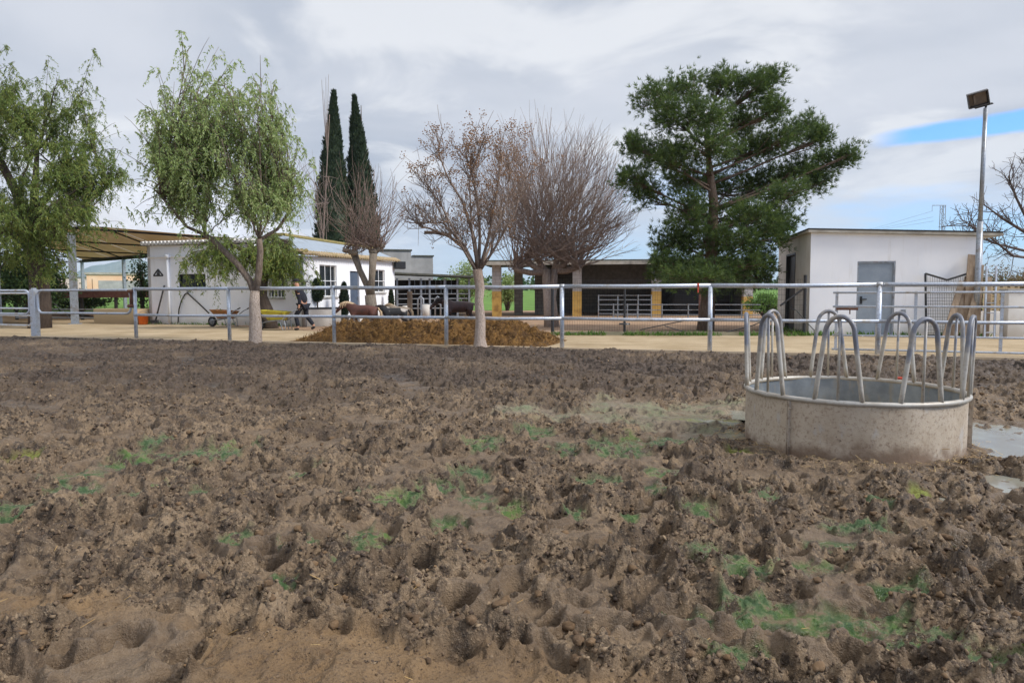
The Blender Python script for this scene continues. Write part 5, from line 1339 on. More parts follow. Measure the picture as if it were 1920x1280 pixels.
def pepper_tree(label, base, stems, crowns, nl, nsec, nstr, leafmat, barkmat, leafk=14, seed=1, rl=.045, hang=(.35, .95), Ls=(.08, .15), droop=.75):
    global rv
    rv = np.random.default_rng(seed)
    root = thing('pepper_tree', base, label, 'tree')
    mb = MB(); forks = []
    for pts, r0, r1 in stems:
        n = len(pts); mb.tube(pts, taper(r0, r1, n), 10); forks.append(pts[-1])
    mb.build('trunk', barkmat, root, True)
    ztop = max(c[0].z + c[3] for c in crowns)
    mb = MB(); starts = []
    wts = np.array([c[1] * c[3] for c in crowns]); wts = wts / wts.sum()
    for i in range(nl):
        e = crowns[rv.choice(len(crowns), p=wts)]; tgt = inell(e, .55)
        fk = min(forks, key=lambda f: (f - tgt).length + rv.uniform(0, 1.2))
        ctl = fk.lerp(tgt, .45) + Vector((0, 0, .28 * (tgt - fk).length * rv.uniform(.0, .6))) + rvec(.12)
        pts = bez(fk, ctl, tgt, 8)
        for k in range(1, 7): pts[k] = pts[k] + rvec(.03)
        mb.tube(pts, taper(rl * rv.uniform(.6, 1.1), .009, 8, .8), 6)
        for j in range(nsec):
            u = rv.uniform(.30, 1.0); k = min(int(u * 7), 6); s_ = pts[k].lerp(pts[k + 1], u * 7 - k)
            out = (pts[k + 1] - pts[k]).normalized() + rvec(.55) + Vector((0, 0, .25 if s_.z < ztop - .7 else -.35)); L = rv.uniform(.30, .80)
            q = bez(s_, s_ + out * L * .5 + Vector((0, 0, .12)), s_ + out * L + Vector((0, 0, -.15 * L)), 5)
            mb.tube(q, taper(.011, .004, 5), 4)
            starts += [q[1].lerp(q[2], .5), q[2], q[3], q[4], q[4]]
    starts = np.array([tuple(s) for s in starts])
    sel = starts[rv.integers(0, len(starts), nstr)] + rv.normal(0, .07, (nstr, 3))
    az = rv.uniform(0, 2 * np.pi, nstr); Ls_ = rv.uniform(hang[0], hang[1], nstr)
    out = np.stack([np.cos(az), np.sin(az), rv.uniform(-.3, .7, nstr)], -1) * rv.uniform(.25, .7, nstr)[:, None]
    VV, FF = [], []; o = 0
    ss = np.linspace(0.05, 1, leafk)
    P_ = sel[:, None, :] + out[:, None, :] * (Ls_[:, None] * ss)[..., None] + np.array([0, 0, -1.0]) * (Ls_[:, None] * (ss ** 1.7 * droop))[..., None]
    T_ = unit(np.diff(P_, axis=1, append=2 * P_[:, -1:] - P_[:, -2:-1]))
    for i in range(0, nstr, 3):
        if rv.random() < .75: q = P_[i]; mb.tube([Vector(q[0]), Vector(q[leafk // 2]), Vector(q[-1])], [.004, .003, .002], 3, False)
    mb.build('branches', barkmat, root, True)
    for side in (-1, 1):
        hz = unit(np.cross(T_, np.array([0, 0, 1.0])) + rv.normal(0, .35, T_.shape)) * side
        d = unit(T_ * .55 + hz * .75 + np.array([0, 0, -.55]) + rv.normal(0, .25, T_.shape)).reshape(-1, 3)
        n = unit(np.cross(d, rv.normal(0, 1, d.shape)))
        c = (P_ + rv.normal(0, .01, P_.shape)).reshape(-1, 3)
        kp = rv.random(len(c)) < .92
        v, f = leaf_quads(c[kp], d[kp], n[kp], rv.uniform(Ls[0], Ls[1], kp.sum()), rv.uniform(.022, .038, kp.sum()))
        VV.append(v); FF.append(f + o); o += len(v)
    link_mesh('crown', np.concatenate(VV), np.concatenate(FF), leafmat, root)
    return root

# the pepper tree on the fence line
bp = before(479, .24); d0 = bp.y
def TPt(x, y, dd=0): return P(x, y, d0 + dd)
st_main = [([bp + Vector((0, 0, -.15)), bp + Vector((0, 0, .04)), TPt(479, 600), TPt(477, 570), TPt(478, 545)], .19, .115),
           ([TPt(478, 550), TPt(468, 525, .05), TPt(445, 495, .1), TPt(402, 452, .25), TPt(385, 440, .3)], .095, .06),
           ([TPt(478, 550), TPt(485, 515, -.05), TPt(488, 470, -.1), TPt(486, 448, -.15)], .095, .07),
           ([TPt(386, 441, .3), TPt(350, 425, .1), TPt(300, 365, -.2)], .05, .03), ([TPt(486, 450), TPt(520, 430, .4), TPt(545, 395, .5)], .05, .03)]
pepper_tree('feathery pepper tree with pale forked trunk standing right at the fence line', bp, st_main,
    [ell(372, 205, 70, 78, d0), ell(448, 245, 80, 85, d0), ell(335, 295, 66, 80, d0), ell(420, 325, 90, 75, d0), ell(495, 315, 54, 80, d0 + .2), ell(340, 390, 50, 36, d0 - .3), ell(500, 385, 48, 36, d0 + .4)],
    90, 11, 3000, MT['leaf_pepper'], MT['bark_pepper'], 11, 4, .032, (.20, .66), (.06, .12), .85)
# bundles of drooping young shoots under the crown
# second pepper tree behind it
b3 = P(506, 617, 26.2); b3.z = 0
def T3(x, y, dd=0): return P(x, y, 26.2 + dd)
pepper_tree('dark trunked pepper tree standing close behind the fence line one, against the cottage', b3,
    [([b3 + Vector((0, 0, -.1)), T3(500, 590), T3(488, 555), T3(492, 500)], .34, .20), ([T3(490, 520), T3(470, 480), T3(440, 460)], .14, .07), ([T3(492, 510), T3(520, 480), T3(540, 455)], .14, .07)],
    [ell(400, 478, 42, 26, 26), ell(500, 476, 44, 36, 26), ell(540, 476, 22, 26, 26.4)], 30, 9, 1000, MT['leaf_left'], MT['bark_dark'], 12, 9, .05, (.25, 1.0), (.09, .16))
# big pepper tree on the left
b2 = P(74, 604, 27); b2.z = 0
def T2(x, y, dd=0): return P(x, y, 27 + dd)
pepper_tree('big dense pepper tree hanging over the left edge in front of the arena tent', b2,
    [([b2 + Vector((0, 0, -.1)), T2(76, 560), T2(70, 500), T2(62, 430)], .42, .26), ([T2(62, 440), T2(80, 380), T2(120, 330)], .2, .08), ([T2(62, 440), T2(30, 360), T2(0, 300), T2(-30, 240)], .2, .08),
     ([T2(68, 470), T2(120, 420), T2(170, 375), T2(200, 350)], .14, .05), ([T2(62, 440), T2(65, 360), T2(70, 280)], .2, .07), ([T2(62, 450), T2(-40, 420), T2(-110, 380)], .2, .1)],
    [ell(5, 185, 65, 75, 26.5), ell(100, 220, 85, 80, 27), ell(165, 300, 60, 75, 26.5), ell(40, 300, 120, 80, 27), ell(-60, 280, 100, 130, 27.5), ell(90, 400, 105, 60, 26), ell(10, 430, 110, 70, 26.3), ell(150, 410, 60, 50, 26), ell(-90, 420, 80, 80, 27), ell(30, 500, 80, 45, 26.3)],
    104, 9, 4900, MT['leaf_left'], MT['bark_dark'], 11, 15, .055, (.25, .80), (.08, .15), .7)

# the Aleppo pine
def pine():
    global rv
    rv = np.random.default_rng(33)
    D = 23.6; bp = P(1322, 622, D); bp.z = 0
    root = thing('pine_tree', bp, 'tall irregular dark green pine tree with bare lower trunk between the stable and white shed', 'tree')
    trunk = [bp + Vector((0, 0, -.1)), P(1326, 580, D), P(1330, 530, D), P(1335, 460, D), P(1338, 380, D), P(1330, 310, D), P(1322, 235, D)]
    mb = MB(); mb.tube(trunk, [.30, .25, .22, .19, .15, .10, .04], 10); mb.build('trunk', MT['bark_pine'], root, True)
    B = [(1230,185,48,34),(1290,165,44,34),(1350,160,44,36),(1415,165,45,34),(1445,150,22,20),(1265,220,44,30),(1330,215,60,38),(1400,225,60,40),(1450,205,24,26),
         (1330,275,70,40),(1400,290,70,42),(1460,265,45,36),(1510,240,36,34),(1535,258,24,26),(1225,285,42,30),(1260,300,36,34),(1190,272,20,18),(1188,335,30,24),(1212,362,36,28),
         (1290,330,60,44),(1370,350,80,44),(1440,340,60,36),(1500,318,50,26),(1550,305,40,22),(1590,290,18,14),(1535,340,44,22),(1480,362,50,24),
         (1280,395,55,40),(1350,410,80,40),(1420,405,55,30),(1465,412,34,24),(1260,450,45,38),(1320,455,70,36),(1395,450,60,34),(1450,440,36,24),
         (1258,492,34,22),(1310,500,60,30),(1380,500,60,30),(1435,490,40,24),(1300,518,78,22),(1385,520,70,20),(1345,528,60,16),(1240,508,30,22)]
    mb = MB(); tips, dirs = [], []
    for (x, y, rx, ry) in B:
        dd = rv.uniform(-1.9, 1.9) * (0.55 if rx < 30 else 1.0); c = P(x, y, D + dd); k = D / FPX; rx, ry = rx * .84, ry * .76
        # limb out of the trunk, sweeping up
        zt_ = max(1.9, min(c.z - 0.35 * math.hypot(c.x - bp.x, dd) - .2, 8.2)); i = max(1, min(len(trunk) - 2, next((q for q in range(len(trunk) - 1) if trunk[q + 1].z > zt_), len(trunk) - 2)))
        s_ = trunk[i].lerp(trunk[i + 1], max(0, min(1, (zt_ - trunk[i].z) / (trunk[i + 1].z - trunk[i].z))))
        pts = bez(s_, s_.lerp(c, .55) + Vector((0, 0, -.12)), c, 6); mb.tube(pts, taper(.05, .015, 6), 5)
        e = (c, rx * k, max(rx, ry) * k, ry * k)
        nsub = int(11 + rx * ry / 75)
        for j in range(nsub):
            sc_ = inell(e, .30); st_ = pts[rv.integers(3, 6)]
            q = bez(st_, st_.lerp(sc_, .6) + Vector((0, 0, -.08)), sc_, 4); mb.tube(q, taper(.018, .006, 4), 4)
            od = (sc_ - c) ; od = Vector((od.x, od.y, od.z + .35)).normalized()
            for m in range(20):
                o_ = rvec(.15); tips.append(tuple(sc_ + o_)); dirs.append(tuple((od * .9 + o_ * 3.0 + rvec(.35) + Vector((0, 0, .25))).normalized()))
    mb.build('branches', MT['bark_pine'], root, True)
    tips = np.array(tips); dirs = np.array(dirs); K = 11
    c = np.repeat(tips, K, 0); d = unit(np.repeat(dirs, K, 0) + rv.normal(0, .55, (len(c), 3))); n = unit(np.cross(d, rv.normal(0, 1, d.shape)))
    L = rv.uniform(.10, .21, len(c)); W = rv.uniform(.012, .022, len(c))
    V_ = np.stack([c - n * W[:, None] * .5, c + n * W[:, None] * .5, c + d * L[:, None]], 1)
    # one island per tuft keeps a tuft one shade: needles share the tuft's base vertex
    nt = len(tips); tipv = V_[:, 2]; b1 = V_[:, 0]
    allv = np.concatenate([tips, tipv, c + d * L[:, None] * .3 + n * W[:, None]])
    M_ = nt * K; F_ = np.stack([np.repeat(np.arange(nt), K), nt + M_ + np.arange(M_), nt + np.arange(M_)], -1)
    link_mesh('crown', allv, F_, MT['needle'], root)
pine()

# cypresses
def cypress(x, ytop, ybase, wpx, d, label, seed, lean=0, top_px=None):
    global rv
    rv = np.random.default_rng(seed)
    b = P(x, ybase, d); b.z = 0; zt = P(x, ytop, d).z; Rm = wpx / 2 * d / FPX
    root = thing('cypress_tree', b, label, 'tree', 'cypress trees behind the cottage')
    mb = MB(); mb.tube([b, b + Vector((0, 0, zt * .96))], [.18, .02], 8); mb.build('trunk', MT['bark_dark'], root, True)
    xt = P(top_px or x, ytop, d).x - b.x
    def prof(u): return Rm * np.clip(np.where(u < .35, .86 + .4 * u, 1 - .12 * (u - .35) / .65) * (1 - np.clip((u - .35) / .65, 0, 1) ** 1.55), 0.015, 2)
    nz, na = 90, 40; V_ = []
    U, Aa = np.meshgrid(np.linspace(0.02, 1, nz), np.linspace(0, 2 * np.pi, na, endpoint=False), indexing='ij')
    Rr = prof(U) * (.80 + .22 * perlin(Aa / 2 / np.pi * 8 + seed, U * 16) + .16 * perlin(Aa * 2.2 + seed, U * 40))
    V_ = np.stack([b.x + Rr * np.cos(Aa) + xt * U ** 2, b.y + Rr * np.sin(Aa), U * zt], -1).reshape(-1, 3)
    ii = np.arange(nz * na).reshape(nz, na); jn = np.roll(ii, -1, 1)
    F_ = np.stack([ii[:-1], jn[:-1], jn[1:], ii[1:]], -1).reshape(-1, 4)
    N = 15000; u = rv.random(N) ** .85 * .985 + .01; a = rv.uniform(0, 2 * np.pi, N)
    rr_ = prof(u) * (.80 + .30 * perlin(a / 2 / np.pi * 8 + seed, u * 16) + .22 * perlin(a * 2.2 + seed, u * 40)) * rv.uniform(.85, 1.10, N)
    c = np.stack([b.x + rr_ * np.cos(a) + xt * u ** 2, b.y + rr_ * np.sin(a), u * zt], -1)
    d_ = unit(np.stack([np.cos(a) * .35, np.sin(a) * .35, np.full(N, 1.0)], -1) + rv.normal(0, .22, (N, 3))); n_ = unit(np.cross(d_, np.stack([np.cos(a), np.sin(a), np.zeros(N)], -1) + rv.normal(0, .6, (N, 3))))
    v2, f2 = leaf_quads(c, d_, n_, rv.uniform(.14, .30, N), rv.uniform(.05, .10, N))
    link_mesh('crown', np.concatenate([V_, v2]), np.concatenate([F_, f2 + len(V_)]), MT['leaf_cypress'], root)
cypress(627, 172, 600, 76, 41, 'tall pointed dark cypress, the left and slightly taller one of the pair behind the cottage', 3, 0, 626)
cypress(684, 181, 600, 74, 42, 'tall pointed dark cypress, the right one of the pair, its tip bent to the left', 6, 0, 664)

# bare trees
def shoots(mb, heads, n, tgtf, r0=.014, side=4, seed=1, curve=.18, n_sides=4, tw=(.25, .6), up=.35):
    for i in range(n):
        h_ = heads[rv.integers(len(heads))] + rvec(.10); tg = tgtf(h_)
        L = (tg - h_).length; ctl = h_.lerp(tg, .5) + Vector(((tg.x - h_.x) * .12, (tg.y - h_.y) * .12, -curve * L * rv.uniform(-.25, .6)))
        pts = bez(h_, ctl, tg, 6)
        for k in range(1, 6): pts[k] = pts[k] + rvec(.012 * L)
        mb.tube(pts, taper(r0 * rv.uniform(.6, 1.25), .0045, 6), n_sides, False)
        for j in range(side):
            u = rv.uniform(.35, 1.0); k = min(int(u * 5), 4); s_ = pts[k].lerp(pts[k + 1], u * 5 - k); dd = (pts[k + 1] - pts[k]).normalized()
            e = s_ + (dd + rvec(.35) + Vector((0, 0, up * .4))).normalized() * L * rv.uniform(tw[0], tw[1]) * .55
            mb.tube([s_, s_.lerp(e, .5) + rvec(.02), e], [.0065, .005, .0035], 3, False)

# pollarded plane by the cottage
rv = np.random.default_rng(41); D = 26.4; bp = P(697, 608, D); bp.z = 0
root = thing('pollard_tree', bp, 'bare pollarded tree with V-shaped trunk and upright switches in front of the cypresses', 'tree')
q = lambda x, y, dd=0: P(x, y, D + dd)
mb = MB(); mb.tube([bp + Vector((0, 0, -.1)), q(697, 580), q(694, 553)], [.30, .22, .20], 10); mb.tube([q(694, 556), q(688, 535, .1), q(674, 505, .2), q(664, 476, .25)], [.14, .12, .11, .14], 9); mb.tube([q(695, 556), q(697, 520, -.1), q(700, 475, -.15)], [.15, .12, .15], 9)
for (x, y, r_) in ((664, 474, .17), (700, 472, .18), (716, 462, .13), (648, 470, .13)): mb.lathe(q(x, y), [(.01, -r_ * .7), (r_ * .8, -r_ * .4), (r_, 0), (r_ * .7, r_ * .6), (.01, r_ * .75)], 9)
mb.tube([q(700, 476), q(716, 462)], .10, 6); mb.tube([q(664, 476), q(648, 468)], .10, 6)
mb.build('trunk', MT['bark_plane'], root, True)
mb = MB(); heads = [q(664, 470), q(700, 466), q(716, 460), q(648, 467), q(702, 464), q(676, 468)]
def tg(h_):
    a = rv.uniform(-1.15, 1.15); L = rv.uniform(.5, 1.0); x = 686 + math.sin(a) * 98 * L * (1.05); y = 472 - math.cos(a) * 175 * L ** 1.1; return P(x, y, D + rv.normal(0, .7))
shoots(mb, heads, 95, tg, .014, 3, curve=.05)
def tg2(h_): a = rv.uniform(-1.3, 1.3); L = rv.uniform(.15, .4); return P(684 + math.sin(a) * 110 * L, 470 - math.cos(a) * 150 * L, D + rv.normal(0, .4))
shoots(mb, heads, 70, tg2, .009, 2, curve=.05)
mb.build('branches', MT['twig_red'], root)

# tall thin bare switches behind the cypresses and left of them
rv = np.random.default_rng(43); D = 36; bp = P(604, 600, D); bp.z = 0
root = thing('bare_tree', bp, 'thin bare tree whose pale twigs rise left of the cypress pair', 'tree')
mb = MB(); mb.tube([bp, P(606, 520, D), P(606, 440, D), P(612, 330, D), P(618, 215, D)], [.08, .06, .045, .03, .015], 7); mb.build('trunk', MT['twig_grey'], root, True)
mb = MB(); heads = [P(606, 440, D), P(608, 380, D), P(612, 330, D), P(606, 480, D)]
shoots(mb, heads, 34, lambda h_: P(590 + rv.uniform(-32, 45), rv.uniform(300, 430), D + rv.normal(0, .6)), .016, 3, curve=.05)
for (x, y) in ((603, 150), (611, 145), (616, 140), (607, 170)): mb.tube([P(614, 290, D), P((614 + x) / 2 - 1, 220, D), P(x, y, D)], [.02, .014, .007], 4, False)
mb.build('branches', MT['twig_grey'], root)

# chinaberry on the fence line
rv = np.random.default_rng(47); bp = before(900, .24); D = bp.y
q = lambda x, y, dd=0: P(x, y, D + dd)
root = thing('chinaberry_tree', bp, 'bare chinaberry tree with whitewashed trunk and clusters of dry brown berries at the fence', 'tree')
mb = MB(); mb.tube([bp + Vector((0, 0, -.15)), bp + Vector((.01, 0, .02)), bp + Vector((.0, 0, .22)), q(901, 600), q(898, 565), q(900, 540), q(895, 505)], [.21, .17, .128, .118, .102, .108, .115], 12)
limbs = [([q(893, 508), q(875, 470), q(845, 445), q(805, 428, -.3), q(785, 424, -.4)], .075, .022), ([q(893, 508), q(872, 462, .1), q(830, 418, .2), q(768, 418, .3)], .06, .012),
         ([q(896, 506), q(890, 450), q(868, 380), q(838, 330), q(822, 285)], .075, .015), ([q(897, 506), q(900, 440, .2), q(893, 360, .3), q(872, 285, .3)], .07, .013),
         ([q(899, 508), q(915, 450), q(930, 370), q(943, 290)], .07, .013), ([q(899, 508), q(925, 470, -.2), q(965, 400, -.3), q(988, 325, -.3)], .06, .012),
         ([q(893, 508), q(870, 470, -.4), q(825, 380, -.8), q(790, 340, -1.0)], .05, .01), ([q(899, 508), q(920, 460, .5), q(950, 380, 1.2), q(960, 300, 1.5)], .05, .01), ([q(896, 506), q(885, 440, -.4), q(880, 340, -.9), q(900, 285, -1.2)], .05, .01)]
for pts, a, b in limbs: mb.tube(pts, taper(a * .72, b * .7, len(pts), .8), 7)
mb.tube([q(846, 441), q(815, 436), q(796, 436, -.1)], [.045, .04, .04], 7)
mb.build('trunk', MT['bark_melia'], root, True)
mb = MB(); tips = []
for pts, a, b in limbs:
    for j in range(22):
        u = rv.uniform(.22, 1.0) * (len(pts) - 1); k = min(int(u), len(pts) - 2); s_ = pts[k].lerp(pts[k + 1], u - k); dd = (pts[k + 1] - pts[k]).normalized()
        L = rv.uniform(.25, .62); e = s_ + (dd * .6 + rvec(.55) + Vector((0, 0, .5))).normalized() * L
        e2 = P(0, 0, D); pp = bez(s_, s_.lerp(e, .5) + (dd * .2 + Vector((0, 0, -.08))) * L * .5, e, 5); mb.tube(pp, taper(.012, .005, 5), 4, False); tips.append(e)
        for m in range(6):
            s2 = pp[rv.integers(1, 5)]; e2 = s2 + (dd * .4 + rvec(.5) + Vector((0, 0, .6))).normalized() * rv.uniform(.22, .6); mb.tube([s2, s2.lerp(e2, .5) + rvec(.03), e2], [.006, .005, .004], 3, False); tips.append(e2)
mb.build('branches', MT['bark_melia'], root, True)
bc, bo = [], []
for tip in tips:
    if rv.random() < (.60 if tip.z > 3.8 else .12):
        for m in range(int(rv.uniform(5, 15))): bc.append(tuple(tip + Vector((rv.normal(0, .05), rv.normal(0, .05), rv.normal(-.03, .05)))))
for (x, y) in ((985, 245), (880, 245), (960, 240), (905, 262), (880, 270)):
    for m in range(80): bc.append(tuple(q(x, y) + rvec(.09)))
bc = np.array(bc); rb_ = rv.uniform(.010, .019, len(bc))[:, None, None]
oc = np.array([(1, 0, 0), (-1, 0, 0), (0, 1, 0), (0, -1, 0), (0, 0, 1), (0, 0, -1)], 'f'); of = np.array([(0, 2, 4), (2, 1, 4), (1, 3, 4), (3, 0, 4), (2, 0, 5), (1, 2, 5), (3, 1, 5), (0, 3, 5)])
V_ = (bc[:, None, :] + oc[None] * rb_).reshape(-1, 3); F_ = (of[None] + (np.arange(len(bc)) * 6)[:, None, None]).reshape(-1, 3)
link_mesh('berries', V_, F_, MT['berry'], root)

# the bare mulberry fan behind it
rv = np.random.default_rng(53); D = 26.5; bp = P(1030, 616, D); bp.z = 0
q = lambda x, y, dd=0: P(x, y, D + dd)
root = thing('mulberry_tree', bp, 'bare reddish mulberry tree fanning out hundreds of straight shoots between chinaberry and pine', 'tree')
mb = MB(); mb.tube([bp + Vector((0, 0, -.1)), q(1027, 560), q(1024, 505)], [.20, .16, .17], 9); mb.tube([bp + Vector((.25, 0, -.1)), q(1036, 560), q(1040, 505)], [.15, .13, .14], 8)
for a in ((1024, 508, 985, 488), (1024, 508, 1005, 478), (1040, 506, 1045, 476), (1040, 506, 1070, 482), (1040, 508, 1085, 500), (1024, 510, 965, 505)): mb.tube([q(a[0], a[1]), q((a[0] + a[2]) / 2, (a[1] + a[3]) / 2 + 4, .1), q(a[2], a[3], .1)], [.13, .11, .11], 7)
mb.build('trunk', MT['bark_melia'], root, True)
mb = MB(); heads = [q(x, y, rv.normal(0, .3)) for x, y in ((985, 488), (1005, 478), (1045, 476), (1070, 480), (1085, 498), (965, 503), (1025, 480), (1055, 490))]
def tgm(h_):
    a = rv.uniform(-1.5, 1.55); L = rv.uniform(.60, 1.0); dd = rv.normal(0, 1.1)
    x = 1040 + math.sin(a) * 158 * L; y = 492 - math.cos(a) * 245 * L - abs(math.sin(a)) * 70 * L
    return P(x, y, D + dd)
shoots(mb, heads, 400, tgm, .014, 10, curve=.22, tw=(.15, .42), up=.8)
def tgn(h_): a = rv.uniform(-1.5, 1.5); L = rv.uniform(.12, .4); return P(1030 + math.sin(a) * 160 * L, 495 - math.cos(a) * 200 * L, D + rv.normal(0, .6))
shoots(mb, heads, 110, tgn, .009, 2, curve=.1)
def tgo(h_): return P(1090 + rv.uniform(0, 110), rv.uniform(400, 470), D + rv.normal(0, .9))
shoots(mb, heads[3:5], 26, tgo, .022, 9, curve=.3, tw=(.2, .45))
for k in range(5): x = 1018 + rv.uniform(-12, 22); mb.tube([q(1025, 300), q((1025 + x) / 2, 250), q(x, 200 + rv.uniform(0, 25))], [.014, .010, .006], 3, False)
mb.build('branches', MT['twig_mix'], root)

# bare tree on the right edge
rv = np.random.default_rng(59); D = 31; bp = P(1985, 600, D); bp.z = 0
q = lambda x, y, dd=0: P(x, y, D + dd)
root = thing('bare_tree', bp, 'bare spreading tree with dark knotty twigs reaching in from the right edge behind the floodlight', 'tree')
mb = MB(); mb.tube([bp + Vector((0, 0, -.1)), q(1980, 540), q(1975, 470)], [.28, .24, .2], 9)
L_ = [([q(1975, 475), q(1930, 440), q(1880, 410), q(1840, 380)], .10, .02), ([q(1975, 475), q(1935, 430, .5), q(1905, 370, .8), q(1890, 330, 1)], .10, .02), ([q(1975, 470), q(1960, 400), q(1935, 340), q(1925, 300)], .10, .02),
      ([q(1976, 480), q(1920, 470), q(1860, 455), q(1815, 420)], .08, .015), ([q(1976, 470), q(2010, 400), q(2040, 330)], .1, .02), ([q(1978, 490), q(1900, 480, -.5), q(1850, 440, -.8), q(1800, 410, -1)], .07, .012), ([q(1980, 520), q(1925, 535), q(1870, 565)], .07, .02), ([q(1975, 475), q(2020, 450), q(2070, 430)], .1, .02)]
for pts, a, b in L_: mb.tube(pts, taper(a, b, len(pts)), 7)
mb.build('trunk', MT['twig_dark'], root, True)
mb = MB()
for pts, a, b in L_:
    for j in range(22):
        u = rv.uniform(.25, 1.0) * (len(pts) - 1); k = min(int(u), len(pts) - 2); s_ = pts[k].lerp(pts[k + 1], u - k); dd = (pts[k + 1] - pts[k]).normalized()
        e = s_ + (dd * .6 + rvec(.5) + Vector((0, 0, .35))).normalized() * rv.uniform(.5, 1.4); m_ = s_.lerp(e, .5) + rvec(.08); mb.tube([s_, m_, e], [.02, .014, .009], 4, False)
        for n_ in range(5):
            s2 = s_.lerp(e, rv.uniform(.3, 1)); e2 = s2 + (dd * .4 + rvec(.6) + Vector((0, 0, .3))).normalized() * rv.uniform(.2, .55); mb.tube([s2, s2.lerp(e2, .5) + rvec(.03), e2], [.011, .009, .007], 3, False)
mb.build('branches', MT['twig_dark'], root)

# shrubs: scrub on the right, dark ivy clump on the left, clipped conifers by the cottage
def shrub(name, label, cat, px, py, d, wx_, hz_, n, mat, twig, seed, group=None, leaf=(.06, .13), wid=(.03, .06), nt=40, dens=.4):
    global rv
    rv = np.random.default_rng(seed); b = P(px, py, d); b.z = 0; root = thing(name, b, label, cat, group)
    mb = MB(); tips = []
    for i in range(nt):
        a = rv.uniform(0, 6.28); r_ = rv.random() ** .6; e = b + Vector((math.cos(a) * wx_ * r_, math.sin(a) * wx_ * r_ * .8, hz_ * (1 - .55 * r_ ** 2) * rv.uniform(.65, 1.0)))
        pts = bez(b + rvec(.05), b.lerp(e, .4) + Vector((0, 0, .25 * hz_)), e, 4); mb.tube(pts, taper(.022, .006, 4), 4, False); tips += [pts[1].lerp(pts[2], .5), pts[2], pts[2].lerp(e, .5), e, e]
    mb.build('stems', twig, root)
    tips = np.array([tuple(t_) for t_ in tips]); tips[:, 2] = np.maximum(tips[:, 2], .05)
    c = tips[rv.integers(0, len(tips), n)] + rv.normal(0, .10 * max(.5, hz_ / 1.6), (n, 3)); d_ = unit(rv.normal(0, 1, (n, 3)) + np.array([0, 0, dens])); n_ = unit(np.cross(d_, rv.normal(0, 1, (n, 3))))
    v, f = leaf_quads(c, d_, n_, rv.uniform(*leaf, n), rv.uniform(*wid, n)); link_mesh('foliage', v, f, mat, root); return root
shrub('scrub_bush', 'dry olive-brown scrub bush behind the pierced block screen', 'bush', 1868, 585, 27, 1.3, 2.3, 4200, MT['leaf_dry'], MT['twig_dark'], 61, None, (.05, .12), (.025, .05), 90)
shrub('scrub_bush', 'dry brown scrub bush at the right edge behind the white pillar', 'bush', 1935, 590, 25.5, 1.4, 2.2, 4200, MT['leaf_dry'], MT['twig_red'], 62, None, (.05, .12), (.025, .05), 90)
shrub('scrub_bush', 'low green weedy bush at the foot of the white pillar, right edge', 'bush', 1925, 625, 21.5, .7, .8, 1500, MT['weed'], MT['twig_dark'], 63, None, (.05, .10), (.03, .05), 30)
shrub('ivy_clump', 'very dark dense evergreen clump under the big pepper tree on the left', 'bush', 62, 606, 31, 1.5, 3.6, 9000, MT['leaf_shade'], MT['bark_dark'], 64, None, (.10, .2), (.06, .10), 120)
shrub('ivy_clump', 'dark evergreen clump at the left edge behind the swing gate', 'bush', -20, 606, 32, 1.7, 3.2, 8000, MT['leaf_shade'], MT['bark_dark'], 65, None, (.10, .2), (.06, .10), 120)
shrub('vine_column', 'dark gnarled vine column beside the cottage\'s left corner', 'vine', 268, 606, 31.2, .22, 3.2, 900, MT['leaf_shade'], MT['bark_dark'], 66, None, (.08, .16), (.05, .09), 40)
shrub('shrub', 'green hedge-like shrub seen through the mesh between stable and shed', 'bush', 1436, 596, 34, 1.2, 1.3, 3200, MT['weed'], MT['twig_dark'], 67, None, (.07, .14), (.04, .07), 60)
shrub('shrub', 'green shrub in the gap left of the brown stable pillar', 'bush', 952, 590, 50, 1.0, 2.6, 3200, MT['leaf_pepper'], MT['twig_dark'], 68, None, (.1, .2), (.06, .1), 60)
shrub('shrub', 'leafy green bush above the low stable range roof beside the chinaberry', 'bush', 874, 590, 47, 1.3, 3.4, 3600, MT['leaf_pepper'], MT['twig_dark'], 69, None, (.1, .2), (.06, .1), 60)
shrub('shrub', 'dark green arena hedge bush seen under the board rail', 'bush', 150, 600, 48, 2.6, 1.5, 4200, MT['leaf_shade'], MT['twig_dark'], 70, None, (.1, .2), (.06, .1), 70)
def clipped(px, ytop, ybot, w_, d, label, seed, potted=True):
    global rv
    rv = np.random.default_rng(seed); b = P(px, 600, d); b.z = 0; zt = P(px, ytop, d).z; zb = P(px, ybot, d).z; Rm = w_ / 2 * d / FPX
    root = thing('potted_conifer', b, label, 'plant', 'clipped conifers by the cottage')
    n = 3200; u = rv.random(n); a = rv.uniform(0, 6.28, n); r_ = Rm * np.sqrt(np.clip(1 - (2 * u - 1) ** 2, .02, 1)) * (1.15 - .5 * u) * (1 + .25 * perlin(a * 2, u * 6)) * rv.uniform(.7, 1.05, n)
    c = np.stack([b.x + r_ * np.cos(a), b.y + r_ * np.sin(a), zb + (zt - zb) * u * .97], -1); d_ = unit(rv.normal(0, .6, (n, 3)) + np.array([0, 0, 1.])); n_ = unit(np.cross(d_, rv.normal(0, 1, (n, 3))))
    v, f = leaf_quads(c, d_, n_, rv.uniform(.06, .13, n), rv.uniform(.03, .05, n)); link_mesh('foliage', v, f, MT['leaf_cypress'], root)
    mb = MB(); mb.tube([b + Vector((0, 0, .2)), Vector((b.x, b.y, zt - .1))], [.04, .015], 6); mb.build('stem', MT['bark_dark'], root)
    mb = MB(); mb.lathe(b, [(.001, 0), (.14, 0), (.2, .36), (.22, .36), (.22, .4), (.18, .4), (.001, .34)], 14); mb.build('pot', MT['concrete'], root, True)
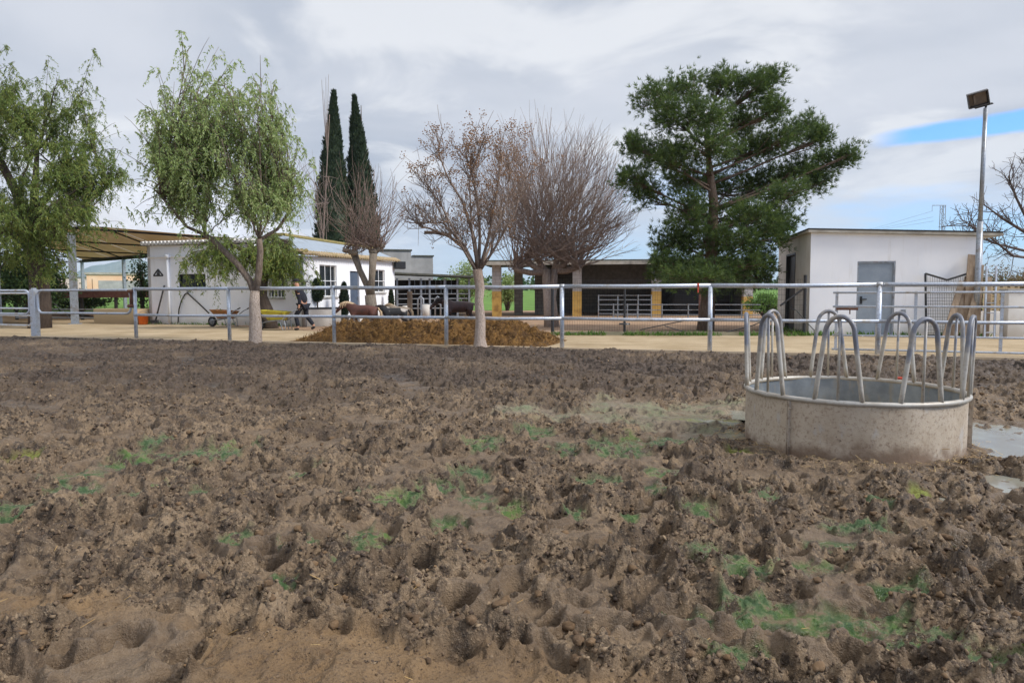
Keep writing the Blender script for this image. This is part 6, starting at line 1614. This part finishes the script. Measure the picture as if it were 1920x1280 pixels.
clipped(596, 523, 566, 24, 28.3, 'dark clipped conifer with bushy head before the two-light cottage window', 71)
clipped(646, 529, 596, 17, 28.8, 'slim dark clipped conifer reaching the ground behind the brown pony', 72)
clipped(734, 543, 580, 9, 33.6, 'thinnest dark conifer at the far end of the cottage wall', 73)

# far tree line and a weedy edge along the path
rv = np.random.default_rng(77)
VV = []; N = 9000; x = rv.uniform(-150, 190, N); d = rv.uniform(150, 175, N); hgt = 2.2 + 1.8 * np.clip(fbm(x * .05, x * 0 + 2.2, 3) + .2, 0, 2)
c = np.stack([x, d, 1.6 + rv.random(N) * hgt], -1); d_ = unit(rv.normal(0, 1, (N, 3))); n_ = unit(np.cross(d_, rv.normal(0, 1, (N, 3))))
v, f = leaf_quads(c, d_, n_, rv.uniform(.6, 1.4, N), rv.uniform(.5, 1.0, N))
tag(link_mesh('far_wood', v, f, MT['leaf_shade']), 'low far tree line along the edge of the green field', 'wood', kind='stuff')
N = 2600; cs = []
for i in range(N):
    u = rv.random()
    if u < .45: p = MW.pt(rv.uniform(0, MW.L), 0, rv.normal(.16, .10))
    elif u < .75: p = W1.pt(rv.uniform(-.3, W1.L + .2), 0, abs(rv.normal(.05, .16)) + .03)
    elif u < .88: p = W2.pt(rv.uniform(0, W2.L), 0, abs(rv.normal(.08, .2)) + .04)
    else: p = A.pt(rv.uniform(0, A.L), 0, abs(rv.normal(.02, .1)) + .03)
    if perlin(np.array([p.x * 1.5]), np.array([p.y * 1.5]))[0] < -.12: continue
    cs.append((p.x, p.y, 0.0))
c = np.array(cs); N = len(c); d_ = unit(rv.normal(0, .5, (N, 3)) + np.array([0, 0, 1.])); n_ = unit(np.cross(d_, rv.normal(0, 1, (N, 3))))
v, f = leaf_quads(c, d_, n_, rv.uniform(.05, .20, N), rv.uniform(.02, .05, N))
tag(link_mesh('weeds', v, f, MT['weed']), 'low green weeds along the wall and fence feet', 'weeds', kind='stuff')

# ------------------------------------------------------------------ manure heap
rv = np.random.default_rng(81)
prof = [(572, 642), (590, 626), (615, 612), (640, 605), (700, 601), (760, 603), (800, 599), (860, 597), (900, 600), (945, 597), (972, 602), (992, 618), (1015, 624), (1030, 634), (1043, 646)]
ts_, hs_ = [], []
for x, y in prof:
    p = fence_x(x); dd = p.y + 1.5; g = P(x, y, dd); ts_.append((g - FL.a).dot(fu)); hs_.append(max(0, g.z))
o_ = np.argsort(ts_); ts_ = np.array(ts_)[o_]; hs_ = np.array(hs_)[o_]
nt_, no_ = 330, 120; T_, O_ = np.meshgrid(np.linspace(ts_[0] - .15, ts_[-1] + .15, nt_), np.linspace(.16, 3.1, no_), indexing='ij')
crest = 1.45 + .25 * np.sin(T_ * 1.3); w0 = np.where(O_ < crest, (O_ - .18) / (crest - .18), (3.05 - O_) / (3.05 - crest))
Hh = np.interp(T_, ts_, hs_) * np.clip(w0, 0, 1) ** .75
Hh = Hh * (1 + .35 * fbm(T_ * 1.6, O_ * 1.6, 3)) + (np.abs(perlin(T_ * 3.4, O_ * 3.4)) * .34 + np.abs(perlin(T_ * 9, O_ * 9)) * .16 - .11 + .02 * perlin(T_ * 30, O_ * 30)) * np.clip(Hh * 5, 0, 1)
Hh = np.where(Hh < .01, -.06, Hh)
bx_ = FL.a.x + fu.x * T_ - FL.n.x * O_; by_ = FL.a.y + fu.y * T_ - FL.n.y * O_
V_ = np.stack([bx_, by_, Hh], -1).reshape(-1, 3); ii = np.arange(nt_ * no_).reshape(nt_, no_)
F_ = np.stack([ii[:-1, :-1], ii[:-1, 1:], ii[1:, 1:], ii[1:, :-1]], -1).reshape(-1, 4)
hb = Vector((float(bx_.mean()), float(by_.mean()), 0))
heap = thing('manure_heap', hb, 'long heap of orange-brown straw manure lying behind the fence', 'heap')
t = NT('straw_manure'); n1_ = t.noise(1.1, 6, .65); n2_ = t.noise(7, 6, .7); n3_ = t.noise(34, 5, .75)
k = t.mix(t.step(n1_, .36, .64), S(78, 58, 40), S(112, 82, 48)); k = t.mix(t.math('MULTIPLY', t.step(n2_, .46, .66), .75), k, S(142, 106, 58)); k = t.mix(t.math('MULTIPLY', t.step(n2_, .44, .30), .9), k, S(48, 38, 31)); k = t.mix(t.math('MULTIPLY', t.step(n3_, .52, .7), .7), k, S(164, 130, 80)); k = t.mix(t.math('MULTIPLY', t.step(n3_, .44, .3), .6), k, S(44, 33, 25))
MT['manure'] = t.done(t.bsdf(k, .95, 0, t.bump(t.math('ADD', n2_, n3_), .9, .04), .15))
link_mesh('heap_body', V_, F_, MT['manure'], heap, True)
N = 9000; i_ = rv.integers(0, nt_, N); j_ = rv.integers(0, no_, N); ok = Hh[i_, j_] > .03; i_, j_ = i_[ok], j_[ok]; N = len(i_)
c = np.stack([bx_[i_, j_], by_[i_, j_], Hh[i_, j_] + .004], -1) + rv.normal(0, .01, (N, 3)); d_ = unit(rv.normal(0, 1, (N, 3)) * np.array([1, 1, .45]) + np.array([0, 0, .15])); n_ = unit(np.cross(d_, rv.normal(0, 1, (N, 3))))
v, f = leaf_quads(c, d_, n_, rv.uniform(.06, .18, N), rv.uniform(.010, .022, N))
MT['manure_straw'] = leaf_mat('manure_straw', [S(136, 98, 52), S(98, 70, 40), S(168, 134, 82), S(70, 52, 36), S(146, 110, 58)], .1, .85)
tag(link_mesh('straw', v, f, MT['manure_straw'], heap), kind='stuff')

# ------------------------------------------------------------------ ponies
def skin_mesh(name, verts, edges, rad, mat, parent, sub=2, tf=None):
    me = bpy.data.meshes.new(name); me.from_pydata([tuple(tf(v)) if tf else tuple(v) for v in verts], edges, [])
    me.materials.append(mat); o = bpy.data.objects.new(name, me); col.objects.link(o)
    if parent is not None: o.parent = parent
    sk = o.modifiers.new('skin', 'SKIN'); sk.use_smooth_shade = True
    lay = me.skin_vertices[0] if me.skin_vertices else None
    if lay is None:
        bm = bmesh.new(); bm.from_mesh(me); bm.verts.layers.skin.verify(); bm.to_mesh(me); bm.free(); lay = me.skin_vertices[0]
    for i, r_ in enumerate(rad):
        r_ = r_ if isinstance(r_, tuple) else (r_, r_); lay.data[i].radius = r_
    lay.data[0].use_root = True
    if sub: s_ = o.modifiers.new('sub', 'SUBSURF'); s_.levels = sub; s_.render_levels = sub
    return o
def pony(name, label, px, py, d, scale, heading, head, coat, maneM, group='ponies behind the manure heap', graze=True, foldm=None):
    b = P(px, py, d); b.z = 0; root = thing(name, b, label, 'pony', group); root.rotation_euler = (0, 0, heading)
    # local frame: +x forwards, z up; withers at 1.0
    S_ = scale
    if head == 'low': nk = [(.62, 0, .82), (.82, 0, .62)]; hd_ = [(.90, 0, .46), (1.02, 0, .24), (1.07, 0, .16)]
    elif head == 'mid': nk = [(.64, 0, .98), (.84, 0, .98)]; hd_ = [(.96, 0, .92), (1.12, 0, .72), (1.18, 0, .64)]
    else: nk = [(.62, 0, 1.10), (.74, 0, 1.30)]; hd_ = [(.82, 0, 1.36), (1.02, 0, 1.22), (1.09, 0, 1.16)]
    v = [(0, 0, .72), (.24, 0, .73), (.44, 0, .78), (-.24, 0, .74), (-.44, 0, .80), (-.56, 0, .78)] + nk + hd_
    r = [(.225, .25), (.22, .24), (.17, .22), (.21, .235), (.18, .20), (.10, .12), (.12, .155), (.085, .115), (.085, .10), (.055, .06), (.045, .045)]
    e = [(0, 1), (1, 2), (0, 3), (3, 4), (4, 5), (2, 6), (6, 7), (7, 8), (8, 9), (9, 10)]
    def leg(root_i, pts, rr_):
        base = len(v); 
        for p_, q_ in zip(pts, rr_): v.append(p_); r.append(q_)
        e.append((root_i, base))
        for k in range(len(pts) - 1): e.append((base + k, base + k + 1))
    for sy in (-1, 1):
        f_ = .05 * sy; y_ = .135 * sy
        leg(2, [(.42, y_, .55), (.42 + f_, y_, .33), (.41 + f_, y_, .10), (.45 + f_, y_, .03)], [.085, .045, .034, .046])
        leg(4, [(-.40, y_, .60), (-.34 - f_, y_, .46), (-.50 - f_, y_, .30), (-.47 - f_, y_, .10), (-.43 - f_, y_, .03)], [.125, .085, .048, .036, .046])
    for sy in (-1, 1):
        hx = v[8]; base = len(v); v.append((hx[0] - .04, .045 * sy, hx[2] + .08)); r.append(.024); v.append((hx[0] - .03, .062 * sy, hx[2] + .15)); r.append(.010); e.append((8, base)); e.append((base, base + 1))
    o = skin_mesh('body', [tuple(c * S_ for c in q_) for q_ in v], e, [tuple(c * S_ for c in q_) if isinstance(q_, tuple) else q_ * S_ for q_ in r], coat, root)
    # mane, forelock, tail: bunches of strands
    mb = MB(); A_, B_ = Vector((.36, 0, 1.0)), Vector((v[8][0] - .02, 0, v[8][2] + .10))
    mid_ = Vector(((v[6][0] + v[7][0]) / 2, 0, (v[6][2] + v[7][2]) / 2 + .15))
    for i in range(70):
        u = i / 69; p = bez(A_, mid_ + Vector((0, 0, .05)), B_, 3); c0_ = A_ * (1 - u) ** 2 + (mid_ + Vector((0, 0, .06))) * 2 * u * (1 - u) + B_ * u * u
        sd_ = 1 if i % 3 else -1; e0_ = c0_ + Vector((rv.normal(0, .03), .10 * sd_, -.16 + rv.normal(0, .03)))
        mb.tube([c0_ * S_, (c0_.lerp(e0_, .5) + Vector((0, .04 * sd_, .03))) * S_, e0_ * S_], [.018 * S_, .016 * S_, .006 * S_], 4)
    m_ = mb.build('mane', maneM, None); m_.parent = root
    mb = MB()
    for i in range(26):
        a_ = Vector((-.60, 0, .84)) + rvec(.015); e_ = Vector((-.70 + rv.normal(0, .03), rv.normal(0, .05), .25 + rv.normal(0, .06)))
        mb.tube([a_ * S_, a_.lerp(e_, .4) * S_ + Vector((-.06 * S_, 0, .06)), e_ * S_], [.016 * S_, .018 * S_, .006 * S_], 4)
    m_ = mb.build('tail', maneM, None); m_.parent = root
    mb = MB()
    h9, h8 = Vector(v[9]), Vector(v[8])
    for sy in (-1, 1): 
        c_ = (h8.lerp(h9, .35) + Vector((.03, .068 * sy, .02))) * S_; mb.lathe(c_, [(.001, -.014), (.012, -.008), (.016, 0), (.012, .008), (.001, .014)], 8)
    m_ = mb.build('eyes', MT['black_metal'], None, True); m_.parent = root
    return root
coat_b = simple('chestnut_coat', S(74, 44, 36), S(96, 58, 46), 4, .7, 0, (40, .2, .01), c3=S(52, 38, 36), big=1.6)
coat_d = simple('dark_bay_coat', S(46, 30, 28), S(70, 44, 38), 3, .55, 0, (40, .2, .01))
coat_w = simple('cream_coat', S(168, 148, 126), S(186, 166, 142), 4, .75, 0, (40, .2, .01))
t = NT('piebald_coat'); n_ = t.noise(2.4, 2, .4, t.objco()); coat_p = t.done(t.bsdf(t.mix(t.step(n_, .47, .53), S(30, 28, 30), S(190, 180, 170)), .7))
m_dark = simple('dark_mane', S(32, 26, 26), S(48, 38, 36), 20, .8); m_blond = simple('blond_mane', S(196, 172, 140), S(166, 140, 110), 20, .8)
rv = np.random.default_rng(91)
FACE = math.pi                      # facing the photo's left
pony('pony', 'stocky chestnut pony with blond mane and lowered head nearest the man', 683, 606, 25.3, .90, FACE - .15, 'mid', coat_b, m_blond)
pony('pony', 'black and white piebald pony behind the middle of the heap', 742, 606, 25.9, .78, FACE + .25, 'mid', coat_p, m_dark)
pony('pony', 'pale cream pony standing just behind the piebald one', 752, 604, 27.4, .80, FACE - .5, 'mid', coat_w, m_blond)
pony('pony', 'dark bay pony with broad back between the chinaberry trunk and the timber post', 862, 602, 28.2, 1.00, FACE + .1, 'mid', coat_d, m_dark)

# ------------------------------------------------------------------ the man and the barrows
pb = P(570, 619, 24.8); pb.z = 0
man = thing('person', pb, 'person in dark work clothes and cap walking left and leaning on the yellow wheelbarrow handles', 'person')
man.rotation_euler = (0, 0, math.pi - .12)
# local: +x the way he walks; measured heights in metres
jv = [(0, 0, .92), (.05, 0, 1.12), (.14, 0, 1.36), (.19, 0, 1.48), (.22, 0, 1.56), (.25, 0, 1.66)]; jr = [(.15, .13), (.15, .12), (.165, .12), (.06, .06), (.072, .085), (.075, .09)]
je = [(0, 1), (1, 2), (2, 3), (3, 4), (4, 5)]
def chain(root_i, pts, rr_):
    b0 = len(jv)
    for p_, q_ in zip(pts, rr_): jv.append(p_); jr.append(q_)
    je.append((root_i, b0))
    for k in range(len(pts) - 1): je.append((b0 + k, b0 + k + 1))
    return b0 + len(pts) - 1
for sy in (-1, 1):
    w_ = chain(2, [(.13, .18 * sy, 1.36), (.02, .25 * sy, 1.10), (.04, .27 * sy, .85)], [.06, .047, .032])
    c_ = chain(w_, [(.045, .27 * sy, .78)], [(.038, .022)])
    for k in range(4): chain(c_, [(.085 - .020 * k, .278 * sy, .745), (.085 - .020 * k, .262 * sy, .712), (.08 - .020 * k, .238 * sy, .725)], [.0095, .009, .0075])
    chain(w_, [(.09, .255 * sy, .79), (.085, .236 * sy, .755)], [.011, .009])
chain(0, [(.05, .10, .86), (.24, .10, .50), (.16, .10, .10), (.29, .10, .04)], [.088, .062, .045, .042])
chain(0, [(-.03, -.10, .86), (-.06, -.10, .50), (-.33, -.10, .16), (-.25, -.10, .04)], [.088, .062, .045, .042])
skin_mesh('body', jv, je, jr, MT['skin'], man, 2)
jk = [(0, 0, .88), (.05, 0, 1.12), (.14, 0, 1.36), (.185, 0, 1.45)]; ke = [(0, 1), (1, 2), (2, 3)]; kr = [(.185, .155), (.185, .15), (.19, .14), (.085, .085)]
for sy in (-1, 1):
    b0 = len(jk); jk += [(.13, .185 * sy, 1.37), (.02, .255 * sy, 1.10), (.035, .272 * sy, .88)]; kr += [.085, .068, .052]; ke += [(2, b0), (b0, b0 + 1), (b0 + 1, b0 + 2)]
skin_mesh('jacket', jk, ke, kr, MT['black_cloth'], man, 2)
jk = [(0, 0, .92)]; kr = [(.165, .14)]; ke = []
for pts in ([(.05, .10, .84), (.24, .10, .50), (.165, .10, .12)], [(-.03, -.10, .84), (-.06, -.10, .50), (-.32, -.10, .17)]):
    b0 = len(jk); jk += pts; kr += [.108, .082, .068]; ke += [(0, b0), (b0, b0 + 1), (b0 + 1, b0 + 2)]
skin_mesh('trousers', jk, ke, kr, MT['black_cloth'], man, 2)
for pts in ([(.14, .10, .075), (.20, .10, .05), (.31, .10, .035)], [(-.36, -.10, .14), (-.30, -.10, .09), (-.22, -.10, .035)]):
    skin_mesh('boot', pts, [(0, 1), (1, 2)], [.062, .055, .045], MT['rubber'], man, 2)
mb = MB(); mb.lathe((.245, 0, 1.70), [(.102, 0), (.104, .03), (.09, .075), (.05, .10), (.001, .105)], 18); hat = mb.build('cap', MT['black_cap'], None, True); hat.parent = man
mb = MB(); mb.prism([(.32 + .0, -.08, 1.705), (.43, -.055, 1.69), (.45, 0, 1.69), (.43, .055, 1.69), (.32, .08, 1.705)], (0, 0, .012)); o = mb.build('peak', MT['black_cap'], None); o.parent = hat
mb = MB(); mb.tube([(.32, 0, 1.655), (.345, 0, 1.625), (.33, 0, 1.61)], [.010, .016, .010], 6); o = mb.build('nose', MT['skin'], None, True); o.parent = man
mb = MB()
for sy in (-1, 1): mb.lathe((.315, .03 * sy, 1.66), [(.001, -.008), (.008, 0), (.001, .008)], 8)
o = mb.build('eyes', MT['black_cap'], None, True); o.parent = man
mb = MB(); mb.tube([(.31, -.022, 1.585), (.318, 0, 1.583), (.31, .022, 1.585)], .005, 5); o = mb.build('mouth', simple('lips', S(140, 84, 74), S(150, 92, 80), 20, .6), None, True); o.parent = man
mb = MB()
for sy in (-1, 1): mb.box((.235, .078 * sy, 1.645), (.03, .018, .055))
o = mb.build('ears', MT['skin'], None, False, .008); o.parent = man

def barrow(label, base, heading, paint, s=1.0):
    root = thing('wheelbarrow', base, label, 'wheelbarrow'); root.rotation_euler = (0, 0, heading); root.scale = (s, s, s)
    def add(mb, nm, m, smooth=False, bevel=0): o = mb.build(nm, m, None, smooth, bevel); o.parent = root; return o
    top = [(.86, -.26, .66), (.86, .26, .66), (-.06, .33, .60), (-.06, -.33, .60)]; bot = [(.58, -.17, .33), (.58, .17, .33), (.10, .20, .33), (.10, -.20, .33)]
    mb = MB(); vs = top + bot + [(x * .97 + .012, y * .95, z + .012) for x, y, z in top] + [(x * .97 + .012, y * .95, z + .02) for x, y, z in bot]
    fs = [(4, 5, 6, 7)] + [(i, (i + 1) % 4, 4 + (i + 1) % 4, 4 + i) for i in range(4)]
    fs += [(12, 15, 14, 13)] + [(8 + i, 12 + i, 12 + (i + 1) % 4, 8 + (i + 1) % 4) for i in range(4)] + [(i, 8 + i, 8 + (i + 1) % 4, (i + 1) % 4) for i in range(4)]
    mb.add(vs, fs); mb.tube(top + [top[0]], .014, 6); add(mb, 'tray', paint)
    for sy in (-1, 1):
        mb = MB(); mb.tube([(.97, .06 * sy, .20), (.55, .19 * sy, .31), (.08, .24 * sy, .34), (-.32, .27 * sy, .62), (-.62, .27 * sy, .74)], .018, 8); f_ = add(mb, 'handle', MT['galv_far'], True)
        mb = MB(); mb.tube([(-.50, .27 * sy, .693), (-.63, .27 * sy, .744)], .023, 8); g_ = add(mb, 'grip', MT['rubber'], True); g_.parent = f_
        mb = MB(); mb.tube([(.18, .22 * sy, .33), (.06, .24 * sy, .02), (-.05, .24 * sy, .02), (.0, .24 * sy, .34)], .015, 6); add(mb, 'leg', MT['galv_far'], True)
    mb = MB(); mb.lathe((.97, 0, .20), [(.13, -.035), (.17, -.045), (.20, -.02), (.20, .02), (.17, .045), (.13, .035), (.13, -.035)], 24, 'Y'); wl = add(mb, 'wheel', MT['rubber'], True)
    mb = MB(); mb.lathe((.97, 0, .20), [(.001, -.02), (.03, -.05), (.05, -.02), (.129, -.03), (.129, .03), (.05, .02), (.03, .05), (.001, .02)], 16, 'Y'); r_ = add(mb, 'rim', MT['galv_far'], True); r_.parent = wl
    return root
fw = Vector((math.cos(math.pi - .12), math.sin(math.pi - .12), 0))
barrow('yellow wheelbarrow being pushed by the man in dark clothes', pb + fw * .60, math.pi - .12, MT['yellow_barrow'], 1.06)
bb = P(436, 614, 27.4); bb.z = 0
barrow('rusty orange wheelbarrow parked empty against the cottage wall behind the pepper tree', bb, math.pi - .35, MT['rust_barrow'], 1.0)

# ------------------------------------------------------------------ air
if HAZE > 0:
    mb = MB(); mb.box((0, 2400, 130 - 3.5), (12000, 5200, 264)); hz = mb.build('haze', []) if False else mb.build('haze', bpy.data.materials.new('haze_air'))
    m = hz.data.materials[0]; m.use_nodes = True; nt = m.node_tree; nt.nodes.clear()
    o = nt.nodes.new('ShaderNodeOutputMaterial'); pv = nt.nodes.new('ShaderNodeVolumePrincipled'); pv.inputs['Color'].default_value = (.60, .78, 1.0, 1); pv.inputs['Density'].default_value = HAZE
    nt.links.new(pv.outputs[0], o.inputs['Volume']); tag(hz, 'pale blue haze over the distant hills', 'haze', kind='stuff')
scene.cycles.max_bounces = 8; scene.cycles.transparent_max_bounces = 16
scene.cycles.use_adaptive_sampling = True; scene.cycles.adaptive_threshold = 0.006
scene.cycles.use_denoising = True
